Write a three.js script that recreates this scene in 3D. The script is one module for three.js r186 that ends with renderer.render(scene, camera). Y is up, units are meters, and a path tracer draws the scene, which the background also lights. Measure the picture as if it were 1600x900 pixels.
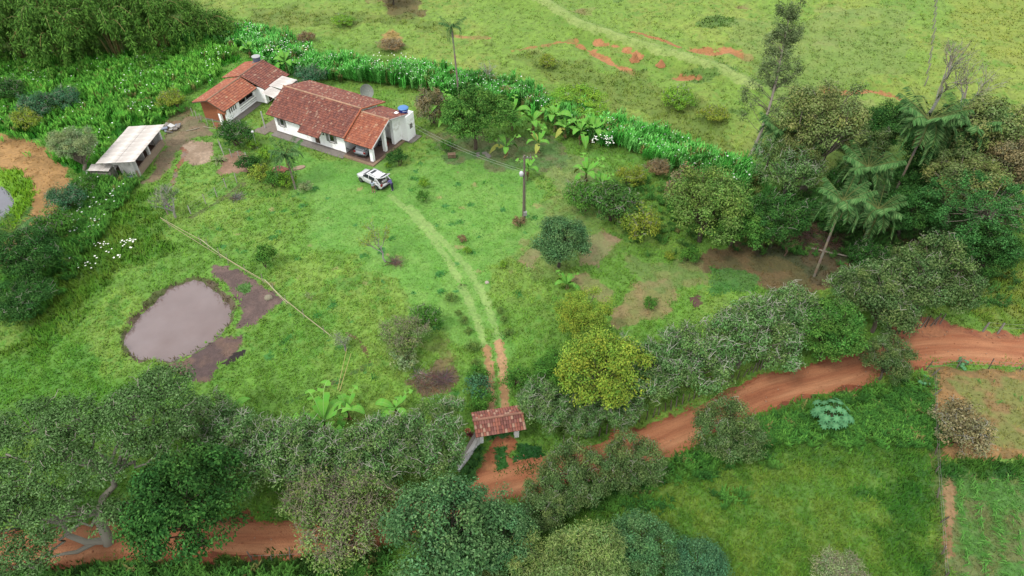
import * as THREE from 'three';
import { mergeGeometries } from 'three/addons/utils/BufferGeometryUtils.js';
import { MarchingCubes } from 'three/addons/objects/MarchingCubes.js';

// ---------------------------------------------------------------- camera, sky, sun, exposure
const scene = new THREE.Scene();
const camera = new THREE.PerspectiveCamera(45.24, 16 / 9, 0.5, 4000);
camera.position.set(0, 48, 0);
camera.rotation.x = -43 * Math.PI / 180;
scene.add(camera);

{ // overcast sky: brighter at the zenith than at the horizon
  const w = 64, h = 32, d = new Float32Array(w * h * 4);
  for (let j = 0; j < h; j++) for (let i = 0; i < w; i++) {
    const el = ((j + 0.5) / h - 0.5) * Math.PI, k = (j * w + i) * 4;
    const L = el > 0 ? 1.15 * (0.8 + 0.2 * Math.sin(el)) : 0.3;
    d[k] = L * 0.97; d[k + 1] = L * 1.0; d[k + 2] = L * 1.04; d[k + 3] = 1;
  }
  const t = new THREE.DataTexture(d, w, h, THREE.RGBAFormat, THREE.FloatType);
  t.mapping = THREE.EquirectangularReflectionMapping; t.magFilter = t.minFilter = THREE.LinearFilter; t.needsUpdate = true;
  scene.background = t; scene.environment = t;
}
const sun = new THREE.DirectionalLight(new THREE.Color(1, 0.96, 0.9), 1.5);
sun.position.set(-45, 90, -15); sun.target.position.set(0, 0, -60);
sun.castShadow = true; sun.shadow.radius = 20; sun.shadow.mapSize.set(2048, 2048);
Object.assign(sun.shadow.camera, { left: -120, right: 120, top: 120, bottom: -120, near: 1, far: 300 });
scene.add(sun, sun.target);
const renderer = new THREE.WebGLRenderer({ antialias: true });
renderer.toneMapping = THREE.LinearToneMapping;
renderer.toneMappingExposure = 1.85;
renderer.shadowMap.enabled = true;

// ---------------------------------------------------------------- helpers
function RNG(s) { let a = (s * 2654435761) >>> 0; return () => { a = (a + 0x6D2B79F5) | 0; let t = Math.imul(a ^ (a >>> 15), 1 | a); t = (t + Math.imul(t ^ (t >>> 7), 61 | t)) ^ t; return ((t ^ (t >>> 14)) >>> 0) / 4294967296; }; }
function hash(i, j, s) { let h = Math.imul(i, 374761393) + Math.imul(j, 668265263) + Math.imul(s, 1442695041) | 0; h = Math.imul(h ^ (h >>> 13), 1274126177); return ((h ^ (h >>> 16)) >>> 0) / 4294967296; }
function noise(x, y, s = 0) {
  const i = Math.floor(x), j = Math.floor(y); let u = x - i, v = y - j; u = u * u * (3 - 2 * u); v = v * v * (3 - 2 * v);
  const a = hash(i, j, s), b = hash(i + 1, j, s), c = hash(i, j + 1, s), d = hash(i + 1, j + 1, s);
  return a + (b - a) * u + (c - a) * v + (a - b - c + d) * u * v;
}
function fbm(x, y, s = 0, o = 3) { let t = 0, a = 0.5, n = 0; for (let k = 0; k < o; k++) { t += a * noise(x, y, s + k * 17); n += a; a *= 0.5; x *= 2.03; y *= 2.03; } return t / n; }
const lerp = (a, b, t) => a + (b - a) * t, clamp = (v, a = 0, b = 1) => Math.min(b, Math.max(a, v));
const sstep = (a, b, x) => { const t = clamp((x - a) / (b - a)); return t * t * (3 - 2 * t); };
const s2l = v => v <= 0.04045 ? v / 12.92 : Math.pow((v + 0.055) / 1.055, 2.4);
const l2s = v => v <= 0.0031308 ? v * 12.92 : 1.055 * Math.pow(v, 1 / 2.4) - 0.055;
const K = 2.2;                                                     // how much brighter than its base colour a level surface shows in this daylight
const alb = (r, g, b) => [s2l(r / 255) / K, s2l(g / 255) / K, s2l(b / 255) / K];
const col = (r, g, b) => new THREE.Color().setRGB(...alb(r, g, b));
const taken = {};
const numbered = n => { const k = taken[n] = (taken[n] ?? -1) + 1; return k ? n + '_' + String(k).padStart(3, '0') : n; };
function shade(o) { o.traverse(m => { if (m.isMesh) { m.castShadow = true; m.receiveShadow = true; } }); return o; }
function tag(o, label, category, group, kind) {
  if (label) o.userData.label = label; if (category) o.userData.category = category;
  if (group) o.userData.group = group; if (kind) o.userData.kind = kind; return o;
}
function thing(name, label, category, x = 0, y = 0, z = 0, turn = 0, group) {
  const o = new THREE.Group(); o.name = numbered(name); o.position.set(x, y, z); o.rotation.y = turn;
  tag(o, label, category, group); scene.add(o); return o;
}
function part(name, geo, mat, parent) { const m = new THREE.Mesh(geo, mat); m.name = name; parent.add(m); m.castShadow = m.receiveShadow = true; return m; }
function structure(name, geo, mat, label) { const m = part(numbered(name), geo, mat, scene); tag(m, label, null, null, 'structure'); return m; }
function copyOf(proto, name) { const c = proto.clone(); c.name = numbered(name); scene.add(c); return shade(c); }

class MB { // triangles with a colour per vertex
  constructor() { this.p = []; this.c = []; this.n = []; this.i = []; }
  v(x, y, z, c, nx = 0, ny = 0, nz = 0) { this.p.push(x, y, z); this.c.push(c[0], c[1], c[2]); this.n.push(nx, ny, nz); return this.p.length / 3 - 1; }
  geo(flat = true) {
    const g = new THREE.BufferGeometry();
    g.setAttribute('position', new THREE.Float32BufferAttribute(this.p, 3));
    g.setAttribute('color', new THREE.Float32BufferAttribute(this.c, 3));
    g.setIndex(this.i);
    g.computeVertexNormals();
    return g;
  }
  leaf(px, py, pz, ax, ay, az, nx, ny, nz, L, Wd, c, fold = 0) { // rhombic leaf: axis a, normal n
    const sx = ay * nz - az * ny, sy = az * nx - ax * nz, sz = ax * ny - ay * nx, m = 0.45 * L, h = Wd / 2, f = fold * Wd;
    const b = this.v(px, py, pz, c), l = this.v(px + ax * m + sx * h + nx * f, py + ay * m + sy * h + ny * f, pz + az * m + sz * h + nz * f, c);
    const t = this.v(px + ax * L, py + ay * L, pz + az * L, c), r = this.v(px + ax * m - sx * h + nx * f, py + ay * m - sy * h + ny * f, pz + az * m - sz * h + nz * f, c);
    this.i.push(b, l, t, b, t, r);
  }
  tube(pts, r0, r1, c, sides = 5, cap = false) { // tapered tube through points
    const n = pts.length; let prev = null;
    for (let k = 0; k < n; k++) {
      const a = pts[Math.max(0, k - 1)], b = pts[Math.min(n - 1, k + 1)];
      let dx = b[0] - a[0], dy = b[1] - a[1], dz = b[2] - a[2]; const l = Math.hypot(dx, dy, dz) || 1; dx /= l; dy /= l; dz /= l;
      let ux = Math.abs(dy) < 0.9 ? -dz : 1, uy = Math.abs(dy) < 0.9 ? 0 : -dx, uz = Math.abs(dy) < 0.9 ? dx : 0;
      const q = ux * dx + uy * dy + uz * dz; ux -= q * dx; uy -= q * dy; uz -= q * dz; const ul = Math.hypot(ux, uy, uz); ux /= ul; uy /= ul; uz /= ul;
      const wx = dy * uz - dz * uy, wy = dz * ux - dx * uz, wz = dx * uy - dy * ux, r = lerp(r0, r1, k / (n - 1)), ring = [];
      for (let s = 0; s < sides; s++) { const t = s / sides * Math.PI * 2, cs = Math.cos(t) * r, sn = Math.sin(t) * r; ring.push(this.v(pts[k][0] + ux * cs + wx * sn, pts[k][1] + uy * cs + wy * sn, pts[k][2] + uz * cs + wz * sn, c)); }
      if (prev) for (let s = 0; s < sides; s++) { const s2 = (s + 1) % sides; this.i.push(prev[s], ring[s], ring[s2], prev[s], ring[s2], prev[s2]); }
      else if (cap) for (let s = 1; s < sides - 1; s++) this.i.push(ring[0], ring[s], ring[s + 1]);
      prev = ring;
    }
    if (cap) for (let s = 1; s < sides - 1; s++) this.i.push(prev[0], prev[s + 1], prev[s]);
  }
}
function boxUV(g, scale = 1) { // uv in metres on the face the normal points along
  if (g.index) g = g.toNonIndexed(); g.computeVertexNormals();
  const p = g.attributes.position, n = g.attributes.normal, uv = new Float32Array(p.count * 2);
  for (let i = 0; i < p.count; i++) {
    const ax = Math.abs(n.getX(i)), ay = Math.abs(n.getY(i)), az = Math.abs(n.getZ(i));
    const [u, v] = ay >= ax && ay >= az ? [p.getX(i), p.getZ(i)] : ax >= az ? [p.getZ(i), p.getY(i)] : [p.getX(i), p.getY(i)];
    uv[2 * i] = u * scale; uv[2 * i + 1] = v * scale;
  }
  g.setAttribute('uv', new THREE.BufferAttribute(uv, 2)); return g;
}
function box(w, h, d, x, y, z, ry = 0) { const g = new THREE.BoxGeometry(w, h, d); if (ry) g.rotateY(ry); g.translate(x, y, z); return boxUV(g); }
function slab(x0, x1, y0, y1, z0, z1) { return box(x1 - x0, y1 - y0, z1 - z0, (x0 + x1) / 2, (y0 + y1) / 2, (z0 + z1) / 2); }
const join = gs => mergeGeometries(gs.map(g => { g = g.index ? g.toNonIndexed() : g; for (const k of Object.keys(g.attributes)) if (!['position', 'normal', 'uv'].includes(k)) g.deleteAttribute(k); if (!g.attributes.uv) boxUV(g); return g; }));
function prism(pts, depth) { // polygon in x,y pushed along -z
  const s = new THREE.Shape(pts.map(p => new THREE.Vector2(p[0], p[1]))); const g = new THREE.ExtrudeGeometry(s, { depth, bevelEnabled: false }); g.translate(0, 0, -depth); return boxUV(g);
}
function wallWith(pts, holes, thick) { // wall in the x,y plane, front face at z = 0, with openings [x0, x1, y0, y1]
  const s = new THREE.Shape(pts.map(p => new THREE.Vector2(p[0], p[1])));
  for (const [a, b, c, d] of holes) s.holes.push(new THREE.Path([[a, c], [a, d], [b, d], [b, c]].map(p => new THREE.Vector2(...p))));
  const g = new THREE.ExtrudeGeometry(s, { depth: thick, bevelEnabled: false }); g.translate(0, 0, -thick); return boxUV(g);
}
function tex(w, h, f, srgb = true) {
  const d = new Uint8Array(w * h * 4);
  for (let j = 0; j < h; j++) for (let i = 0; i < w; i++) { const c = f(i / w, j / h, i, j), k = (j * w + i) * 4; for (let q = 0; q < 3; q++) d[k + q] = clamp(Math.round(c[q]), 0, 255); d[k + 3] = 255; }
  const t = new THREE.DataTexture(d, w, h); t.wrapS = t.wrapT = THREE.RepeatWrapping; t.magFilter = THREE.LinearFilter; t.minFilter = THREE.LinearMipmapLinearFilter; t.generateMipmaps = true;
  if (srgb) t.colorSpace = THREE.SRGBColorSpace; t.needsUpdate = true; return t;
}
// noise that tiles over a period of n cells
function tnoise(x, y, n, s) { const i = Math.floor(x), j = Math.floor(y); let u = x - i, v = y - j; u = u * u * (3 - 2 * u); v = v * v * (3 - 2 * v); const m = q => ((q % n) + n) % n;
  const a = hash(m(i), m(j), s), b = hash(m(i + 1), m(j), s), c = hash(m(i), m(j + 1), s), d = hash(m(i + 1), m(j + 1), s); return a + (b - a) * u + (c - a) * v + (a - b - c + d) * u * v; }
function tfbm(u, v, n, s, o = 4) { let t = 0, a = 0.5, w = 0; for (let k = 0; k < o; k++) { t += a * tnoise(u * n, v * n, n, s + k); w += a; a *= 0.55; n *= 2; } return t / w; }
const leafMat = new THREE.MeshPhysicalMaterial({ vertexColors: true, roughness: 0.85, side: THREE.DoubleSide, specularIntensity: 0.2 });
const barkMat = new THREE.MeshStandardMaterial({ vertexColors: true, roughness: 0.95, side: THREE.DoubleSide });
const plain = (r, g, b, rough = 0.85, extra = {}) => new THREE.MeshStandardMaterial({ color: col(r, g, b), roughness: rough, ...extra });
const grainTex = tex(256, 256, (u, v) => { const t = 205 + 50 * tfbm(u, v, 8, 3, 5); return [t, t, t]; });
const grained = (r, g, b, rough = 0.9, rep = 0.5) => { const t = grainTex.clone(); t.repeat.set(rep, rep); t.needsUpdate = true; return new THREE.MeshStandardMaterial({ color: col(r, g, b), roughness: rough, map: t }); };

// ---------------------------------------------------------------- terrain
const HA = [-45.781, -116.204], HN = [0.50044, -0.86577];
const hillD = (x, z) => (x - HA[0]) * HN[0] + (z - HA[1]) * HN[1] - 3;
const poly = a => { const r = []; for (let i = 0; i < a.length; i += 2) r.push([a[i], a[i + 1]]); return r; };
function sdPoly(P, x, z) { // signed distance, negative inside
  let d = 1e9, s = 1;
  for (let i = 0, j = P.length - 1; i < P.length; j = i++) {
    const ex = P[j][0] - P[i][0], ez = P[j][1] - P[i][1], wx = x - P[i][0], wz = z - P[i][1], t = clamp((wx * ex + wz * ez) / (ex * ex + ez * ez));
    d = Math.min(d, (wx - ex * t) ** 2 + (wz - ez * t) ** 2);
    const c1 = z >= P[i][1], c2 = z < P[j][1], c3 = ex * wz > ez * wx; if ((c1 && c2 && c3) || (!c1 && !c2 && !c3)) s = -s;
  }
  return s * Math.sqrt(d);
}
function sdLine(P, x, z) { // distance to an open line
  let d = 1e9; for (let i = 0; i + 1 < P.length; i++) { const ex = P[i + 1][0] - P[i][0], ez = P[i + 1][1] - P[i][1], wx = x - P[i][0], wz = z - P[i][1], t = clamp((wx * ex + wz * ez) / (ex * ex + ez * ez)); d = Math.min(d, (wx - ex * t) ** 2 + (wz - ez * t) ** 2); }
  return Math.sqrt(d);
}
function smooth(P, n) { const c = new THREE.CatmullRomCurve3(P.map(p => new THREE.Vector3(p[0], 0, p[1]))); return c.getSpacedPoints(n).map(v => [v.x, v.z]); }
const roadLine = smooth(poly([64.63,-42.0, 56.22,-42.62, 47.6,-43.1, 41.88,-43.58, 38.15,-43.26, 34.08,-42.0, 29.44,-40.47, 25.04,-39.29, 20.63,-37.58, 16.28,-35.4, 13.33,-33.96, 10.49,-32.71, 7.23,-31.49, 3.06,-30.54, -0.5,-29.5, -3.95,-28.16, -7.7,-26.34, -11.39,-25.31, -15.08,-24.81, -18.82,-24.71, -22.61,-24.81, -26.38,-24.81, -30.02,-24.51, -33.58,-24.12, -37.1,-23.73, -43.63,-23.06]), 220);
const pondPoly = smooth(poly([-32.98,-53.03, -31.2,-52.44, -29.23,-50.53, -27.85,-49.14, -27.37,-47.53, -27.68,-45.47, -28.87,-43.5, -30.57,-42.23, -32.87,-41.77, -34.82,-42.23, -36.28,-43.5, -36.93,-45.22, -36.67,-47.8, -35.9,-50.25, -34.65,-52.15, -32.98,-53.03]), 60);
const pond2Poly = poly([-68.24,-72.42, -62.35,-70.33, -60.47,-68.85, -58.95,-67.14, -58.4,-65.24, -58.22,-63.51, -60.23,-58.66]);
const ridgeLine = poly([-4.53,-124.87, 5.47,-119.44, 10.46,-111.71, 16.25,-107.08, 23.48,-101.42, 30.26,-96.49, 34.7,-91.44]);
const ditchLine = poly([-32.62,-69.92, -34.36,-66.75, -36.58,-63.27]);
const scarps = [[28.1,-103.01, 30.75,-101.61, 33.3,-102.36, 35.41,-99.63], [10.66,-106.63, 12.52,-104.53, 14.27,-101.77, 16.32,-99.76, 18.21,-97.81], [13.19,-106.7, 17.02,-104.74, 19.65,-101.87], [44.42,-91.02, 47.66,-90.04, 50.49,-90.65, 54.09,-88.41], [24.59,-96.1, 27.74,-95.43]].map(poly);
const PONDY = -0.38;
function H(x, z) {
  const d = hillD(x, z), t = Math.max(0, d), hk = sstep(0, 25, d);
  let y = 0.16 * t * t / (t + 12);
  y += (fbm(x / 14, z / 14, 5, 2) - 0.5) * lerp(0.22, 0.9, hk) * (1 - 0.85 * sstep(13, 7, Math.hypot((x + 25) * 0.75, z + 80)));
  if (d > 0) {
    y += hk * 0.45 * (fbm(x / 6, z / 4, 9, 2) - 0.5);
    const r = sdLine(ridgeLine, x, z); if (r < 6) y += 1.0 * Math.exp(-r * r / 4) * hk;
    for (const s of scarps) { const q = sdLine(s, x, z); if (q < 3) y -= 0.55 * Math.exp(-q * q / 1.4); }
  }
  if (z > -80) {
    const r = sdLine(roadLine, x, z); if (r < 5) y -= 0.45 * (1 - sstep(1.9, 3.4, r + (noise(x, z, 3) - 0.5) * 0.5));
    if (x < -15) { const q = sdPoly(pondPoly, x, z) + (fbm(x / 1.2, z / 1.2, 31, 3) - 0.5) * 0.9; if (q < 3) { y = lerp(y, 0, 1 - sstep(0.5, 3, q)); y -= 0.95 * (1 - sstep(-0.55, 0.15, q)); } }
  }
  if (x < -50 && z > -90) { const q = sdPoly(pond2Poly, x, z); if (q < 4) { y = lerp(y, 0, 1 - sstep(1, 4, q)); y -= 0.9 * (1 - sstep(-0.8, 0.4, q)); } }
  return y;
}
// what the ground is made of: colours in a map, with how dense and tall the grass stands
const X0 = -120, X1 = 120, Z0 = -170, Z1 = 10, TW = 2048, TH = 2048;
const cm = new Float32Array(TW * TH * 3), dens = new Uint8Array(TW * TH), tall = new Uint8Array(TW * TH);
const pix = (x, z) => { const i = clamp(Math.floor((x - X0) / (X1 - X0) * TW), 0, TW - 1), j = clamp(Math.floor((z - Z0) / (Z1 - Z0) * TH), 0, TH - 1); return j * TW + i; };
{
  // three broad kinds of sward: lawn, hill pasture, meadow below the road; boundaries are ragged
  const hillA = [130, 164, 62], hillB = [150, 170, 72], hillC = [108, 148, 52], lawnA = [112, 160, 56], lawnB = [138, 174, 70], lawnC = [90, 146, 50], lowA = [62, 112, 36], lowB = [98, 128, 40], lowC = [46, 92, 32];
  for (let j = 0; j < TH; j++) for (let i = 0; i < TW; i++) {
    const x = X0 + (i + 0.5) / TW * (X1 - X0), z = Z0 + (j + 0.5) / TH * (Z1 - Z0), k = j * TW + i;
    const n1 = fbm(x / 11, z / 11, 1, 3), n2 = fbm(x / 2.6, z / 2.6, 2, 3), n3 = noise(x * 2.2, z * 2.2, 3), n4 = noise(x * 6, z * 6, 4);
    const hk = sstep(-2, 3, hillD(x, z) + (n2 - 0.5) * 5);
    const a = sstep(0.42, 0.62, n1 * 0.6 + n2 * 0.4), b = sstep(0.55, 0.72, n2 * 0.7 + n3 * 0.3), sp = 0.84 + 0.2 * n3 + 0.14 * n4;
    for (let q = 0; q < 3; q++) {
      let L = lerp(lawnA[q], lawnB[q], a); L = lerp(L, lawnC[q], b * 0.7);
      let M = lerp(hillA[q], hillB[q], a); M = lerp(M, hillC[q], b * 0.8);
      cm[k * 3 + q] = lerp(L, M, hk) * sp;
    }
    dens[k] = lerp(190, 70, hk); tall[k] = lerp(30, 27, hk);
  }
  // patches: [outline, colour, second colour, ragged edge m, opacity, grass density, grass height cm]
  function patch(P, c1, c2, edge, op, dn, tl, seed = 1, open = 0) {
    let a = 1e9, b = -1e9, c = 1e9, d = -1e9; for (const p of P) { a = Math.min(a, p[0]); b = Math.max(b, p[0]); c = Math.min(c, p[1]); d = Math.max(d, p[1]); }
    const m = edge + open + 1, i0 = clamp(Math.floor((a - m - X0) / (X1 - X0) * TW), 0, TW - 1), i1 = clamp(Math.ceil((b + m - X0) / (X1 - X0) * TW), 0, TW - 1), j0 = clamp(Math.floor((c - m - Z0) / (Z1 - Z0) * TH), 0, TH - 1), j1 = clamp(Math.ceil((d + m - Z0) / (Z1 - Z0) * TH), 0, TH - 1);
    for (let j = j0; j <= j1; j++) for (let i = i0; i <= i1; i++) {
      const x = X0 + (i + 0.5) / TW * (X1 - X0), z = Z0 + (j + 0.5) / TH * (Z1 - Z0), k = j * TW + i;
      const s = open ? sdLine(P, x, z) - open : sdPoly(P, x, z); if (s > edge + 0.3) continue;
      const n = fbm(x / (0.6 + edge), z / (0.6 + edge), seed, 4), nf = noise(x * 5, z * 5, seed + 7);
      const w = op * sstep(0.12, -0.12, (s + (n - 0.5) * edge * 2.4 + (nf - 0.5) * 0.3) / Math.max(edge, 0.25)); if (w <= 0) continue;
      const t = sstep(0.35, 0.65, fbm(x / 1.3, z / 1.3, seed + 3, 3)), sp = 0.86 + 0.16 * nf + 0.12 * noise(x * 9, z * 9, seed);
      for (let q = 0; q < 3; q++) cm[k * 3 + q] = lerp(cm[k * 3 + q], lerp(c1[q], c2[q], t) * sp, w);
      if (dn >= 0) dens[k] = lerp(dens[k], dn, w); if (tl >= 0) tall[k] = lerp(tall[k], tl, w);
    }
  }
  const R = (...a) => poly(a);
  // meadow below the road
  patch(R(1.0,-28.82, 10.28,-31.13, 17.51,-33.58, 24.67,-36.2, 30.63,-39.0, 37.52,-40.47, 34.17,-31.13, 29.46,-18.29, -4.27,-18.29), [76, 126, 42], [96, 138, 46], 1.5, 1, 210, 45, 11);
  patch(R(10.08,-29.67, 17.99,-31.13, 26.31,-32.95, 32.38,-31.13, 30.98,-25.62, 27.33,-18.29, 8.54,-18.29, 7.46,-24.12), [136, 162, 58], [104, 150, 48], 4.5, 0.6, 200, 32, 12);
  patch(R(20.83,-36.2, 31.2,-39.0, 37.19,-39.73, 34.1,-32.95, 26.31,-32.95, 21.05,-32.95), [62, 116, 40], [78, 130, 44], 3, 0.7, 230, 60, 13);
  patch(R(27.11,-29.39, 32.38,-29.96, 29.5,-21.75, 25.67,-21.75), [48, 110, 34], [70, 122, 34], 2, 0.6, 220, 60, 14);
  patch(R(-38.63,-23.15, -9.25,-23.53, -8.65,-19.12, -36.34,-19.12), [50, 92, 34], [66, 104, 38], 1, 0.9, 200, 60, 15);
  // maize field and the dry plot
  patch(R(37.96,-41.08, 57.82,-40.62, 53.88,-31.01, 33.91,-30.89), [176, 136, 84], [150, 122, 72], 0.8, 1, 30, 30, 21);
  patch(R(39.7,-39.0, 56.72,-39.0, 53.77,-32.34, 38.63,-32.34), [132, 148, 72], [160, 132, 84], 2.2, 0.75, 80, 26, 22);
  patch(R(34.17,-31.01, 54.13,-31.37, 53.43,-29.67, 33.59,-29.5), [60, 112, 42], [80, 128, 46], 0.5, 1, 220, 70, 23);
  patch(R(33.69,-29.5, 53.55,-29.84, 49.75,-19.12, 29.85,-19.12), [92, 142, 60], [120, 130, 74], 0.6, 1, 150, 22, 24);
  patch(R(34.24,-29.39, 33.18,-26.65, 31.18,-23.15, 30.36,-21.75, 29.76,-19.12), [178, 136, 98], [158, 116, 80], 0.5, 0.9, 10, 20, 25, 0.28);
  patch(R(37.98,-40.47, 34.02,-31.13, 30.27,-21.75, 29.24,-19.12), [108, 124, 58], [92, 118, 48], 0.5, 0.8, 120, 45, 26, 0.3);
  // verge above the road, past the woods
  patch(R(47.39,-52.44, 56.23,-56.5, 63.81,-54.43, 58.16,-45.64, 44.2,-45.89), [118, 152, 54], [138, 152, 60], 1.2, 0.9, 190, 55, 27);
  // road margins: bare red soil
  patch(roadLine, [170, 100, 62], [150, 84, 52], 1.1, 1, 16, 12, 31, 1.6);
  patch(R(36.77,-46.49, 39.81,-47.1, 43.13,-46.23, 48.84,-45.39, 54.74,-45.05, 53.6,-43.18, 35.13,-43.18), [178, 118, 80], [160, 96, 66], 0.7, 1, 0, 10, 32);
  patch(R(-3.26,-29.27, -2.58,-31.43, -1.79,-32.95, -2.12,-33.46, 0.0,-33.84, 0.32,-32.95, 0.0,-30.54, 1.51,-29.67, 2.97,-28.27, -2.47,-28.27), [188, 128, 84], [168, 100, 62], 0.5, 1, 0, 8, 33);
  patch(R(-1.21,-29.96, -1.36,-32.34, -0.52,-32.46, -0.41,-30.54), [48, 110, 40], [58, 118, 44], 0.25, 1, 230, 28, 34);
  patch(R(0.1,-30.25, 0.32,-32.95, 2.62,-32.64, 2.54,-30.25), [40, 98, 38], [50, 108, 40], 0.3, 1, 230, 28, 35);
  patch(R(-2.11,-33.2, -2.03,-33.96, 0.0,-34.22, 0.0,-33.58), [56, 116, 44], [64, 122, 46], 0.25, 1, 220, 26, 36);
  // woodland floor of dead leaves
  patch(R(19.34,-55.45, 22.17,-57.57, 28.01,-58.66, 34.69,-59.78, 37.71,-56.5, 33.89,-51.47, 29.39,-49.6, 25.29,-51.0, 19.95,-53.42), [124, 96, 64], [104, 92, 56], 1.6, 0.9, 40, 18, 41);
  patch(R(32.93,-68.32, 55.88,-73.95, 57.53,-64.3, 48.22,-51.47, 33.87,-49.6, 27.43,-56.5), [74, 84, 46], [96, 84, 54], 2, 0.9, 60, 40, 42);
  patch(R(20.96,-54.43, 25.39,-53.92, 24.64,-51.0, 20.09,-50.34), [78, 138, 54], [92, 140, 60], 0.5, 0.95, 220, 20, 43);
  patch(R(17.85,-50.06, 18.71,-50.53, 18.95,-49.14, 18.06,-48.51), [124, 92, 80], [108, 78, 66], 0.2, 1, 0, 8, 44);
  // bare patches round the dark tree
  patch(R(1.03,-57.03, 2.44,-58.11, 3.09,-56.5, 2.55,-54.43, 1.01,-54.63), [182, 150, 116], [164, 136, 98], 0.7, 0.9, 20, 10, 51);
  patch(R(8.12,-59.55, 10.02,-60.92, 11.62,-59.22, 10.34,-57.03, 9.14,-55.25, 7.09,-54.94), [186, 158, 124], [166, 142, 104], 0.7, 0.9, 20, 10, 52);
  patch(R(6.01,-53.92, 9.26,-52.93, 10.38,-51.0, 9.13,-48.24, 8.31,-49.6, 6.52,-51.47), [176, 150, 112], [150, 148, 92], 0.9, 0.8, 60, 12, 53);
  patch(R(9.72,-47.8, 11.59,-50.34, 13.82,-52.44, 16.59,-53.22, 16.61,-49.6, 13.66,-46.92, 11.33,-45.64, 9.79,-45.64), [176, 142, 106], [150, 142, 88], 1.4, 0.8, 60, 12, 54);
  patch(R(12.69,-56.5, 19.2,-56.5, 19.75,-52.44, 13.03,-51.47), [150, 146, 92], [120, 146, 74], 1.8, 0.7, 110, 14, 55);
  patch(R(-1.42,-59.78, 7.84,-71.02, 11.84,-64.49, 10.97,-56.5, 1.99,-53.42), [128, 164, 84], [150, 152, 96], 3, 0.45, 150, 14, 56);
  patch(R(4.12,-76.83, 8.23,-76.83, 12.4,-69.65, 11.97,-65.74, 6.13,-68.32), [150, 156, 100], [128, 146, 84], 2, 0.6, 120, 16, 57);
  // yard: short, bright turf
  patch(R(-25.39,-72.42, -13.17,-76.83, -3.29,-76.83, 3.83,-68.32, 2.1,-58.66, -2.61,-51.47, -2.39,-43.58, -5.98,-43.58, -13.16,-52.44, -23.15,-62.08), [130, 182, 80], [112, 172, 66], 4, 0.8, 170, 10, 61);
  patch(R(-31.89,-79.16, -22.91,-76.07, -18.36,-73.13, -18.38,-68.32, -24.5,-68.32, -29.36,-72.42), [110, 176, 66], [120, 180, 72], 3, 0.6, 170, 10, 62);
  patch(R(-12.06,-82.41, 5.1,-80.76, 8.13,-75.32, 3.17,-72.42, -8.13,-75.32), [92, 130, 66], [120, 118, 80], 2, 0.75, 120, 16, 63);
  // darker weed clumps dotted through the turf, and drier blotches
  { const q = RNG(77), yard = R(-36.18,-62.08, -24.79,-69.65, -13.01,-75.32, 4.59,-68.32, 2.69,-54.43, -1.76,-42.0, -5.48,-36.2, -13.38,-37.58, -22.33,-42.0, -28.21,-54.43); let n = 0; while (n < 120) { const x = lerp(-35, 8, q()), z = lerp(-78, -36, q()); if (sdPoly(yard, x, z) > 0) continue; n++; const r = 0.18 + 0.4 * q() * q(), dry = q() < 0.2, p = []; for (let k = 0; k < 8; k++) p.push([x + Math.cos(k * 0.785) * r * (0.7 + 0.6 * q()), z + Math.sin(k * 0.785) * r * (0.7 + 0.6 * q())]); patch(p, dry ? [176, 168, 104] : [62, 136, 56], dry ? [150, 160, 90] : [78, 146, 58], 0.25, 0.85, dry ? 120 : 255, dry ? 14 : 34, 200 + n); } }
  { const q = RNG(78); for (let n = 0; n < 110; n++) { const x = lerp(-50, 100, q()), z = lerp(-155, -80, q()), d = hillD(x, z); if (d < 4) continue; const r = 0.6 + 2.4 * q() * q(), t = q(), p = []; for (let k = 0; k < 9; k++) p.push([x + Math.cos(k * 0.698) * r * 1.7 * (0.6 + 0.8 * q()), z + Math.sin(k * 0.698) * r * (0.6 + 0.8 * q())]); patch(p, t < 0.35 ? [104, 142, 60] : t < 0.6 ? [176, 164, 104] : t < 0.8 ? [160, 176, 96] : [150, 128, 84], t < 0.35 ? [92, 130, 54] : [148, 160, 82], 0.9, 0.7, t < 0.35 ? 240 : 130, t < 0.35 ? 50 : 22, 400 + n); } }
  // wheel tracks of the drive
  const tl = R(-1.8,-35.86, -1.86,-38.28, -2.04,-41.23, -2.38,-43.18, -3.2,-46.06, -4.29,-49.78, -6.41,-54.94, -9.08,-60.0, -11.81,-64.25, -14.45,-67.53), tr = R(-0.66,-35.86, -0.67,-38.28, -0.94,-41.61, -1.2,-43.98, -1.73,-46.49, -2.77,-50.25, -4.34,-53.92, -6.58,-57.57, -9.21,-61.5, -11.95,-65.49);
  patch(tl, [160, 192, 104], [146, 184, 94], 0.16, 0.95, 40, 5, 71, 0.4); patch(tr, [160, 192, 104], [146, 184, 94], 0.16, 0.95, 40, 5, 72, 0.4);
  patch(tl.slice(0, 4), [200, 158, 112], [180, 140, 92], 0.18, 1, 0, 5, 73, 0.42); patch(tr.slice(0, 4), [204, 162, 116], [186, 144, 98], 0.18, 1, 0, 5, 74, 0.42);
  // yard of the open barn and the kitchen garden
  patch(R(-47.58,-85.84, -44.64,-87.08, -41.01,-84.1, -40.21,-81.58, -42.5,-80.76, -42.96,-76.07, -43.64,-70.33, -44.81,-70.33, -45.31,-78.69), [136, 124, 92], [150, 126, 100], 1, 0.95, 40, 12, 81);
  patch(R(-43.3,-78.69, -42.34,-80.28, -39.34,-79.64, -38.12,-75.02, -39.52,-73.85, -41.86,-75.02), [192, 166, 140], [172, 146, 120], 0.5, 1, 0, 8, 82);
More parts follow.
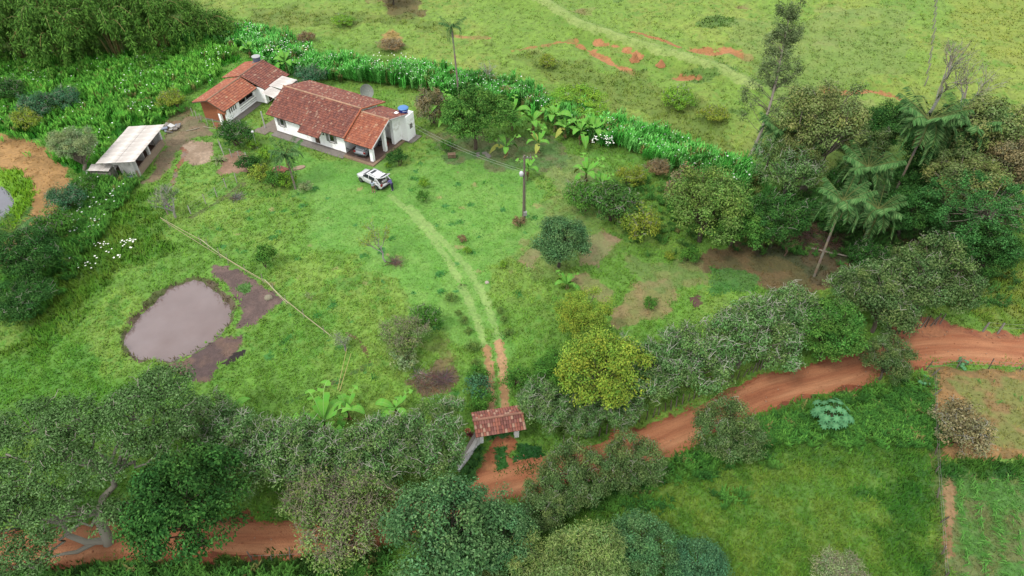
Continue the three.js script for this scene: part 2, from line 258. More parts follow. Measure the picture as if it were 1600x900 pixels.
  patch(R(-37.34,-74.58, -36.89,-76.83, -35.42,-77.44, -32.93,-75.32, -33.01,-72.7, -35.89,-71.71), [178, 142, 116], [160, 126, 100], 0.7, 1, 6, 8, 83);
  patch(R(-42.83,-78.06, -41.99,-76.83, -41.94,-74.58, -41.68,-72.7, -41.06,-69.65), [150, 130, 116], [160, 104, 76], 0.2, 0.9, 0, 8, 84, 0.25);
  patch(R(-41.29,-84.96, -39.86,-84.62, -39.01,-83.25, -40.1,-82.58), [182, 120, 86], [170, 112, 80], 0.4, 1, 0, 8, 85);
  patch(R(-50.2,-87.62, -48.05,-90.39, -44.82,-87.62, -45.81,-84.1), [140, 110, 78], [104, 112, 60], 0.8, 0.85, 60, 25, 86);
  patch(ditchLine, [96, 116, 58], [110, 112, 66], 0.4, 0.8, 90, 20, 87, 0.35);
  // mud beside the pond
  patch([...pondPoly, pondPoly[0]], [112, 92, 78], [96, 104, 56], 0.5, 0.9, 120, 30, 90, 0.25);
  patch(R(-31.83,-55.25, -30.38,-54.94, -26.79,-52.93, -24.32,-51.0, -23.05,-49.78, -23.82,-47.8, -25.17,-45.89, -26.32,-46.06, -26.45,-47.8, -28.21,-50.34, -29.95,-52.44, -31.54,-53.92), [126, 102, 94], [106, 86, 80], 0.5, 1, 14, 8, 91);
  patch(R(-31.5,-41.38, -29.48,-42.31, -27.77,-44.39, -25.59,-45.22, -24.93,-43.74, -26.45,-41.08, -27.06,-39.36, -28.46,-39.29, -30.25,-40.32), [124, 98, 84], [100, 80, 76], 0.5, 1, 14, 8, 92);
  patch(R(-26.67,-41.23, -25.74,-42.62, -24.71,-43.18, -24.62,-42.62, -25.91,-41.23), [52, 38, 34], [40, 30, 28], 0.15, 1, 0, 8, 93);
  patch(R(-27.95,-51.67, -26.93,-52.24, -26.2,-51.0, -27.05,-50.34), [92, 140, 62], [84, 128, 54], 0.3, 1, 200, 22, 94);
  patch(R(-15.84,-45.22, -14.49,-44.39, -13.28,-42.39, -13.04,-41.61), [128, 96, 66], [110, 86, 58], 0.2, 0.9, 0, 8, 95, 0.12);
  patch(R(-12.99,-41.23, -14.88,-39.73, -17.43,-38.28, -19.38,-37.02), [70, 116, 40], [96, 100, 52], 0.3, 0.8, 90, 14, 96, 0.2);
  patch(R(-9.08,-39.0, -8.15,-41.23, -5.88,-42.0, -4.58,-39.73, -5.32,-37.93, -6.69,-37.58), [134, 112, 80], [112, 96, 62], 1.4, 0.9, 40, 12, 97);
  patch(R(-8.38,-43.58, -6.04,-44.39, -4.7,-42.0, -6.35,-40.47), [120, 140, 64], [140, 130, 76], 1.4, 0.7, 120, 12, 98);
  // far bank of straw and the bright reeds round the second pond
  patch(R(-74.06,-82.41, -66.56,-81.25, -60.71,-78.06, -55.45,-73.56, -53.3,-69.65, -52.75,-65.74, -52.09,-62.08, -52.18,-58.66, -52.93,-55.45, -56.61,-52.44), [190, 146, 88], [168, 128, 72], 1, 1, 40, 25, 101);
  patch(R(-69.5,-74.58, -64.1,-73.56, -60.16,-72.13, -57.49,-69.65, -56.29,-66.37, -55.71,-62.08, -56.03,-58.66, -58.97,-56.5), [136, 186, 44], [120, 172, 40], 0.8, 1, 230, 60, 102);
  // rank growth on the slope below the barn
  patch(R(-48.22,-51.47, -46.92,-58.66, -45.94,-68.32, -39.95,-64.49, -39.09,-56.5, -41.53,-49.6, -43.48,-42.0, -47.0,-42.0), [112, 150, 48], [92, 148, 42], 3, 0.85, 240, 70, 111);
  patch(R(-86.53,-107.36, -70.45,-103.86, -57.56,-109.79, -47.1,-109.79, -42.6,-105.01, -47.07,-94.27, -48.32,-84.96, -52.88,-83.25, -52.86,-75.32, -53.96,-72.42, -61.65,-79.96, -72.82,-83.25), [78, 166, 40], [56, 140, 36], 2, 0.95, 240, 80, 112);
  patch(R(-45.44,-89.45, -44.89,-96.29, -42.27,-103.86, -38.54,-105.01, -36.4,-100.52, -40.12,-96.29, -43.33,-88.53), [112, 178, 56], [98, 168, 50], 1.5, 0.9, 220, 30, 113);
  patch(R(-47.64,-39.0, -43.87,-45.22, -32.04,-39.73, -27.41,-36.2, -45.3,-34.87), [98, 156, 46], [80, 146, 42], 3, 0.6, 220, 35, 114);
  // hill: red scars, yellow scrub, straw
  for (const [s, w] of [[scarps[0], 0.9], [scarps[1], 0.55], [scarps[2], 0.45], [scarps[3], 0.55], [scarps[4], 0.5]]) patch(s, [208, 136, 94], [188, 124, 78], 0.9, 0.9, 20, 14, 121, w * 0.9);
  patch(R(0.0,-105.56, 5.1,-106.91, 10.2,-107.45), [196, 128, 80], [150, 136, 70], 0.8, 0.8, 30, 20, 122, 0.4);
  patch(R(-8.94,-111.28, -6.28,-110.57, -3.64,-109.87), [196, 140, 92], [150, 136, 70], 0.8, 0.8, 30, 20, 123, 0.4);
  patch(R(19.48,-108.96, 23.16,-106.2, 25.7,-103.31), [200, 118, 76], [180, 110, 70], 0.5, 0.8, 20, 20, 124, 0.35);
  patch(R(-21.83,-112.81, -19.92,-114.78, -17.72,-111.36, -18.04,-107.57, -20.21,-108.35), [190, 150, 92], [164, 136, 72], 0.8, 0.9, 60, 40, 125);
  patch(R(-24.0,-125.34, -15.95,-125.38, -14.87,-119.18, -19.74,-118.03), [120, 98, 60], [104, 92, 54], 1.5, 0.8, 60, 40, 126);
  patch(ridgeLine, [168, 186, 104], [152, 176, 90], 0.6, 0.85, 60, 14, 127, 0.9);
  patch(R(-46.16,-117.55, -17.29,-115.57, -4.12,-107.94, 9.26,-92.04, 27.99,-76.83, 29.92,-85.71, 18.99,-96.35, 0.0,-105.56, -17.72,-119.98, -48.45,-125.73), [126, 142, 58], [106, 130, 50], 3, 0.6, 170, 45, 128);
  patch(R(70.69,-115.43, 99.78,-110.8, 85.58,-85.69, 63.02,-91.37), [164, 172, 70], [148, 164, 66], 7, 0.55, 170, 28, 129);
  patch(R(35.58,-108.71, 63.17,-108.61, 57.99,-91.96, 36.09,-89.73), [140, 162, 84], [124, 152, 70], 4, 0.6, 120, 30, 130);
}
const gx = [], gz = [];
{ let v = X0; while (v <= X1) { gx.push(v); v += 0.5; } let s = 1; v = X1; while (v < 1600) { s *= 1.35; v += s; gx.push(v); } s = 1; v = X0; while (v > -1600) { s *= 1.35; v -= s; gx.unshift(v); }
  v = Z0; while (v <= Z1) { gz.push(v); v += 0.5; } s = 1; v = Z1; while (v < 1600) { s *= 1.35; v += s; gz.push(v); } s = 1; v = Z0; while (v > -1600) { s *= 1.35; v -= s; gz.unshift(v); } }
const bumpTex = tex(512, 512, (u, v) => { const t = 255 * (0.55 * tfbm(u, v, 64, 5, 2) + 0.45 * tfbm(u, v, 16, 9, 3)); return [t, t, t]; }, false);
{
  const lut = new Uint8Array(1024); for (let i = 0; i < 1024; i++) lut[i] = Math.round(255 * l2s(s2l(i / 1023 * 1.0) / K));
  const d = new Uint8Array(TW * TH * 4); for (let k = 0; k < TW * TH; k++) { for (let q = 0; q < 3; q++) d[k * 4 + q] = lut[clamp(Math.round(cm[k * 3 + q] * 1023 / 255), 0, 1023)]; d[k * 4 + 3] = 255; }
  const t = new THREE.DataTexture(d, TW, TH); t.colorSpace = THREE.SRGBColorSpace; t.wrapS = t.wrapT = THREE.MirroredRepeatWrapping; t.magFilter = THREE.LinearFilter; t.minFilter = THREE.LinearMipmapLinearFilter; t.generateMipmaps = true; t.needsUpdate = true;
  const nx = gx.length, nz = gz.length, p = new Float32Array(nx * nz * 3), uv = new Float32Array(nx * nz * 2), uv1 = new Float32Array(nx * nz * 2), idx = new Uint32Array((nx - 1) * (nz - 1) * 6);
  let k = 0, q = 0;
  for (let j = 0; j < nz; j++) for (let i = 0; i < nx; i++, k++) {
    const x = gx[i], z = gz[j]; p[3 * k] = x; p[3 * k + 1] = Math.min(H(x, z), 60); p[3 * k + 2] = z;
    uv[2 * k] = (x - X0) / (X1 - X0); uv[2 * k + 1] = (z - Z0) / (Z1 - Z0); uv1[2 * k] = x / 6; uv1[2 * k + 1] = z / 6;
    if (i && j) { const a = k - nx - 1, b = k - nx, c = k, e = k - 1; idx[q++] = a; idx[q++] = e; idx[q++] = c; idx[q++] = a; idx[q++] = c; idx[q++] = b; }
  }
  const g = new THREE.BufferGeometry(); g.setAttribute('position', new THREE.BufferAttribute(p, 3)); g.setAttribute('uv', new THREE.BufferAttribute(uv, 2)); g.setAttribute('uv1', new THREE.BufferAttribute(uv1, 2)); g.setIndex(new THREE.BufferAttribute(idx, 1)); g.computeVertexNormals();
  bumpTex.channel = 1;
  structure('ground', g, new THREE.MeshStandardMaterial({ map: t, roughness: 1, bumpMap: bumpTex, bumpScale: 0.08 }), 'green farm pasture with bare earth patches and a rising hillside');
}
{ // the red earth road
  const n = roadLine.length, cols = 10, p = [], uv = [], idx = []; let len = 0;
  for (let i = 0; i < n; i++) {
    const a = roadLine[Math.max(0, i - 1)], b = roadLine[Math.min(n - 1, i + 1)]; let dx = b[0] - a[0], dz = b[1] - a[1]; const l = Math.hypot(dx, dz); dx /= l; dz /= l;
    if (i) len += Math.hypot(roadLine[i][0] - roadLine[i - 1][0], roadLine[i][1] - roadLine[i - 1][1]);
    const half = lerp(1.85, 1.4, i / n), e0 = half + (fbm(len / 2, 1, 7, 3) - 0.5) * 1.2, e1 = half + (fbm(len / 2, 9, 8, 3) - 0.5) * 1.2;
    for (let c = 0; c <= cols; c++) { const s = lerp(-e0, e1, c / cols), x = roadLine[i][0] - dz * s, z = roadLine[i][1] + dx * s; p.push(x, H(x, z) + 0.07 - (c === 0 || c === cols ? 0.1 : 0) - 0.04 * Math.exp(-((Math.abs(s) - 0.8) ** 2) / 0.06), z); uv.push(s / 4.4 + 0.5, len / 16); }
    if (i) for (let c = 0; c < cols; c++) { const k = i * (cols + 1) + c, m = k - cols - 1; idx.push(m, m + 1, k + 1, m, k + 1, k); }
  }
  const g = new THREE.BufferGeometry(); g.setAttribute('position', new THREE.Float32BufferAttribute(p, 3)); g.setAttribute('uv', new THREE.Float32BufferAttribute(uv, 2)); g.setIndex(idx); g.computeVertexNormals();
  const t = tex(256, 1024, (u, v) => {
    const s = (u - 0.5) * 4.4, wheel = Math.exp(-((Math.abs(s) - 0.8) ** 2) / 0.1), a = tfbm(u, v, 4, 21, 5), b = tnoise(u * 32, v * 16, 16, 22), f = tnoise(u * 128, v * 512, 128, 23), st = tnoise(u * 48, v * 8, 8, 24);
    const w = clamp(0.3 * wheel + 0.75 * (a - 0.2) + 0.25 * (st - 0.5)), sp = 0.88 + 0.12 * f + 0.1 * b, c = [lerp(176, 230, w), lerp(106, 170, w), lerp(68, 122, w)].map(k => k * sp);
    return c.map(k => 255 * l2s(s2l(k / 255) / K));
  });
  const bt = bumpTex.clone(); bt.channel = 0; bt.repeat.set(1, 3); bt.needsUpdate = true;
  const m = structure('dirt_road', g, new THREE.MeshStandardMaterial({ map: t, roughness: 1, bumpMap: bt, bumpScale: 0.05, side: THREE.DoubleSide }), 'winding red earth road between the trees');
}
{ // ponds: opaque muddy water
  const mk = (P, name, c, y, label) => { const cx = P.reduce((s, p) => s + p[0], 0) / P.length, cz = P.reduce((s, p) => s + p[1], 0) / P.length; const s = new THREE.Shape(P.map(p => { const l = Math.hypot(p[0] - cx, p[1] - cz); return new THREE.Vector2(cx + (p[0] - cx) * (1 + 0.25 / l), -(cz + (p[1] - cz) * (1 + 0.25 / l))); })); const g = new THREE.ShapeGeometry(s, 8); g.rotateX(-Math.PI / 2); g.translate(0, y, 0); const uv = g.attributes.uv, pp = g.attributes.position; for (let i = 0; i < uv.count; i++) uv.setXY(i, pp.getX(i) / 14, pp.getZ(i) / 14);
    const t = tex(256, 256, (u, v) => { const a = tfbm(u, v, 3, 91, 5), b = tfbm(u, v, 9, 95, 3); return c.map((q, i) => 255 * l2s(s2l(clamp((q + (a - 0.5) * [26, 34, 40][i] + (b - 0.5) * 14) / 255)) / K)); });
    structure(name, g, new THREE.MeshPhysicalMaterial({ map: t, roughness: 0.07, specularIntensity: 1 }), label); };
  mk(pondPoly, 'pond_water', [142, 122, 118], PONDY, 'murky mauve brown pond in the pasture');
  mk(pond2Poly, 'pond_water', [118, 116, 124], PONDY, 'grey pond beyond the straw coloured bank');
}


// ---------------------------------------------------------------- buildings
const plaster = (() => { const t = tex(512, 512, (u, v) => { const a = tfbm(u, v, 4, 31, 5), b = tfbm(u, v, 32, 35, 2), s = sstep(0.62, 0.8, tfbm(u, v, 6, 39, 4)) * 26; const k = 226 + 20 * a + 8 * b - s; return [k, k - 1 - s * 0.1, k - 3 - s * 0.25]; }); t.repeat.set(0.25, 0.25); return new THREE.MeshStandardMaterial({ map: t, roughness: 0.9 }); })();
const concrete = grained(176, 166, 156, 0.95), floorTile = grained(150, 122, 108, 0.7), wood = grained(120, 92, 70, 0.9, 1.5), greyWood = grained(150, 142, 130, 0.95, 1.5), carpet = plain(112, 106, 102, 0.95), whitePaint = plain(232, 230, 226, 0.6), brickWall = grained(206, 126, 84, 0.95, 1.2), metalDark = plain(50, 50, 54, 0.5, { metalness: 0.3 });
const glassClear = new THREE.MeshPhysicalMaterial({ color: 0xf4f8f8, roughness: 0.03, transmission: 1, thickness: 0, ior: 1.5 });
const tileMat = new THREE.MeshStandardMaterial({ vertexColors: true, roughness: 0.92, side: THREE.DoubleSide });
const cementMat = (() => { const t = tex(256, 256, (u, v) => { const k = 176 + 34 * tfbm(u, v, 4, 41, 5) + 22 * (tnoise(u * 4, v * 64, 4, 44) - 0.5) * 2; return [k + 10, k + 2, k - 6].map(q => 255 * l2s(s2l(clamp(q, 0, 255) / 255) / 1.5)); }); t.repeat.set(0.5, 0.5); return new THREE.MeshStandardMaterial({ map: t, roughness: 0.95, side: THREE.DoubleSide }); })();
const v3 = (a, b, t) => [lerp(a[0], b[0], t), lerp(a[1], b[1], t), lerp(a[2], b[2], t)];
function quadSlab(a, b, c, d, t) { // four corners of the upper face, thickness t downwards
  const P = [a, b, c, d, ...[a, b, c, d].map(p => [p[0], p[1] - t, p[2]])], F = [[0, 1, 2, 3], [7, 6, 5, 4], [0, 4, 5, 1], [1, 5, 6, 2], [2, 6, 7, 3], [3, 7, 4, 0]], p = [];
  for (const f of F) for (const k of [0, 1, 2, 0, 2, 3]) p.push(...P[f[k]]);
  const g = new THREE.BufferGeometry(); g.setAttribute('position', new THREE.Float32BufferAttribute(p, 3)); return boxUV(g);
}
const tileTones = [[164, 94, 78], [148, 84, 70], [174, 104, 84], [134, 78, 68], [158, 100, 88], [192, 148, 126]].map(c => alb(c[0] * 0.98, c[1] * 1.0, c[2] * 0.98));
const orangeTones = [[190, 112, 84], [178, 102, 76], [198, 122, 92], [166, 94, 74], [184, 116, 94], [206, 156, 126]].map(c => alb(c[0] * 1.02, c[1] * 1.02, c[2] * 0.98));
function tileCourses(a, b, c, d, seed, tones = tileTones, pale = 0.12) { // a, b the eave; d, c the ridge: overlapping barrel tiles in courses
  const m = new MB(), R = RNG(seed), wide = Math.hypot(b[0] - a[0], b[1] - a[1], b[2] - a[2]), up = Math.hypot(d[0] - a[0], d[1] - a[1], d[2] - a[2]), nc = Math.round(wide / 0.21), nr = Math.round(up / 0.32);
  const ex = v3(a, b, 1).map((q, i) => (q - a[i]) / wide), ey = d.map((q, i) => (q - a[i]) / up); let n = [ex[1] * ey[2] - ex[2] * ey[1], ex[2] * ey[0] - ex[0] * ey[2], ex[0] * ey[1] - ex[1] * ey[0]]; if (n[1] < 0) n = n.map(q => -q);
  for (let r = 0; r < nr; r++) for (let k = 0; k < nc; k++) {
    const f = R() < pale ? 5 : Math.floor(R() * 5), g = 0.93 + 0.14 * R(), c0 = tones[f].map(q => q * g), y0 = r * up / nr - 0.04, y1 = (r + 1) * up / nr + 0.03, xm = (k + 0.5) * wide / nc + (R() - 0.5) * 0.02, lift = 0.045 + 0.012 * R();
    const ring = (y, rad, h) => [0, 1, 2, 3, 4].map(s => { const t = Math.PI * s / 4, o = -Math.cos(t) * rad, q = Math.sin(t) * rad * 0.62 + h; return m.v(a[0] + ex[0] * (xm + o) + ey[0] * y + n[0] * q, a[1] + ex[1] * (xm + o) + ey[1] * y + n[1] * q, a[2] + ex[2] * (xm + o) + ey[2] * y + n[2] * q, c0); });
    const p = ring(y0, 0.11, lift), q = ring(y1, 0.092, 0.01);
    for (let s = 0; s < 4; s++) m.i.push(p[s], p[s + 1], q[s + 1], p[s], q[s + 1], q[s]);
    m.i.push(p[0], p[1], p[2], p[0], p[2], p[3], p[0], p[3], p[4]);
  }
  return m.geo();
}
function ridgeCap(parent, a, b, tone = [204, 160, 128]) { const m = new MB(), R = RNG(77), L = Math.hypot(b[0] - a[0], b[1] - a[1], b[2] - a[2]), n = Math.round(L / 0.4); for (let i = 0; i < n; i++) { const g = 0.8 + 0.35 * R(); m.tube([v3(a, b, i / n), v3(a, b, (i + 1.08) / n)], 0.125, 0.1, alb(...tone).map(q => q * g), 8, true); } part('ridge_cap', m.geo(), tileMat, parent); }
function tiledSlope(parent, a, b, c, d, seed, tones, pale) { const r = part('roof', quadSlab(a, b, c, d, 0.09), wood, parent); const t = part('tile_courses', tileCourses(a, b, c, d, seed, tones, pale), tileMat, r); t.userData.kind = 'stuff'; return r; }
function windowIn(parent, x0, x1, y0, y1, z, opt = {}) { // pane set back in the wall, frame, shutters open flat on the wall
  const w = part('window', slab(x0, x1, y0, y1, z - 0.14, z - 0.12), glassClear, parent);
  part('frame', join([slab(x0, x0 + 0.06, y0, y1, z - 0.12, z - 0.05), slab(x1 - 0.06, x1, y0, y1, z - 0.12, z - 0.05), slab(x0 + 0.06, x1 - 0.06, y1 - 0.06, y1, z - 0.12, z - 0.05), slab(x0 + 0.06, x1 - 0.06, y0, y0 + 0.06, z - 0.12, z - 0.05)]), opt.frame || whitePaint, w);
  if (opt.sill) part('sill', slab(x0 - 0.08, x1 + 0.08, y0 - 0.07, y0 - 0.003, z - 0.05, z + 0.08), concrete, w);
  if (opt.shutters) { const s = (x1 - x0) / 2; part('shutter', slab(x0 - s - 0.04, x0 - 0.02, y0, y1, z + 0.003, z + 0.045), opt.shutters, w); part('shutter', slab(x1 + 0.02, x1 + s + 0.04, y0, y1, z + 0.003, z + 0.045), opt.shutters, w); }
  return w;
}
const shutterGrey = grained(196, 194, 190, 0.8);
{ // farmhouse
  const h = thing('farmhouse', 'long white farmhouse with red brown tiled gable roof and open porch', 'house', -31.48, 0, -82.24, -28.5 * Math.PI / 180);
  h.position.y = H(h.position.x + 6, h.position.z + 1) + 0.05;
  part('foundation', slab(-0.06, 11.73, -0.9, 0.18, -7.26, 0.06), concrete, h);
  part('front_wall', wallWith([[0, 0.18], [11.67, 0.18], [11.67, 3.2], [0, 3.2]], [[0.85, 1.55, 1.15, 2.2], [4.3, 4.9, 1.4, 2.2], [6.6, 7.45, 0.2, 2.25], [9.15, 9.95, 1.1, 2.2]], 0.2), plaster, h);
  const gable = [[-0.203, 0.18], [-7.2, 0.18], [-7.2, 3.75], [-3.3, 4.75], [-0.203, 3.1]];
  for (const [x, nm] of [[0.0, 'gable_wall'], [11.47, 'gable_wall']]) { const g = prism(gable.map(p => [p[0], p[1]]), 0.2); g.rotateY(-Math.PI / 2); g.translate(x, 0, 0); part(nm, boxUV(g), plaster, h); }
  part('back_wall', slab(0.2, 11.47, 0.18, 3.75, -7.2, -7.0), plaster, h);
  windowIn(h, 0.85, 1.55, 1.15, 2.2, 0, { shutters: shutterGrey, sill: true }); windowIn(h, 4.3, 4.9, 1.4, 2.2, 0, { sill: true }); windowIn(h, 9.15, 9.95, 1.1, 2.2, 0, { shutters: shutterGrey, sill: true });
  const door = part('door', slab(6.6, 7.45, 0.2, 2.25, -0.16, -0.1), wood, h); part('handle', slab(7.3, 7.36, 1.1, 1.25, -0.1, -0.05), metalDark, door);
  part('lamp', join([slab(8.35, 8.42, 2.0, 2.1, 0.003, 0.1), new THREE.SphereGeometry(0.08, 8, 6).translate(8.385, 1.95, 0.12)]), metalDark, h);
  // roofs
  tiledSlope(h, [-0.45, 2.87, 0.8], [12.4, 2.87, 0.8], [12.4, 5, -3.3], [-0.45, 5, -3.3], 1, tileTones, 0.05);
  tiledSlope(h, [5.6, 2.4, 1.7], [9.0, 2.4, 1.7], [9.0, 2.88, 0.83], [5.6, 2.88, 0.83], 2, tileTones, 0.05);
  tiledSlope(h, [12.4, 3.72, -8.0], [-0.45, 3.72, -8.0], [-0.45, 4.98, -3.32], [12.4, 4.98, -3.32], 3, tileTones, 0.1);
  tiledSlope(h, [12.42, 2.62, 0.83], [16.75, 2.62, 0.83], [16.75, 4.7, -3.1], [12.42, 4.7, -3.1], 4, orangeTones, 0.05);
  tiledSlope(h, [16.75, 3.62, -7.0], [12.42, 3.62, -7.0], [12.42, 4.68, -3.12], [16.75, 4.68, -3.12], 5, tileTones, 0.05);
  ridgeCap(h, [-0.5, 5.05, -3.31], [12.4, 5.05, -3.31]); ridgeCap(h, [12.4, 4.75, -3.11], [16.8, 4.75, -3.11]);
  ridgeCap(h, [12.42, 2.9, 0.85], [12.42, 5.04, -3.28], [196, 110, 74]); ridgeCap(h, [12.42, 3.76, -8.0], [12.42, 5.0, -3.34], [196, 120, 84]);
  part('bargeboard', join([quadSlab([16.75, 2.66, 0.9], [16.82, 2.66, 0.9], [16.82, 4.74, -3.08], [16.75, 4.74, -3.08], 0.16), quadSlab([16.75, 4.74, -3.08], [16.82, 4.74, -3.08], [16.82, 3.64, -7.05], [16.75, 3.64, -7.05], 0.16)]), whitePaint, h);
  // porch
  part('porch_floor', slab(11.74, 16.1, -0.8, 0.16, -5.6, 0.36), floorTile, h);
  part('porch_edge', join([slab(11.74, 16.5, -0.8, 0.13, 0.363, 0.78), slab(16.103, 16.5, -0.8, 0.125, -6.1, 0.36)]), grained(196, 166, 134, 0.95), h);
  for (const z of [0.05, -2.6]) part('pillar', slab(15.55, 15.98, 0.16, z > 0 ? 2.9 : 4.25, z - 0.4, z), plaster, h);
  part('porch_wall', join([slab(15.5, 15.95, 0.16, 4.05, -6.2, -4.6), slab(12.0, 15.5, 0.16, 3.85, -5.85, -5.62)]), plaster, h);
  part('railing', join([...Array(9)].map((_, i) => slab(11.9 + i * 0.14, 11.93 + i * 0.14, 0.16, 1.0, 0.14, 0.17)).concat([slab(11.85, 13.1, 1.0, 1.05, 0.135, 0.175)])), metalDark, h);
  part('walkway', join([slab(-0.1, 11.9, -0.8, 0.06, 0.063, 1.15)]), concrete, h);
  part('side_patio', join([slab(-2.7, -0.063, -0.8, 0.05, -3.4, 0.5), slab(-3.0, -0.9, -0.8, 0.03, 0.503, 1.5)]), grained(168, 152, 136, 0.95), h);
  for (const z of [0.2, -2.4]) part('veranda_post', slab(-2.1, -1.98, 0.05, 2.5, z - 0.12, z), whitePaint, h);
  // white block that carries the water tank
  const tw = part('tank_tower', wallWith([[15.35, -0.3], [16.95, -0.3], [16.95, 3.6], [15.35, 3.6]], [], 1.75).translate(0, 0, -6.2), plaster, h);
  part('window', slab(16.953, 16.985, 1.6, 2.25, -7.4, -6.85), grained(168, 164, 158), tw);
  part('apron', slab(15.2, 17.7, -0.8, 0.08, -8.2, -6.103), concrete, h);
  // tank on the tower
  const L = (x, y, z) => { h.updateMatrixWorld(); return h.localToWorld(new THREE.Vector3(x, y, z)); };
  let p = L(16.1, 3.602, -7.0); const tk = thing('water_tank', 'round blue plastic water tank with a domed lid on a white tower', 'water tank', p.x, p.y, p.z, 0.4);
  part('body', new THREE.LatheGeometry([[0.001, 0], [0.5, 0], [0.53, 0.06], [0.56, 0.3], [0.6, 0.33], [0.62, 0.66], [0.66, 0.68], [0.66, 0.72]].map(q => new THREE.Vector2(...q)), 32), plain(44, 66, 160, 0.45), tk);
  part('lid', new THREE.LatheGeometry([[0.69, 0.7], [0.7, 0.75], [0.6, 0.83], [0.3, 0.92], [0.001, 0.94]].map(q => new THREE.Vector2(...q)), 32), plain(84, 146, 214, 0.45), tk);
  const pc = document.createElement('canvas'); pc.width = 128; pc.height = 32; { const c = pc.getContext('2d'); c.fillStyle = '#2a3f98'; c.fillRect(0, 0, 128, 32); c.strokeStyle = '#e8ecf4'; c.lineWidth = 7; c.beginPath(); c.moveTo(6, 20); for (let i = 0; i < 11; i++) c.lineTo(12 + i * 10.5, i % 2 ? 20 : 11); c.stroke(); }
  const pt = new THREE.CanvasTexture(pc); pt.colorSpace = THREE.SRGBColorSpace;
  part('printed_band', new THREE.CylinderGeometry(0.632, 0.615, 0.2, 12, 1, true, -0.5, 1.0).translate(0, 0.5, 0), new THREE.MeshStandardMaterial({ map: pt, roughness: 0.5, side: THREE.DoubleSide }), tk);
  // dish behind the roof
  p = L(8.7, 0, -8.7); const ds = thing('satellite_dish', 'large grey mesh satellite dish on a mast behind the farmhouse roof', 'satellite dish', p.x, H(p.x, p.z), p.z, 0.5);
  part('mast', new THREE.CylinderGeometry(0.05, 0.06, 4.0, 8).translate(0, 2.0, 0), plain(150, 150, 146, 0.6), ds);
  const prof = [...Array(9)].map((_, i) => { const r = i / 8 * 0.98; return new THREE.Vector2(Math.max(r, 0.001), r * r * 0.36); }), back = prof.slice().reverse().map(q => new THREE.Vector2(q.x, q.y - 0.03));
  const dg = new THREE.LatheGeometry([...prof, ...back], 28); dg.rotateX(1.05); dg.rotateY(0.25); dg.translate(0.05, 4.05, 0.1); part('reflector', dg, grained(168, 174, 160, 0.7, 2), ds);
  const am = new MB(), ax = new THREE.Vector3(0, 1, 0).applyAxisAngle(new THREE.Vector3(1, 0, 0), 1.05).applyAxisAngle(new THREE.Vector3(0, 1, 0), 0.25), f = [0.05 + ax.x * 0.8, 4.05 + ax.y * 0.8, 0.1 + ax.z * 0.8];
  for (let k = 0; k < 3; k++) { const q = new THREE.Vector3(Math.cos(k * 2.1) * 0.9, 0.3, Math.sin(k * 2.1) * 0.9).applyAxisAngle(new THREE.Vector3(1, 0, 0), 1.05).applyAxisAngle(new THREE.Vector3(0, 1, 0), 0.25); am.tube([[0.05 + q.x, 4.05 + q.y, 0.1 + q.z], f], 0.015, 0.015, alb(170, 170, 166), 5); }
  am.tube([f, [f[0] + ax.x * 0.12, f[1] + ax.y * 0.12, f[2] + ax.z * 0.12]], 0.06, 0.05, alb(190, 190, 186), 8, true); part('feed_arm', am.geo(), barkMat, ds);
  p = L(15.1, 0.163, -3.9); const pot = thing('red_tub', 'small red plastic tub on the porch floor beside the white wall', 'tub', p.x, p.y, p.z); part('body', new THREE.LatheGeometry([[0.001, 0.02], [0.24, 0], [0.32, 0.42], [0.35, 0.42], [0.27, 0.0], [0.001, 0.0]].map(q => new THREE.Vector2(...q)), 20), plain(176, 66, 52, 0.6, { side: THREE.DoubleSide }), pot);
}
function corrugated(w, d, rows = 2) { // sheet w along x (across the waves), d along z
  const n = Math.round(w / 0.177) * 6, g = new THREE.PlaneGeometry(w, d, n, rows); g.rotateX(-Math.PI / 2); const p = g.attributes.position; for (let i = 0; i < p.count; i++) p.setY(i, 0.026 * Math.sin(p.getX(i) / 0.177 * Math.PI * 2)); g.computeVertexNormals();
  const uv = g.attributes.uv; for (let i = 0; i < uv.count; i++) uv.setXY(i, p.getZ(i), p.getX(i)); return g;
}
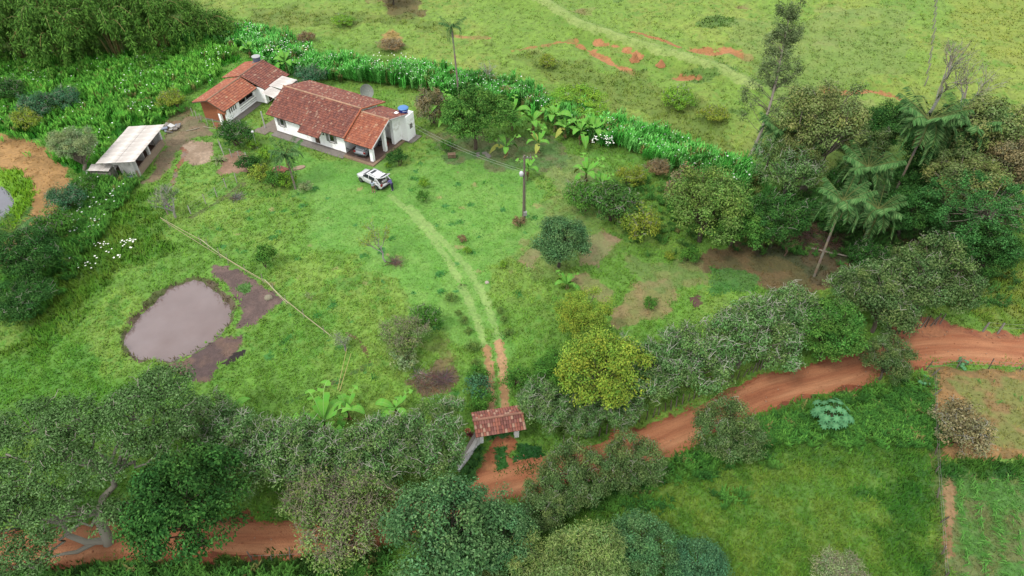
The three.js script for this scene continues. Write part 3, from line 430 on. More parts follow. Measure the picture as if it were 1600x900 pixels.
{ // second house with a brick end
  const h = thing('brick_end_house', 'narrow white house with orange tiled roof and bare brick end wall', 'house', -39.65, 0, -84.36, 69.5 * Math.PI / 180);
  h.position.set(-38.7, 0, -84.38); h.position.y = H(-38.7, -86) + 0.03;
  part('foundation', slab(-0.05, 11.35, -0.9, 0.15, -3.85, 0.05), concrete, h);
  part('front_wall', wallWith([[0, 0.15], [6.6, 0.15], [6.6, 2.62], [0, 2.62]], [[0.75, 1.05, 1.05, 2.0], [1.17, 1.47, 1.05, 2.0], [1.59, 1.89, 1.05, 2.0], [2.01, 2.31, 1.05, 2.0], [2.95, 6.1, 1.2, 2.15]], 0.18), plaster, h);
  for (const x of [0.75, 1.17, 1.59, 2.01]) windowIn(h, x, x + 0.3, 1.05, 2.0, 0);
  const op = part('window', slab(4.45, 4.55, 1.2, 2.15, -0.14, -0.04), whitePaint, h); part('sill', slab(2.9, 6.15, 1.1, 1.195, -0.1, 0.1), whitePaint, op);
  part('ledge', join([slab(2.9, 6.5, 0.75, 0.82, 0.003, 0.09), slab(2.9, 6.5, 0.45, 0.5, 0.003, 0.06)]), whitePaint, h);
  const gb = prism([[-0.18, 0.15], [-3.8, 0.15], [-3.8, 2.75], [-1.6, 3.4], [-0.18, 2.65]], 0.18); gb.rotateY(-Math.PI / 2);  part('brick_gable', boxUV(gb), brickWall, h);
  const gb2 = prism([[1.6, 0.15], [-3.8, 0.15], [-3.8, 2.75], [-1.6, 3.5], [1.6, 2.3]], 0.18); gb2.rotateY(-Math.PI / 2); gb2.translate(11.12, 0, 0); part('gable_wall', boxUV(gb2), plaster, h);
  part('back_wall', slab(0.18, 11.1, 0.15, 2.72, -3.8, -3.62), plaster, h);
  part('return_wall', slab(6.42, 6.6, 0.15, 2.35, 0.003, 1.8), plaster, h);
  part('wing_wall', join([wallWith([[6.6, 0.15], [11.1, 0.15], [11.1, 2.4], [6.6, 2.4]], [[7.0, 7.8, 0.16, 2.1]], 0.18).translate(0, 0, 1.8)]), plaster, h);
  part('door', slab(7.0, 7.8, 0.16, 2.1, 1.66, 1.7), wood, h);
  part('corner_pillar', join([slab(-0.25, 0.1, -0.6, 2.5, 0.053, 0.4), slab(-0.6, -0.255, -0.6, 1.7, -0.75, -0.45)]), plaster, h);
  const ln = quadSlab([-0.62, 1.8, 0.5], [-0.06, 2.35, 0.5], [-0.06, 2.35, -0.9], [-0.62, 1.8, -0.9], 0.08); part('small_awning', ln, brickWall, h);
  part('plinth_path', slab(-0.1, 6.4, -0.6, 0.05, 0.053, 0.9), concrete, h);
  tiledSlope(h, [-0.95, 2.4, 0.75], [6.3, 2.4, 0.75], [6.3, 3.58, -1.6], [-0.95, 3.58, -1.6], 11, orangeTones, 0.05);
  tiledSlope(h, [6.33, 2.2, 2.4], [11.7, 2.2, 2.4], [11.7, 3.75, -1.6], [6.33, 3.75, -1.6], 12, tileTones, 0.06);
  tiledSlope(h, [6.3, 2.85, -4.2], [-0.95, 2.85, -4.2], [-0.95, 3.56, -1.62], [6.3, 3.56, -1.62], 13, orangeTones, 0.05);
  tiledSlope(h, [11.7, 2.9, -4.9], [6.33, 2.9, -4.9], [6.33, 3.73, -1.62], [11.7, 3.73, -1.62], 14, orangeTones, 0.05);
  ridgeCap(h, [-1.0, 3.63, -1.61], [6.33, 3.63, -1.61], [180, 140, 112]); ridgeCap(h, [6.3, 3.8, -1.61], [11.75, 3.8, -1.61], [160, 124, 104]);
  part('bargeboard', join([quadSlab([-1.02, 2.42, 0.8], [-0.96, 2.42, 0.8], [-0.96, 3.6, -1.58], [-1.02, 3.6, -1.58], 0.14), quadSlab([-1.02, 3.6, -1.58], [-0.96, 3.6, -1.58], [-0.96, 2.88, -4.24], [-1.02, 2.88, -4.24], 0.14)]), wood, h);
  // grey sheet roof between the houses
  h.updateMatrixWorld(); const L = (x, y, z) => h.localToWorld(new THREE.Vector3(x, y, z));
  const cp = L(8, 0, 3.2), c = thing('covered_passage', 'grey cement sheet canopy on posts between the two tiled houses', 'canopy', cp.x, H(cp.x, cp.z), cp.z, h.rotation.y);
  const sh = corrugated(1.06, 2.5);
  for (let i = 0; i < 5; i++) { const low = i < 2, s = part('roof_sheet', sh, cementMat, c); s.position.set(-2.3 + i * 1.08, low ? 2.2 : 2.42 + (i % 2) * 0.014, low ? 0.35 : 0.1); s.rotation.x = low ? 0.22 : 0.08; }
  for (const x of [-2.6, -0.2, 2.6]) part('post', slab(x - 0.06, x + 0.06, -0.3, 2.2, 1.1, 1.22), whitePaint, c);
  part('beam', slab(-2.8, 2.8, 2.12, 2.22, 1.08, 1.24).translate(0, -0.1, 0), greyWood, c);
  const tp = L(11.3, 0, -2.4), t = thing('grey_water_tank', 'grey water tank with a pale lid behind the orange roof ridge', 'water tank', tp.x, H(tp.x, tp.z), tp.z);
  part('stand', join([[-0.45, -0.45], [0.45, -0.45], [-0.45, 0.45], [0.45, 0.45]].map(q => slab(q[0] - 0.08, q[0] + 0.08, -0.3, 3.5, q[1] - 0.08, q[1] + 0.08)).concat([slab(-0.62, 0.62, 3.5, 3.62, -0.62, 0.62)])), concrete, t);
  part('body', new THREE.CylinderGeometry(0.58, 0.52, 0.75, 28).translate(0, 4.0, 0), plain(104, 116, 140, 0.6), t);
  part('lid', new THREE.LatheGeometry([[0.62, 4.37], [0.62, 4.42], [0.35, 4.52], [0.001, 4.55]].map(q => new THREE.Vector2(...q)), 28), plain(196, 196, 196, 0.6), t);
}
{ // open barn
  const h = thing('open_barn', 'open sided barn with pale corrugated cement sheet roof', 'barn', -45.72, 0, -71.43, -2.7 * Math.PI / 180);
  h.position.y = H(-46, -74);
  const tan = grained(196, 172, 146, 0.95), dirty = (() => { const t = tex(256, 256, (u, v) => { const k = 150 + 60 * tfbm(u, v, 3, 61, 5) - 30 * sstep(0.55, 0.75, tfbm(u, v, 8, 66, 3)); return [k + 4, k, k - 6]; }); t.repeat.set(0.4, 0.4); return new THREE.MeshStandardMaterial({ map: t, roughness: 0.95 }); })();
  part('floor', slab(-3.9, -0.25, -0.5, 0.06, -7.3, -0.2), grained(132, 100, 84, 1), h);
  part('low_wall', slab(-0.24, 0, -0.6, 0.95, -7.5, -0.003), tan, h);
  for (const z of [-0.05, -3.55, -7.1]) part('pillar', slab(-0.27, 0.03, z > -1 ? -0.4 : 0.953, 2.9, z - 0.34, z), whitePaint, h);
  part('post', slab(-0.2, -0.1, 0.953, 2.9, -5.6, -5.5), greyWood, h);
  part('back_wall', slab(-4.0, -3.8, -0.5, 2.45, -7.5, 0), dirty, h);
  part('end_wall', slab(-3.8, -0.26, -0.5, 2.5, -7.5, -7.3), dirty, h);
  part('front_wall', wallWith([[-4, -0.5], [-0.28, -0.5], [-0.28, 2.75], [-4, 2.4]], [[-2.75, -2.1, -0.4, 1.7]], 0.18), dirty, h);
  part('partition', slab(-3.8, -0.9, 0.06, 1.6, -3.75, -3.6), dirty, h);
  const sh = corrugated(1.09, 2.5);
  for (let r = 0; r < 2; r++) for (let i = 0; i < 8; i++) { const s = part('roof_sheet', sh, cementMat, h); s.rotation.order = 'YXZ'; s.rotation.y = Math.PI / 2; s.rotation.x = -0.095; const xc = r ? -0.25 : -2.65; s.position.set(xc, 2.93 + (xc + 0.25) * 0.095 * 1.0 + (r ? 0 : 0.03) + (i % 2) * 0.012, 0.65 - i * 1.075 + (hash(i, r, 5) - 0.5) * 0.05); }
  part('rafter', join([0, 1, 2, 3].map(i => quadSlab([-4.1, 2.5, -0.2 - i * 2.4], [0.9, 2.97, -0.2 - i * 2.4], [0.9, 2.97, -0.3 - i * 2.4], [-4.1, 2.5, -0.3 - i * 2.4], 0.12))), greyWood, h);
  // small pen against the front
  const sp = corrugated(2.6, 1.15); const pr = part('pen_roof', sp, cementMat, h); pr.position.set(-4.0, 1.72, 0.7); pr.rotation.x = 0.2;
  part('pen_wall', join([slab(-5.2, -2.75, -0.6, 1.25, 1.0, 1.12), slab(-5.2, -5.08, -0.6, 1.4, 0.003, 0.997), slab(-2.87, -2.75, -0.6, 1.4, 0.003, 0.997)]), grained(166, 164, 146, 0.95), h);
  for (const x of [-5.1, -2.7]) part('pen_post', slab(x, x + 0.1, -0.5, 1.55, 1.13, 1.23), greyWood, h);
  const bar = thing('blue_drum', 'blue grey drum lying by the barn front wall', 'drum', -46.7, H(-46.7, -70.7), -70.75, 0.5); { const g = new THREE.LatheGeometry([[0.001, 0], [0.27, 0], [0.29, 0.03], [0.28, 0.28], [0.3, 0.3], [0.28, 0.32], [0.28, 0.6], [0.3, 0.62], [0.28, 0.64], [0.29, 0.88], [0.27, 0.9], [0.001, 0.9]].map(q => new THREE.Vector2(...q)), 20); g.rotateZ(Math.PI / 2); g.translate(0.45, 0.3, 0); part('body', g, plain(92, 112, 128, 0.6), bar); }
  const rb = thing('rubble_heap', 'heap of broken pale slabs and scrap at the barn corner', 'rubble', -46.13, 0, -82.58); rb.position.y = H(rb.position.x, rb.position.z);
  { const R = RNG(9); for (let i = 0; i < 14; i++) { const g = new THREE.BoxGeometry(0.3 + R() * 0.7, 0.06 + R() * 0.1, 0.25 + R() * 0.5); const m = part('slab', g, [whitePaint, concrete, greyWood, plain(150, 160, 176)][i % 4], rb); m.position.set((R() - 0.5) * 2.6, 0.08 + R() * 0.25, (R() - 0.5) * 2.2); m.rotation.set((R() - 0.5) * 0.6, R() * 3, (R() - 0.5) * 0.6); } }
}
{ // roofed gateway
  const a = [-2.53,-32.95], b = [0.37,-33.52], ang = -Math.atan2(b[1] - a[1], b[0] - a[0]), w = Math.hypot(b[0] - a[0], b[1] - a[1]);
  const h = thing('roofed_gateway', 'farm gateway with a small red tiled roof on white pillars', 'gateway', a[0], H(a[0], a[1]), a[1], ang);
  for (const x of [0, w]) part('pillar', slab(x - 0.18, x + 0.18, -0.4, 2.55, -0.2, 0.16), plaster, h);
  part('beam', join([slab(-0.5, w + 0.5, 2.55, 2.7, -0.12, 0.08), slab(-0.4, -0.28, 2.3, 2.45, -1.0, 1.0), slab(w + 0.28, w + 0.4, 2.3, 2.45, -1.0, 1.0)]), wood, h);
  tiledSlope(h, [-0.55, 2.42, 1.15], [w + 0.55, 2.42, 1.15], [w + 0.55, 3.0, 0], [-0.55, 3.0, 0], 21, tileTones, 0.1);
  tiledSlope(h, [w + 0.55, 2.42, -1.15], [-0.55, 2.42, -1.15], [-0.55, 2.99, -0.02], [w + 0.55, 2.99, -0.02], 22, tileTones, 0.1);
  ridgeCap(h, [-0.6, 3.04, -0.01], [w + 0.6, 3.04, -0.01], [170, 120, 98]);
  const c = [-4.27,-30.36], q = thing('white_wall', 'white rendered wall sloping down beside the gateway', 'wall', a[0], H(a[0], a[1]), a[1], -Math.atan2(c[1] - a[1], c[0] - a[0])), l = Math.hypot(c[0] - a[0], c[1] - a[1]);
  const g = prism([[0.25, -0.6], [l, -0.6], [l, 0.9], [1.4, 1.5], [0.25, 2.1]], 0.2); g.translate(0, 0, 0.1); part('panel', g, (() => { const t = tex(256, 256, (u, v) => { const k = 176 + 60 * tfbm(u, v, 4, 71, 4) - 40 * sstep(0.5, 0.72, tfbm(u, v, 9, 75, 3)); return [k, k - 2, k - 4]; }); t.repeat.set(0.3, 0.3); return new THREE.MeshStandardMaterial({ map: t, roughness: 0.95 }); })(), q);
  part('coping', join([quadSlab([0.25, 2.16, 0.14], [1.4, 1.56, 0.14], [1.4, 1.56, -0.14], [0.25, 2.16, -0.14], 0.06), quadSlab([1.4, 1.56, 0.14], [l, 0.96, 0.14], [l, 0.96, -0.14], [1.4, 1.56, -0.14], 0.06)]), concrete, q);
}
{ // little tiled shelter in the garden
  const h = thing('garden_shelter', 'tiny shelter with a red tiled roof among garden shrubs', 'shelter', -28.14, 0, -71.29, -0.5); h.position.y = H(h.position.x, h.position.z);
  for (const [x, z] of [[-0.6, -0.4], [0.6, -0.4], [-0.6, 0.4], [0.6, 0.4]]) part('post', slab(x - 0.05, x + 0.05, -0.2, 1.05, z - 0.05, z + 0.05), whitePaint, h);
  tiledSlope(h, [-0.9, 0.98, 0.75], [0.9, 0.98, 0.75], [0.9, 1.35, 0], [-0.9, 1.35, 0], 31, tileTones, 0.05); tiledSlope(h, [0.9, 0.98, -0.75], [-0.9, 0.98, -0.75], [-0.9, 1.34, -0.02], [0.9, 1.34, -0.02], 32, tileTones, 0.05);
  const s = thing('stone_slab', 'flat pale stone slab lying on the lawn near the garden shelter', 'stone slab', -26.65, 0, -73.42, 0.5); s.position.y = H(s.position.x, s.position.z); const g = new THREE.CylinderGeometry(0.55, 0.6, 0.14, 9); g.scale(1.5, 1, 0.75); g.translate(0, 0.06, 0); part('slab', g, grained(200, 170, 142, 0.95), s);
}

// ---------------------------------------------------------------- trees and shrubs
function rdir(R) { const z = 2 * R() - 1, t = R() * 6.2832, s = Math.sqrt(1 - z * z); return [s * Math.cos(t), z, s * Math.sin(t)]; }
function leafCloud(m, R, cx, cy, cz, rx, ry, n, o, tint) { // leaves through one clump
  for (let k = 0; k < n; k++) {
    const d = rdir(R), r = Math.pow(R(), 0.45), px = cx + d[0] * rx * r, py = cy + d[1] * ry * r, pz = cz + d[2] * rx * r;
    let nx = d[0] * 0.8 + (R() - 0.5) * 0.85, ny = d[1] * 0.5 + 0.5 + (R() - 0.5) * 0.6, nz = d[2] * 0.8 + (R() - 0.5) * 0.85; let l = Math.hypot(nx, ny, nz); nx /= l; ny /= l; nz /= l;
    let ax = d[0] * 0.6 + (R() - 0.5) * 1.6, ay = (o.droop || 0) + (R() - 0.5) * 0.9, az = d[2] * 0.6 + (R() - 0.5) * 1.6; const q = ax * nx + ay * ny + az * nz; ax -= q * nx; ay -= q * ny; az -= q * nz; l = Math.hypot(ax, ay, az) || 1; ax /= l; ay /= l; az /= l;
    const a = o.cols[Math.floor(R() * o.cols.length)], g = (0.84 + 0.32 * R()), s = 0.55 + 0.8 * R();
    m.leaf(px, py, pz, ax, ay, az, nx, ny, nz, o.L * s, o.W * s, [a[0] * g * tint[0], a[1] * g * tint[1], a[2] * g * tint[2]], 0.12);
  }
}
function branchPath(R, a, b, wob, n = 4) { const p = []; const L = Math.hypot(b[0] - a[0], b[1] - a[1], b[2] - a[2]); for (let k = 0; k <= n; k++) { const t = k / n, w = k && k < n ? wob * L : 0; p.push([lerp(a[0], b[0], t) + (R() - 0.5) * w, lerp(a[1], b[1], t) + (R() - 0.5) * w + Math.sin(t * Math.PI) * wob * L * 0.3, lerp(a[2], b[2], t) + (R() - 0.5) * w]); } return p; }
/* o: rx, ry crown radii; hc crown centre height; clumps, cr clump radius, n leaves per clump, L, W leaf size, cols, bark, twigs per clump */
function makeTree(seed, o) {
  const R = RNG(seed), m = new MB(), b = new MB(), g = new THREE.Group(), cent = [], bark = alb(...(o.bark || [120, 112, 98]));
  const lob = []; for (let k = 0; k < (o.lobes || 5); k++) { const d = rdir(R); lob.push([d[0], Math.abs(d[1]) * 0.7, d[2], (R() < 0.35 ? -0.22 : 0.14 + 0.26 * R())]); }
  for (let k = 0; k < o.clumps; k++) {
    let d = rdir(R); if (d[1] < -0.35) d = [d[0], -d[1] * 0.5, d[2]];
    const inner = R() < (o.inner ?? 0.22); let r = inner ? 0.25 + 0.45 * R() : 0.74 + 0.14 * R();
    for (const q of lob) { const c = d[0] * q[0] + d[1] * q[1] + d[2] * q[2]; if (c > 0.6) r *= 1 + q[3] * (c - 0.6) * 2; else if (c < -0.5) r *= 0.93; }
    const c = [d[0] * o.rx * r, o.hc + d[1] * o.ry * r, d[2] * o.rx * r]; if (c[1] < o.hc * 0.28) c[1] = o.hc * (0.28 + 0.2 * R()); cent.push(c);
    const s = o.cr * (0.7 + 0.6 * R()), t = 0.78 + 0.44 * R(), y = 1 + (R() - 0.5) * 0.3; leafCloud(m, R, c[0], c[1], c[2], s, s * (o.flat || 0.7), Math.round(o.n * (0.7 + 0.6 * R())), o, [t * y, t, t * (2 - y) * 0.5 + t * 0.5]);
  }
  const lean = [(R() - 0.5) * o.hc * 0.2, (R() - 0.5) * o.hc * 0.2], tr = o.trunk || 0.045 * o.hc + 0.05;
  if (o.stems) for (let k = 0; k < o.stems; k++) { const t = R() * 6.28, e = [Math.cos(t) * o.rx * 0.35, o.hc * 0.8, Math.sin(t) * o.rx * 0.35]; b.tube(branchPath(R, [Math.cos(t) * 0.12, -0.3, Math.sin(t) * 0.12], e, 0.12, 5), tr * 0.55, tr * 0.22, bark, 5); }
  else b.tube(branchPath(R, [0, -0.4, 0], [lean[0], o.hc * 0.72, lean[1]], 0.08, 6), tr, tr * 0.55, bark, 7);
  for (const c of cent) { if (R() > (o.limbs ?? 0.55)) continue; const f = 0.35 + 0.35 * R(), s0 = [lean[0] * f, o.hc * 0.72 * f + o.hc * 0.1, lean[1] * f]; b.tube(branchPath(R, s0, c, 0.16, 4), tr * 0.3, 0.02, bark, 4); }
  if (o.twigs) { const tc = alb(...(o.twigCol || [184, 180, 162])); for (const c of cent) { const nt = Math.round(o.twigs * (0.5 + R())); for (let k = 0; k < nt; k++) { const d = rdir(R), ln = o.cr * (0.7 + 0.75 * R()), e = [c[0] + d[0] * ln, c[1] + (Math.abs(d[1]) * 0.8 + 0.15) * ln, c[2] + d[2] * ln], s0 = [c[0] + (R() - 0.5) * o.cr * 0.9, c[1] - 0.1 * o.cr, c[2] + (R() - 0.5) * o.cr * 0.9]; const gr = 0.7 + 0.5 * R(); const pt = branchPath(R, s0, e, 0.35, 3); b.tube(pt, o.twigR || 0.028, 0.012, tc.map(q => q * gr), 3); const h = [pt[1][0] + (R() - 0.5) * ln * 0.9, pt[1][1] + R() * ln * 0.4, pt[1][2] + (R() - 0.5) * ln * 0.9]; b.tube([pt[1], v3(pt[1], h, 0.5).map(q => q + (R() - 0.5) * 0.12), h], (o.twigR || 0.028) * 0.8, 0.01, tc.map(q => q * gr), 3); } } }
  part('trunk', b.geo(), barkMat, g); const c = part('crown', m.geo(), leafMat, g); c.userData.kind = 'stuff';
  return g;
}
const C = (...a) => a.map(c => alb(...c).map(q => q * 1.12));                // sunlit leaf tones as read from the photograph lie among shaded ones
const SPEC = {
  lichen: { rx: 4, ry: 2.8, hc: 3.7, clumps: 92, cr: 0.8, n: 200, L: 0.19, W: 0.1, cols: C([94, 136, 68], [114, 152, 84], [78, 118, 56], [130, 160, 100]), bark: [134, 128, 112], twigs: 2.6, twigCol: [206, 206, 184], twigR: 0.034, flat: 0.65, lobes: 6 },
  dark: { rx: 4, ry: 3.2, hc: 3.8, clumps: 100, cr: 0.82, n: 235, L: 0.18, W: 0.095, cols: C([80, 124, 70], [96, 140, 82], [68, 110, 62], [112, 152, 98]), bark: [96, 86, 72], flat: 0.65, lobes: 5, inner: 0.15 },
  bright: { rx: 4, ry: 3.4, hc: 4.0, clumps: 110, cr: 0.8, n: 210, L: 0.2, W: 0.11, cols: C([76, 130, 48], [94, 146, 58], [62, 112, 42], [110, 156, 70]), bark: [104, 90, 72], flat: 0.6, lobes: 5, inner: 0.15 },
  yellow: { rx: 4, ry: 3.4, hc: 4.2, clumps: 100, cr: 0.85, n: 200, L: 0.18, W: 0.1, cols: C([152, 182, 62], [132, 170, 58], [168, 192, 74], [112, 154, 54], [162, 178, 66]), bark: [110, 98, 78], flat: 0.7, lobes: 6 },
  feather: { rx: 3, ry: 3.0, hc: 4.5, clumps: 70, cr: 0.75, n: 220, L: 0.26, W: 0.05, cols: C([134, 158, 88], [116, 146, 72], [150, 170, 104], [96, 128, 60]), bark: [120, 124, 84], flat: 0.9, droop: -0.5, lobes: 6 },
  twiggy: { rx: 3, ry: 1.9, hc: 2.4, clumps: 70, cr: 0.7, n: 95, L: 0.17, W: 0.08, cols: C([126, 162, 78], [146, 174, 98], [106, 142, 62], [152, 168, 112]), bark: [140, 128, 108], twigs: 5, twigCol: [178, 164, 140], twigR: 0.022, stems: 6, flat: 0.7 },
  olive: { rx: 4, ry: 3.0, hc: 3.6, clumps: 90, cr: 0.78, n: 240, L: 0.18, W: 0.095, cols: C([86, 116, 58], [104, 132, 72], [70, 100, 50], [120, 142, 88]), bark: [116, 106, 88], twigs: 0.6, flat: 0.65, lobes: 6 },
  shrub: { rx: 1, ry: 0.75, hc: 0.8, clumps: 26, cr: 0.34, n: 70, L: 0.13, W: 0.07, cols: C([76, 146, 44], [96, 164, 56], [62, 124, 42]), bark: [112, 96, 76], stems: 4, flat: 0.8, trunk: 0.07 },
  bush: { rx: 2, ry: 1.5, hc: 1.5, clumps: 60, cr: 0.55, n: 96, L: 0.15, W: 0.08, cols: C([78, 122, 54], [96, 140, 64], [64, 104, 46]), bark: [112, 98, 78], stems: 5, twigs: 0.8, flat: 0.75 },
  airy: { rx: 4, ry: 4.6, hc: 8.0, clumps: 120, cr: 0.85, n: 190, L: 0.24, W: 0.1, cols: C([122, 142, 74], [140, 156, 90], [104, 126, 62], [150, 158, 100]), bark: [168, 156, 136], flat: 0.9, limbs: 0.7, twigs: 0.4, lobes: 12, inner: 0.2 },
};
const TONE = { // the same habit in another leaf colour
  brown: C([146, 138, 96], [128, 124, 80], [160, 150, 112]), lime: C([128, 178, 52], [146, 190, 64], [104, 156, 48]), deep: C([52, 100, 40], [66, 116, 48], [44, 86, 36], [80, 128, 58]), pale: C([150, 172, 112], [168, 184, 132], [128, 154, 94]), blue: C([78, 128, 84], [96, 146, 100], [64, 110, 72]), dry: C([150, 128, 88], [132, 112, 78], [168, 146, 106]), gold: C([150, 172, 60], [168, 184, 72], [124, 152, 52]), mid: C([84, 140, 50], [100, 154, 60], [70, 122, 46]), fresh: C([114, 154, 66], [134, 168, 80], [94, 136, 56], [124, 150, 80]),
};
const protos = {};
function protoOf(kind, variant, tone) { const k = kind + variant + (tone || ''); if (!protos[k]) { const o = { ...SPEC[kind] }; if (tone) o.cols = TONE[tone]; protos[k] = makeTree(Object.keys(SPEC).indexOf(kind) * 100 + variant * 7 + 3, o); } return protos[k]; }
let treeCount = 0;
function tree(kind, x, z, s, label, opt = {}) {
  const o = copyOf(protoOf(kind, opt.v ?? (treeCount % (opt.kinds || 2)), opt.tone), opt.name || (kind === 'shrub' || kind === 'bush' ? 'shrub' : 'tree'));
  treeCount++; o.position.set(x, H(x, z) - 0.05, z); o.scale.set(s * (opt.wx || 1), s * (opt.h || 1), s * (opt.wx || 1)); o.rotation.y = opt.turn ?? treeCount * 2.399;
  return tag(o, label, opt.cat || (kind === 'shrub' || kind === 'bush' ? 'shrub' : 'tree'), opt.group);
}
// along the road, foreground
tree('lichen',-20.03,-29.9,0.91, 'grey green tree wedged against the great spreading tree', { v: 0 });
tree('lichen',-16.65,-29.9,0.91, 'grey green twiggy tree in front of the half hidden banana leaves', { v: 1 });
tree('lichen',-13.64,-29.67,0.67, 'smaller grey green tree below the tall banana plant', { v: 0 });
tree('lichen',-10.14,-29.9,0.91, 'grey lichen covered tree next to the tall banana plant', { v: 1 });
tree('lichen',-6.45,-30.61,0.86, 'rounded grey tree beside the white gateway wall', { v: 0 });
tree('lichen',-23.74,-32.67,0.76, 'grey green crown behind the dense dark glossy tree', { v: 1 });
tree('twiggy',-13.94,-25.92,0.93, 'light green straggly tree with bare twigs beside the red road', { h: 1.4, v: 0 });
tree('twiggy',-11.84,-23.56,1.04, 'light green straggly tree hanging low over the red road', { h: 1.2, v: 0, turn: 2 });
tree('twiggy',-10.91,-26.07,1.01, 'light green straggly tree touching the huge rounded tree', { h: 1.4, v: 1 });
tree('bright',-22.63,-24.21,1.10, 'dense dark green tree with glossy leaves against the spreading tree', { tone: 'deep', h: 1.2, v: 1 });
tree('dark',-4.68,-22.37,1.20, 'huge rounded blue green tree on the verge below the gateway', { h: 1.05, v: 0 });
tree('dark',-0.88,-23.01,0.82, 'blue green tree crown merging with the huge rounded tree', { v: 1 });
tree('feather',5.47,-21.17,0.91, 'pale yellow green feathery tree among dark crowns on the verge', { v: 0, h: 0.9 });
tree('feather',2.73,-20.68,0.84, 'pale feathery tree in front of the huge rounded blue green tree', { v: 1, h: 0.85 });
tree('feather',-2.32,-20.25,0.63, 'small pale feathery tree overlapping the huge rounded tree', { v: 0, h: 0.7 });
tree('dark',8.8,-22.75,0.72, 'dark blue green tree behind the pale feathery tree', { v: 1, h: 0.9 });
tree('dark',12.74,-21.29,0.65, 'blue green tree standing at the edge of the mown meadow', { v: 0, h: 0.85, tone: 'blue' });
tree('twiggy',22.51,-21.26,0.66, 'small bare twigged tree alone in the lower meadow', { v: 1, tone: 'pale' });
tree('olive',4.78,-28.39,0.75, 'olive tree below the road opposite the yellow tree', { v: 0 });
tree('olive',9.01,-29.42,0.68, 'olive tree below the road next to bare red earth', { v: 1 });
tree('olive',2.9,-26.34,0.61, 'small olive tree at the road end of the gateway drive', { v: 1, h: 0.9 });
tree('olive',16.98,-32.01,0.77, 'round olive tree standing alone on the meadow side of the road', { v: 0, turn: 1 });
tree('olive',33.0,-39.91,0.62, 'olive tree at the bend of the red road', { v: 1, h: 1.15 });
tree('bush',35.99,-32.97,1.29, 'brownish olive bush standing in the dry tilled plot', { tone: 'brown', v: 0, h: 1.1 });
tree('yellow',6.15,-44.48,0.70, 'smaller yellow green tree behind the larger yellow one', { v: 1 });
tree('yellow',7.07,-36.54,1.01, 'large yellow green tree by the gateway drive', { v: 0, h: 1.15 });
tree('yellow',3.69,-38.07,0.68, 'olive yellow tree crown against the large yellow tree', { v: 1, tone: 'mid', h: 1.0 });
tree('lichen',2.61,-34.91,0.69, 'grey twiggy tree leaning over the gateway roof', { v: 1, h: 1.05 });
tree('lichen',11.38,-37.64,0.84, 'grey green tree beside the large yellow tree', { v: 0 });
tree('lichen',8.64,-35.0,0.65, 'grey twiggy tree below the large yellow tree by the road', { v: 1 });
tree('lichen',5.46,-34.02,0.55, 'small grey tree between the gateway and the stake fence', { v: 0 });
tree('lichen',15.51,-38.78,1.00, 'grey green roadside tree with pale lichen twigs above the red bank', { v: 1 });
tree('lichen',20.32,-41.04,1.03, 'grey green roadside tree between lichen tree and bright green tree', { v: 0 });
tree('lichen',25.13,-44.06,0.94, 'grey green tree behind the bright round green tree', { v: 1 });
tree('bright',28.42,-42.57,0.91, 'bright round green tree overhanging the bend in the road', { v: 0 });
tree('olive',34.3,-45.51,1.10, 'grey olive tree above the stake fence', { v: 1 });
tree('olive',39.46,-48.0,1.13, 'olive tree at the wood edge above the stake fence', { v: 0, h: 1.1 });
tree('lichen',32.75,-47.9,0.83, 'grey twigged tree in the wood beside the round bush', { v: 1 });
tree('bush',37.19,-55.25,1.00, 'round dark green bush under the leaning palms', { tone: 'deep', v: 0 });
// round the yard
tree('dark',5.02,-54.76,0.93, 'round dark blue green tree alone on the lawn', { v: 0, h: 0.95, turn: 0.4 });
tree('bright',-4.8,-77.87,1.18, 'big dense green tree behind the yard near the leaning palm', { v: 1, h: 1.0, cat: 'tree', name: 'tree' });
tree('bush',-10.87,-84.31,1.21, 'brownish round shrub on bare stems next to the tank tower', { tone: 'brown', v: 0, h: 1.5 });
tree('shrub',-8.24,-77.74,1.07, 'small round green shrub near the wooden crate', { tone: 'mid', v: 1 });
tree('shrub',-14.22,-74.2,1.36, 'dark green shrub at the porch corner', { tone: 'deep', v: 0 });
tree('shrub',-15.42,-73.55,0.48, 'tiny pale yellow shrub beside the porch shrub', { tone: 'lime', v: 1 });
tree('shrub',-10.63,-69.56,0.77, 'light green shrub on the lawn beside the parked white car', { tone: 'lime', v: 1 });
tree('shrub',-10.34,-66.52,0.90, 'leafy shrub on the lawn next to the drive', { tone: 'mid', v: 0 });
tree('bush',-35.83,-78.64,1.28, 'large round dark shrub by the white garden fence', { tone: 'deep', v: 0 });
tree('yellow',20.44,-58.97,1.21, 'large light green tree at the edge of the wood', { tone: 'fresh', v: 0, h: 1.05, name: 'tree', cat: 'tree' });
tree('bush',20.1,-65.19,1.46, 'dry brownish shrub against the large light green tree', { tone: 'dry', v: 1, h: 1.2 });
tree('bright',23.67,-58.26,0.85, 'bright leafy tree at the wood edge above bare leaf litter', { v: 1, name: 'tree', cat: 'tree' });
tree('olive',27.91,-57.93,1.01, 'dark green tree shading the leaf litter in the wood', { v: 0, tone: 'deep' });
tree('bush',11.37,-62.45,1.60, 'grey green shrub between the dark round tree and the wood', { v: 0, h: 1.1 });
tree('bush',8.36,-64.35,1.27, 'green shrub below the paired banana plants', { tone: 'mid', v: 1 });
tree('bush',13.92,-59.72,1.22, 'olive shrub beside the bare pale ground', { tone: 'gold', v: 1, h: 1.1 });
tree('bush',14.16,-69.57,0.96, 'straw tinted shrub in front of the lily hedge', { tone: 'gold', v: 0 });
tree('bush',17.98,-71.76,0.78, 'dry reddish shrub against the lily hedge', { tone: 'dry', v: 1 });
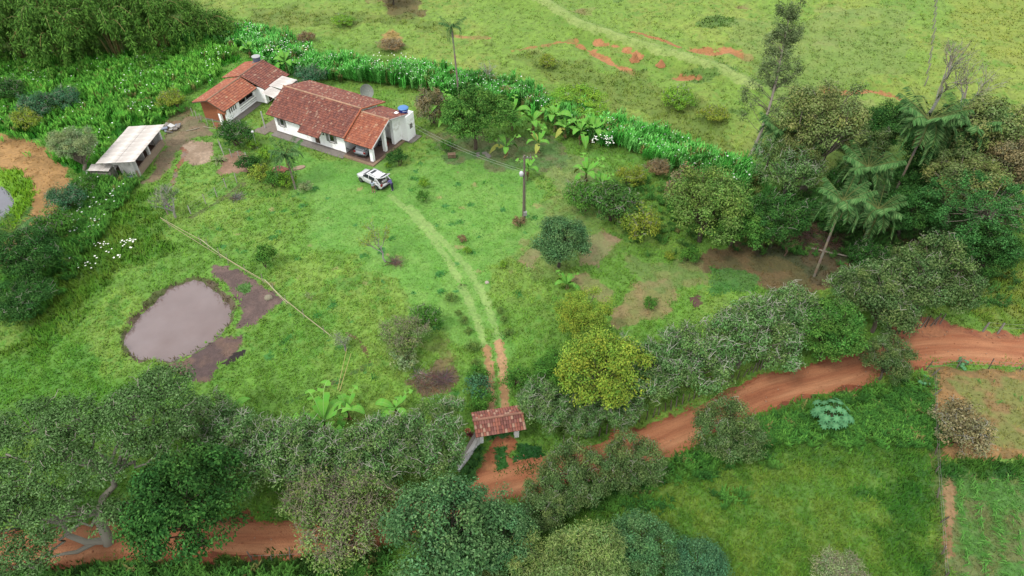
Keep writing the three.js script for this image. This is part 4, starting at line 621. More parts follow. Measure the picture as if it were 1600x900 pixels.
tree('shrub',18.6,-55.63,1.15, 'bright green low shrub at the edge of the leaf litter', { tone: 'mid', v: 0 });
tree('shrub',16.73,-56.13,0.61, 'small shrub beside the bright low shrub at the wood edge', { tone: 'gold', v: 1 });
tree('shrub',13.7,-48.65,0.82, 'small round green shrub on bare orange ground', { tone: 'mid', v: 0 });
tree('twiggy',-9.75,-42.67,0.77, 'straggly light green shrub tree with bare stems on the lawn', { v: 0, h: 1.2 });
tree('bush',-7.96,-45.51,0.84, 'leafy green shrub growing into the straggly shrub tree', { v: 1, tone: 'mid', h: 1.2 });
tree('shrub',-9.64,-40.92,1.32, 'pale green low shrub beneath the straggly shrub tree', { tone: 'pale', v: 1 });
tree('shrub',-25.66,-54.55,1.20, 'narrow green shrub beside the bamboo rail fence', { tone: 'mid', v: 0, h: 1.5 });
tree('shrub',-5.18,-36.38,0.82, 'pale green shrub near the brushwood heap', { tone: 'pale', v: 0 });
for (const [x, z, s] of [[-5.94,-49.6, 0.65], [-5.25,-47.62, 0.4], [-4.7,-46.49, 0.55], [-4.2,-45.22, 0.45], [-3.75,-43.1, 0.65], [-3.26,-41.23, 0.5], [-1.13,-48.06, 0.45], [-0.75,-46.92, 0.4], [-0.24,-45.05, 0.5]]) tree('shrub', x, z, s, 'small shrub planted in a row along the drive', { tone: 'fresh', group: 'small shrubs lining the drive' });
tree('shrub', -2.95,-39.14, 1.1, 'leafy bright green shrub beside the white stake', { tone: 'mid', v: 0 });
tree('shrub', -2.9,-37.72, 1.3, 'grey green leafy shrub between two bright ones by the drive', { tone: 'blue', v: 1 });
tree('shrub', -2.75,-36.34, 1.2, 'bright green shrub just behind the gateway roof', { tone: 'mid', v: 0 });
tree('shrub', 0.34,-38.71, 1.3, 'bright green shrub across the drive under the grey tree', { tone: 'mid', v: 1 });
tree('shrub', -4.76,-57.03, 0.5, 'yellowish small plant on the lawn uphill of the drive', { tone: 'lime', v: 1 });
tree('shrub', -5.47,-58.88, 0.55, 'pinkish young shrub on the lawn near the drive', { tone: 'dry', v: 0 });
tree('shrub', -0.81,-54.84, 0.5, 'tiny lime plant by the bare soil of the dark tree', { tone: 'lime', v: 0 });
tree('shrub', 0.87,-61.85, 0.8, 'reddish dry shrub at the foot of the utility pole', { tone: 'dry', v: 1 });
// garden shrubs round the shelter
for (const [x, z, s, t, l] of [[-32.37,-72.42, 1.5, 'deep', 'dark shrub at the corner of the garden bed'], [-30.43,-70.47, 1.4, 'gold', 'yellow green shrub in the middle of the garden bed'], [-28.6,-69.38, 1.3, 'mid', 'green shrub before the little tiled shelter'], [-27.05,-69.38, 1.2, 'lime', 'lime shrub beside the garden palm'], [-24.66,-68.32, 0.9, 'pale', 'pale grassy shrub at the garden palm foot'], [-31.06,-75.32, 1.2, 'lime', 'lime shrub behind the little tiled shelter'], [-31.89,-73.56, 1.1, 'mid', 'green shrub along the white garden fence'], [-33.43,-78.06, 0.8, 'lime', 'light shrub below the globe lamp']]) tree('shrub', x, z, s, l, { tone: t });
// west side
tree('airy',-52.33,-71.86,0.66, 'pale thin tree among lilies beside the open barn', { tone: 'pale', v: 0, h: 0.8 });
tree('bush',-64.94,-85.8,1.31, 'dark bush in the lily thicket', { tone: 'blue', v: 0 });
tree('bush',-62.27,-88.17,1.11, 'dark rounded bush in the lily thicket beside the pale thin tree', { tone: 'blue', v: 1 });
tree('bush',-70.98,-90.54,1.27, 'dark bush at the edge of the bamboo grove', { tone: 'deep', v: 1 });
tree('bush',-64.97,-82.97,1.07, 'yellowish scrub bush below the dark bushes', { tone: 'gold', v: 0 });
tree('olive',-48.38,-52.45,0.95, 'dark green thicket tree below the straw bank', { tone: 'deep', v: 0, name: 'tree' });
tree('bush',-49.76,-59.72,1.22, 'leafy bush on the slope below the straw bank', { tone: 'mid', v: 1 });
tree('bush',-51.17,-64.72,1.10, 'bush with pale tips beside the straw bank', { tone: 'blue', v: 0 });
tree('olive',-47.41,-47.8,0.84, 'low dark thicket on the slope above the meadow', { tone: 'deep', v: 1, h: 0.6 });
tree('bush',-50.5,-67.76,0.87, 'small leafy bush below the barn pen', { tone: 'mid', v: 0 });
tree('bush',-71.15,-112.38,1.05, 'dark bush below the bamboo', { tone: 'deep', v: 0 });
tree('bush',-47.53,-88.53,0.98, 'dry tinged bush above the barn yard', { tone: 'gold', v: 1 });
tree('bush',-29.89,-94.79,1.17, 'grey green bush behind the cement sheet canopy', { tone: 'blue', v: 1 });
// east wood
tree('airy',34.77,-68.63,1.15, 'light olive open crowned tree behind the feathered palm', { v: 0 });
tree('airy',51.27,-66.56,1.29, 'broad pale olive tree at the top of the wood', { v: 1, h: 0.85 });
tree('airy',32.63,-68.4,0.82, 'pale olive tree between the white trunk and the fruiting palm', { v: 1, h: 0.9 });
tree('olive',42.79,-73.38,0.92, 'dark olive tree filling the gap between the big palms', { v: 0 });
tree('dark',49.11,-68.66,1.20, 'dense dark tree behind the candelabra tree', { v: 1, tone: 'deep', h: 1.1 });
tree('olive',38.18,-65.38,0.82, 'dark green tree at the feet of the lush palm', { v: 1, tone: 'deep' });
tree('airy',47.92,-60.96,1.00, 'pale olive tree above the candelabra tree', { v: 0, h: 0.8 });
tree('dark',45.58,-65.29,0.90, 'dark tree under the drooping palm fronds', { v: 0, tone: 'deep' });
tree('airy',53.59,-62.37,0.93, 'pale olive tree at the outer side of the wood', { v: 0, tone: 'brown' });
tree('lichen',32.18,-67.0,1.01, 'grey barked tree with white limbs in the wood', { v: 0, h: 1.2 });
tree('dark',46.65,-75.29,1.08, 'dark crowned tree behind the drooping palm', { v: 0, tone: 'deep' });
tree('dark',42.45,-59.68,0.94, 'dark green tree behind the leaning palms', { v: 1, tone: 'deep' });
tree('dark',47.38,-53.19,0.96, 'dark green tree on the slope beneath the candelabra tree', { v: 0, tone: 'deep' });
tree('olive',34.82,-60.7,0.78, 'small olive tree between the palms', { v: 1, tone: 'deep' });
tree('olive',9.08,-87.29,1.30, 'spreading yellow green scrub on the hillside', { tone: 'lime', v: 0, h: 0.35, name: 'shrub', cat: 'shrub' });
tree('bush',23.06,-88.51,1.33, 'yellow green scrub on the hillside below the red scar', { tone: 'lime', v: 1, h: 0.6 });
tree('bush',27.68,-84.85,1.08, 'olive scrub on the hillside beside the tall dark tree', { tone: 'gold', v: 1, h: 0.6 });
tree('bush',5.35,-100.74,0.88, 'small green scrub on the hillside below the pale red scrape', { tone: 'gold', v: 0, h: 0.7 });
tree('bush',-28.66,-116.79,1.08, 'lime green scrub high on the hillside', { tone: 'lime', v: 1, h: 0.5 });
tree('bush',-33.73,-111.04,0.79, 'dry brown bush on the hillside behind the houses', { tone: 'dry', v: 0, h: 0.7 });
tree('dark',-20.86,-123.35,0.83, 'dark tree at the upper edge of the hillside', { v: 1, h: 0.8 });
tree('bush',-19.19,-107.65,1.12, 'straw coloured scrub on the hillside above the lily hedge', { tone: 'dry', v: 1, h: 0.5 });

{ // the great spreading tree with a sinuous pale trunk
  const base = [-29.96,-24.36], o = thing('spreading_tree', 'great spreading tree with sinuous pale trunk and flat leaf layers over the road', 'tree', base[0], H(base[0], base[1]), base[1]);
  const R = RNG(404), m = new MB(), b = new MB(), bark = alb(164, 158, 140), sp = { L: 0.18, W: 0.09, cols: C([84, 122, 62], [100, 138, 76], [72, 108, 52], [116, 148, 92]), droop: 0 };
  const at = (x, z) => [x - base[0], z - base[1]], spots = [];
  for (const [x, z, y, r] of [[-35.01,-29.78, 7, 2.3], [-30.81,-29.61, 8, 2.3], [-27.07,-29.79, 8.5, 2.2], [-25.56,-31.8, 8.5, 2.2], [-33.25,-25.9, 6.5, 2.3], [-30.63,-24.07, 5.5, 2.0], [-33.55,-23.41, 5, 2.0], [-28.53,-26.59, 7, 1.7], [-27.42,-23.99, 4.8, 1.3], [-32.46,-21.22, 4, 2.0], [-24.72,-28.15, 7, 1.6], [-24.05,-30.54, 7.5, 1.7], [-37.46,-27.62, 7, 2.6], [-35.97,-23.6, 5.5, 2.4], [-26.13,-27.74, 7.6, 1.2], [-31.51,-27.49, 7.2, 1.8], [-25.3,-25.07, 4.6, 1.0]]) spots.push([...at(x, z), y, r]);
  const fork = [0.6, 3.2, -0.8], fork2 = [1.4, 5.2, -2.6];
  b.tube([[0.2, -0.5, 0], [0.5, 1.0, -0.1], [0.35, 2.2, -0.5], fork], 0.42, 0.3, bark, 9); b.tube([fork, [0.9, 4.0, -1.4], [1.7, 4.6, -2.0], fork2], 0.28, 0.18, bark, 8);
  b.tube([[0.3, 0.4, 0], [-0.9, 0.8, 0.3], [-2.0, 1.4, 0.1], [-2.4, 2.1, -0.5], [-3.3, 2.4, -0.4]], 0.28, 0.12, bark, 8); b.tube([[-0.4, 0.55, 0.2], [-1.4, 0.5, 0.9], [-1.9, 0.9, 1.2], [-2.9, 0.75, 1.4]], 0.2, 0.07, bark, 7);
  for (const [sx, sz, y, r] of spots) {
    const n = Math.round(9.5 * r * r); for (let k = 0; k < n; k++) { const t = R() * 6.283, q = Math.sqrt(R()) * r, cx = sx + Math.cos(t) * q, cz = sz + Math.sin(t) * q, cy = y + (1 - (q / r) ** 2) * r * 0.4 + (R() - 0.5) * 0.8, s = 0.5 + 0.35 * R(), g = 0.8 + 0.4 * R(); leafCloud(m, R, cx, cy, cz, s, s * 0.5, Math.round(110 * (0.6 + 0.8 * R())), sp, [g, g, g]); if (R() < 0.4) b.tube(branchPath(R, [sx, y - 0.9, sz], [cx, cy - 0.1, cz], 0.25, 3), 0.05, 0.02, bark, 4); if (R() < 0.3) b.tube(branchPath(R, [cx, cy, cz], [cx + (R() - 0.5) * 1.6, cy + 0.5 * R(), cz + (R() - 0.5) * 1.6], 0.4, 3), 0.035, 0.012, bark.map(q => q * 1.15), 3); }
    const near = sz < -2 ? fork2 : fork; b.tube(branchPath(R, near, [sx, y - 0.9, sz], 0.22, 6), 0.15, 0.05, bark, 6);
  }
  part('trunk', b.geo(), barkMat, o); part('crown', m.geo(), leafMat, o).userData.kind = 'stuff';
}
// bamboo grove: each clump its own thing, culms arching out under plumes of leaves
const bambooProto = [11.5, 11.5, 6].map((h, v) => {
  const sc = v < 2 ? 1 : 0.7, o = new THREE.Group(), R = RNG(v + 1), m = new MB(), b = new MB(), sp = { L: 0.42, W: 0.1, cols: C([84, 132, 50], [102, 150, 60], [64, 108, 42], [118, 162, 72]), droop: -0.7 };
  for (let k = 0; k < 40; k++) {
    const t = R() * 6.283, r0 = R() * 0.9, out = (1.2 + 4.2 * R()) * sc, hh = h * (0.6 + 0.45 * R()), p = []; for (let s = 0; s <= 9; s++) { const f = s / 9, r = r0 + out * (0.25 * f + 0.9 * f * f); p.push([Math.cos(t) * r, hh * (1.35 * f - 0.75 * f * f * f), Math.sin(t) * r]); }
    b.tube(p, 0.055, 0.02, alb(134 + 40 * R(), 136 + 20 * R(), 84), 5);
    for (let s = 5; s <= 9; s++) for (let q = 0; q < 2; q++) { const g = 0.7 + 0.5 * R(), e = (0.5 + 0.3 * R()) * (0.7 + 0.3 * sc); leafCloud(m, R, p[s][0] + (R() - 0.5) * 0.9, p[s][1] - 0.2 - R() * 0.7, p[s][2] + (R() - 0.5) * 0.9, e, e * 1.2, 46, sp, [g, g, g * 0.9]); }
    if (k % 2) { const e = p[9], p8 = p[8], g = 0.85 + 0.35 * R(); for (let q = 1; q < 6; q++) leafCloud(m, R, e[0] + (e[0] - p8[0]) * 0.25 * q + (R() - 0.5) * 0.3, e[1] - 0.75 * q, e[2] + (e[2] - p8[2]) * 0.25 * q + (R() - 0.5) * 0.3, 0.5 * (1 - q * 0.1), 0.65, 44, sp, [g, g, g * 0.85]); }
  }
  part('culm', b.geo(), barkMat, o); part('foliage', m.geo(), leafMat, o).userData.kind = 'stuff';
  return o;
});
function bamboo(x, z, h, v, label) { const o = copyOf(bambooProto[v > 2 ? v % 2 : v], 'bamboo_clump'); tag(o, label, 'bamboo', 'bamboo grove'); o.position.set(x, H(x, z), z); o.rotation.y = x; o.scale.setScalar(h / (v === 2 ? 6 : 11.5)); }
bamboo(-77.83,-105.47, 14, 1, 'arching bamboo clump at the outer end of the grove'); bamboo(-70.06,-104.09, 14, 0, 'tall arching bamboo clump beside the outer one'); bamboo(-62.57,-105.47, 15, 3, 'tall bamboo clump in the middle of the grove, drooping over lilies'); bamboo(-56.68,-108.81, 13, 4, 'bamboo clump of the grove next to the lighter clump'); bamboo(-85.19,-105.01, 14, 5, 'bamboo clump beyond the outer end of the grove'); bamboo(-50.15,-112.8, 6.5, 2, 'low light green bamboo clump at the hedge end'); bamboo(-70.85,-116.2, 15, 7, 'bamboo clump behind the middle of the grove'); bamboo(-81.34,-117.55, 15, 8, 'bamboo clump behind the outer end of the grove'); bamboo(-62.07,-118.92, 13, 9, 'bamboo clump behind the grove on the hill side');
// tall dark feathery tree on a leaning white trunk
{
  const a = [28.7,-72.99], o = thing('tall_dark_tree', 'tall leaning tree with dark needle plumes and a pale trunk above the hedge', 'tree', a[0], H(a[0], a[1]), a[1]), R = RNG(51), m = new MB(), b = new MB(), sp = { L: 0.34, W: 0.075, cols: C([108, 130, 80], [92, 114, 66], [128, 144, 98]), droop: 0.4 };
  const top = [3.4, 17.5, -6.5], tr = []; for (let s = 0; s <= 10; s++) { const f = s / 10; tr.push([top[0] * f + Math.sin(f * 5) * 0.25, top[1] * f - 0.3 * (1 - f), top[2] * f * f]); } b.tube(tr, 0.26, 0.05, alb(178, 168, 150), 7);
  for (let k = 0; k < 92; k++) { const f = 0.28 + 0.72 * Math.pow(R(), 0.8), q = tr[Math.min(9, Math.floor(f * 10))], u = tr[Math.min(10, Math.floor(f * 10) + 1)], c = v3(q, u, f * 10 % 1), t = R() * 6.283, ln = (4.2 * (1 - f) + 1.3) * (0.45 + 0.75 * R()), e = [c[0] + Math.cos(t) * ln * 0.8, c[1] + ln * (0.35 + 0.4 * R()), c[2] + Math.sin(t) * ln * 0.8]; b.tube(branchPath(R, c, e, 0.12, 3), 0.05, 0.012, alb(140, 130, 112), 4); const g = 0.75 + 0.5 * R(); leafCloud(m, R, e[0], e[1], e[2], 0.55, 0.8, 105, sp, [g, g, g]); if (k % 3 === 0) leafCloud(m, R, (c[0] + e[0]) / 2, (c[1] + e[1]) / 2, (c[2] + e[2]) / 2, 0.5, 0.6, 70, sp, [g, g, g]); }
  part('trunk', b.geo(), barkMat, o); part('crown', m.geo(), leafMat, o).userData.kind = 'stuff';
}
{ // candelabra tree: whorls of bare arms ending in dense leaf balls
  const a = [48.0,-56.5], o = thing('candelabra_tree', 'broad dark candelabra tree with bare radiating arms and leaf balls', 'tree', a[0], H(a[0], a[1]), a[1]), R = RNG(52), m = new MB(), b = new MB(), sp = { L: 0.2, W: 0.09, cols: C([60, 116, 52], [76, 134, 62], [50, 98, 46], [92, 146, 78]), droop: 0.3 };
  b.tube([[0, -0.4, 0], [0.15, 3, 0.1], [0, 6.2, 0]], 0.3, 0.2, alb(132, 124, 108), 8);
  for (let k = 0; k < 190; k++) { const t = R() * 6.283, f = Math.sqrt(R()), r = 6.2 * f, y = 6.2 + (1 - f * f) * 2.4 + (R() - 0.5) * 1.2 - (f > 0.8 ? 1.0 * R() : 0), e = [Math.cos(t) * r, y, Math.sin(t) * r]; if (f < 0.18) continue; if (k % 3 === 0) b.tube([[0, 4.8 + 1.4 * R(), 0], [e[0] * 0.5, y - 0.9, e[2] * 0.5], [e[0], y - 0.2, e[2]]], 0.06, 0.025, alb(160, 150, 130), 4); const g = 0.8 + 0.4 * R(), s = 0.5 + 0.25 * R(); leafCloud(m, R, e[0], e[1], e[2], s, s * 0.75, 110, sp, [g, g, g]); }
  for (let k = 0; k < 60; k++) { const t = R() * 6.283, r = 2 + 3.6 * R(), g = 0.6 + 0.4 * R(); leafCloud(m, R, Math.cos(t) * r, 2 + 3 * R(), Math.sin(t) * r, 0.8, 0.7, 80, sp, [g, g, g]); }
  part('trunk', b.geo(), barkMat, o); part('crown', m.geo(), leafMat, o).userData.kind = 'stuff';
}
function bareTree(x, z, h, w, seed, label, c = [196, 190, 176], leaves = 0, lc, r0 = 0.07) { // leafless branching tree
  const o = thing('bare_tree', label, 'tree', x, H(x, z), z), R = RNG(seed), b = new MB(), m = new MB(), k0 = alb(...c), sp = { L: 0.12, W: 0.06, cols: lc || TONE.pale };
  const grow = (p, d, len, r, lv) => { const e = [p[0] + d[0] * len, p[1] + d[1] * len, p[2] + d[2] * len]; b.tube(branchPath(R, p, e, 0.16, 3), r, r * 0.6, k0.map(q => q * (0.8 + 0.3 * R())), lv < 2 ? 6 : 3); if (lv >= 2 && leaves) leafCloud(m, R, e[0], e[1], e[2], 0.3, 0.3, leaves, sp, [1, 1, 1]); if (lv < 4) { const n = lv === 0 ? 4 : 3; for (let i = 0; i < n; i++) { const q = rdir(R); let nd = [d[0] * 0.75 + q[0] * w, d[1] * 0.75 + Math.abs(q[1]) * 0.35, d[2] * 0.75 + q[2] * w]; const l = Math.hypot(...nd); grow(v3(p, e, 0.55 + 0.45 * R()), nd.map(v => v / l), len * (0.6 + 0.25 * R()), r * 0.58, lv + 1); } } };
  grow([0, -0.2, 0], [0.05, 1, 0.02], h * 0.36, r0, 0); part('trunk', b.geo(), barkMat, o); if (leaves) part('crown', m.geo(), leafMat, o).userData.kind = 'stuff'; return o;
}
bareTree(-38.41,-63.27, 5.2, 0.8, 61, 'grey leafless tree tangled at the end of the bamboo rail fence', [190, 186, 174], 5, TONE.pale, 0.17);
bareTree(-39.58,-63.88, 4.2, 0.9, 62, 'pale leafless shrub tree growing into the grey leafless tree', [180, 176, 162], 8, TONE.mid, 0.12);
bareTree(-15.38,-42.94, 2.6, 0.9, 63, 'small silvery leafless tree at the end of the bamboo rails', [200, 200, 186], 4, TONE.pale, 0.09);
bareTree(-3.22,-95.27, 4.5, 0.7, 64, 'white bare tree standing in the lily hedge', [206, 202, 192], 0, null, 0.09);
bareTree(-20.0,-49.6, 1.8, 0.9, 65, 'dry bare sapling beside the bamboo rails', [176, 160, 140], 0, null, 0.03);
{ const t = bareTree(-13.37,-55.45, 5.2, 0.6, 66, 'slender leaning tree with sparse yellow leaves on the lawn', [192, 184, 170], 10, TONE.gold, 0.09); t.rotation.z = 0.3; t.rotation.x = -0.25; }
bareTree(55.59,-83.3, 12, 0.55, 67, 'tall grey bare limbed tree rising above the palms', [190, 182, 166], 14, C([128, 140, 82], [150, 156, 104]), 0.24);
bareTree(57.71,-80.32, 10, 0.6, 69, 'thin wispy tree with bare grey limbs at the top of the wood', [196, 188, 172], 12, C([128, 140, 82], [150, 156, 104]), 0.2);
bareTree(29.14,-56.5, 3.6, 0.8, 68, 'twiggy understorey tree with red brown stem in the wood', [150, 112, 92], 6, TONE.deep, 0.1);

// palms: ringed trunk, each frond a mesh of its own
const frondGeos = [0, 1, 2, 3].map(v => { // variant: droop grows with the number
  const m = new MB(), R = RNG(700 + v), L = 3.0, n = 26, dr = [0.35, 0.8, 1.3, 1.9][v], cs = C([76, 122, 62], [96, 142, 76], [64, 104, 54], [118, 154, 90]), P = f => [L * (f - 0.16 * dr * f * f * f), 0.75 * L * f * (1.15 - 0.35 * dr) - dr * L * 0.42 * f * f * f - (v > 1 ? dr * 0.25 * L * f * f : 0), 0];
  const sp = []; for (let k = 0; k <= 8; k++) sp.push(P(k / 8)); m.tube(sp, 0.035, 0.01, alb(130, 140, 80), 4);
  for (let k = 2; k <= n; k++) for (const s of [-1, 1]) for (let q = 0; q < 2; q++) { const f = (k + q * 0.5) / n, p = P(Math.min(1, f)), ll = 0.72 * Math.sin(Math.min(1, f + 0.12) * 2.6) + 0.2, a = [0.5 + R() * 0.2, -0.25 - 0.5 * R(), s * 0.8]; const l = Math.hypot(...a), ax = a.map(u => u / l); let nn = [0, 1, 0]; const dt = ax[1]; nn = [-dt * ax[0], 1 - dt * ax[1], -dt * ax[2]]; const nl = Math.hypot(...nn); const c = cs[Math.floor(R() * 4)]; m.leaf(p[0], p[1], p[2], ...ax, ...nn.map(u => u / nl), ll * 1.1, 0.11, c, 0.1); }
  return m.geo();
});
const deadFrondMat = new THREE.MeshStandardMaterial({ color: col(176, 140, 96), roughness: 1, side: THREE.DoubleSide });
const deadFrond = (() => { const m = new MB(), R = RNG(711), c = alb(176, 140, 96); m.tube([[0, 0, 0], [0.35, -0.3, 0], [0.5, -1.4, 0], [0.45, -2.3, 0]], 0.03, 0.01, c, 4); for (let k = 0; k < 30; k++) { const f = k / 30; m.leaf(0.4 + 0.1 * f, -0.3 - 2 * f, 0, (R() - 0.5) * 0.5, -0.85, (R() - 0.5) * 0.6, 1, 0, 0, 0.5, 0.04, c.map(q => q * (0.7 + 0.5 * R())), 0); } return m.geo(); })();
function palm(x, z, h, tx, tz, n, sc, seed, label, dead = 4, fruit = false) { // trunk leans to (tx, tz) at its top
  const o = thing('palm_tree', label, 'palm', x, H(x, z), z), R = RNG(seed), b = new MB(), c = alb(166, 152, 132), p = []; for (let s = 0; s <= 14; s++) { const f = s / 14; p.push([tx * f * (0.6 + 0.4 * f), h * f - 0.2 * (1 - f), tz * f * (0.6 + 0.4 * f)]); }
  for (let s = 0; s < 14; s++) b.tube([p[s], p[s + 1]], 0.15 - 0.003 * s, 0.125 - 0.003 * s, c.map(q => q * (0.72 + 0.35 * R())), 8);
  part('trunk', b.geo(), barkMat, o);
  for (let k = 0; k < n; k++) { const f = k / n, fr = part('frond', frondGeos[Math.min(3, Math.floor(f * 4))], leafMat, o); fr.position.set(tx, h, tz); fr.rotation.order = 'YXZ'; fr.rotation.y = k * 2.399 + R() * 0.3; fr.rotation.z = (R() - 0.5) * 0.2; fr.scale.setScalar(sc * (0.85 + 0.25 * R())); }
  for (let k = 0; k < dead; k++) { const fr = part('dead_frond', deadFrond, deadFrondMat, o); fr.position.set(tx, h - 0.1, tz); fr.rotation.y = R() * 6.28; fr.scale.setScalar(sc * (0.8 + 0.3 * R())); }
  if (fruit) { const g = new THREE.SphereGeometry(0.2, 10, 8); g.scale(0.9, 2.4, 0.9); const f = part('fruit_cluster', g, plain(206, 160, 60, 0.8), o); f.position.set(tx + 0.05, h - 0.9, tz + 0.32); }
  return o;
}
palm(-7.68,-91.92, 10.2, -0.5, -0.4, 9, 0.62, 1, 'thin leaning palm with a scorched narrow crown behind the farmhouse', 5);
palm(30.5,-70.74, 7.2, 0.3, 0.2, 24, 0.9, 2, 'palm with a hanging yellow fruit cluster beside the white trunk', 2, true);
palm(31.32,-53.22, 9.2, 0.2, -0.6, 22, 0.85, 3, 'palm with long leaning grey trunk and skirt of dead fronds', 10);
palm(37.75,-57.9, 5.2, 0.1, 0.1, 22, 0.9, 4, 'shorter palm with grey trunk next to the leaning one', 4);
palm(43.28,-64.49, 11.5, 0.4, -0.4, 30, 1.2, 5, 'large dark palm with drooping fronds in the middle of the wood', 8);
palm(37.98,-62.67, 7.0, 0.1, -0.2, 26, 1.1, 6, 'lush palm with blue green fronds in the wood', 3);
palm(48.63,-65.73, 10.5, 0.4, -0.2, 26, 1.15, 7, 'palm behind the large dark palm', 3);
palm(-26.0,-68.85, 4.6, -0.3, -0.5, 13, 0.75, 8, 'small garden palm in front of the farmhouse', 3);
palm(-52.11,-56.5, 3.2, 0.2, 0, 13, 0.9, 9, 'dark palm in the thicket below the straw bank', 0);

// bananas: each leaf a mesh of its own
const bananaLeaf = [0, 1, 2].map(v => {
  const m = new MB(), R = RNG(800 + v), n = 12, L = 2.1, up = [1.15, 0.75, 0.35][v], rows = [];
  for (let k = 0; k <= n; k++) { const f = k / n, w = f < 0.16 ? 0.035 : 0.36 * Math.pow(Math.sin(Math.PI * clamp((f - 0.12) / 0.9)), 0.55) * (0.9 + 0.2 * R()), x = L * f * 0.8, y = L * (up * f - (0.75 + 0.1 * v) * f * f * f * 0.75), c = alb(112 + 20 * R(), 182 + 14 * R(), 74), rib = alb(176, 206, 130); rows.push([m.v(x, y + 0.05, -w, c), m.v(x, y, -0.02, c), m.v(x, y - 0.01, 0, rib), m.v(x, y, 0.02, c), m.v(x, y + 0.05, w, c)]); }
  for (let k = 0; k < n; k++) for (let s = 0; s < 4; s++) { if (k > 2 && (s === 0 || s === 3) && R() < 0.12) continue; m.i.push(rows[k][s], rows[k + 1][s], rows[k + 1][s + 1], rows[k][s], rows[k + 1][s + 1], rows[k][s + 1]); }
  return m.geo();
});
const yellowLeafMat = new THREE.MeshStandardMaterial({ color: col(184, 192, 84), roughness: 0.9, side: THREE.DoubleSide }), brownLeafMat = new THREE.MeshStandardMaterial({ color: col(168, 132, 88), roughness: 1, side: THREE.DoubleSide });
function banana(x, z, h, sc, n, seed, label, yellow = 0, group) {
  const o = thing('banana_plant', label, 'banana plant', x, H(x, z), z, 0, group), R = RNG(seed), b = new MB(); b.tube([[0, -0.2, 0], [0.03, h * 0.5, 0], [0.05, h, 0.02]], 0.14 * sc, 0.09 * sc, alb(134, 142, 82), 8); part('stem', b.geo(), barkMat, o);
  for (let k = 0; k < n; k++) { const f = k / n, l = part('leaf', bananaLeaf[Math.min(2, Math.floor(f * 3))], k >= n - yellow ? yellowLeafMat : leafMat, o); l.position.set(0.05, h * (1 - 0.1 * f), 0.02); l.rotation.order = 'YZX'; l.rotation.y = k * 2.399 + seed; l.rotation.z = (R() - 0.5) * 0.2; l.rotation.x = (R() - 0.5) * 0.5; l.scale.setScalar(sc * (1.0 + 0.35 * R())); }
  for (let k = 0; k < 3; k++) { const l = part('dead_leaf', bananaLeaf[2], brownLeafMat, o); l.position.set(0.03, h * 0.75, 0); l.rotation.order = 'YZX'; l.rotation.y = R() * 6.28; l.rotation.z = -1.5; l.scale.setScalar(sc * 0.6); }
}
banana(-9.81,-84.62, 2.4, 1.15, 9, 1, 'banana plant at the back of the clump behind the brown shrub'); banana(-8.0,-83.59, 1.8, 1.1, 8, 2, 'bright banana plant beside the foot of the thin palm', 0); banana(0.0,-82.41, 2.6, 1.15, 9, 3, 'banana plant with hanging dead leaves next to the big green tree', 0);
banana(2.73,-81.25, 2.0, 1.0, 8, 4, 'pale banana plant between two taller ones by the hedge', 0); banana(5.66,-81.91, 2.4, 1.05, 9, 5, 'tall upright banana plant against the lily hedge', 0); banana(6.94,-80.28, 1.7, 0.9, 8, 6, 'yellowing banana plant below the tall upright one', 2);
banana(8.88,-79.0, 2.0, 1.1, 9, 7, 'banana plant with brown tipped leaves near the lily hedge', 1); banana(10.5,-79.32, 2.0, 1.1, 8, 8, 'green banana plant at the end of the banana row', 0); banana(3.29,-76.83, 1.6, 0.85, 8, 9, 'small banana plant with yellow lower leaves', 3);
banana(-0.82,-75.62, 1.8, 1.0, 6, 10, 'single banana plant on the lawn by the grey stone patch', 1); banana(1.88,-70.74, 1.8, 0.8, 7, 11, 'young banana plant just behind the utility pole', 0); banana(8.83,-69.65, 1.8, 1.05, 10, 12, 'larger of the paired banana plants below the hedge', 1); banana(10.57,-68.32, 1.0, 0.9, 8, 13, 'smaller of the paired banana plants below the hedge', 1);
banana(-15.28,-33.58, 1.9, 1.25, 10, 14, 'tall green banana plant above the roadside trees', 0); banana(-22.93,-34.35, 1.6, 1.0, 6, 15, 'banana plant half hidden behind the grey roadside tree', 0); banana(-24.75,-34.35, 1.2, 0.8, 5, 16, 'low banana plant beside the half hidden one', 0); banana(-9.77,-35.4, 1.3, 0.8, 6, 17, 'banana shoots poking out of the grey lichen tree', 0); banana(-5.24,-51.95, 0.2, 0.3, 4, 18, 'tiny banana seedling by the drive bend', 0); banana(5.53,-51.28, 0.8, 0.75, 7, 19, 'small banana plant in front of the dark round tree', 0); banana(-13.81,-35.2, 1.2, 0.8, 6, 20, 'young banana shoot beside the tall roadside banana', 0); banana(-34.03,-98.8, 2.2, 1.0, 8, 21, 'banana plant behind the cement sheet canopy', 0); banana(-41.38,-105.01, 1.4, 0.9, 6, 22, 'pale banana plant behind the orange roof', 0);

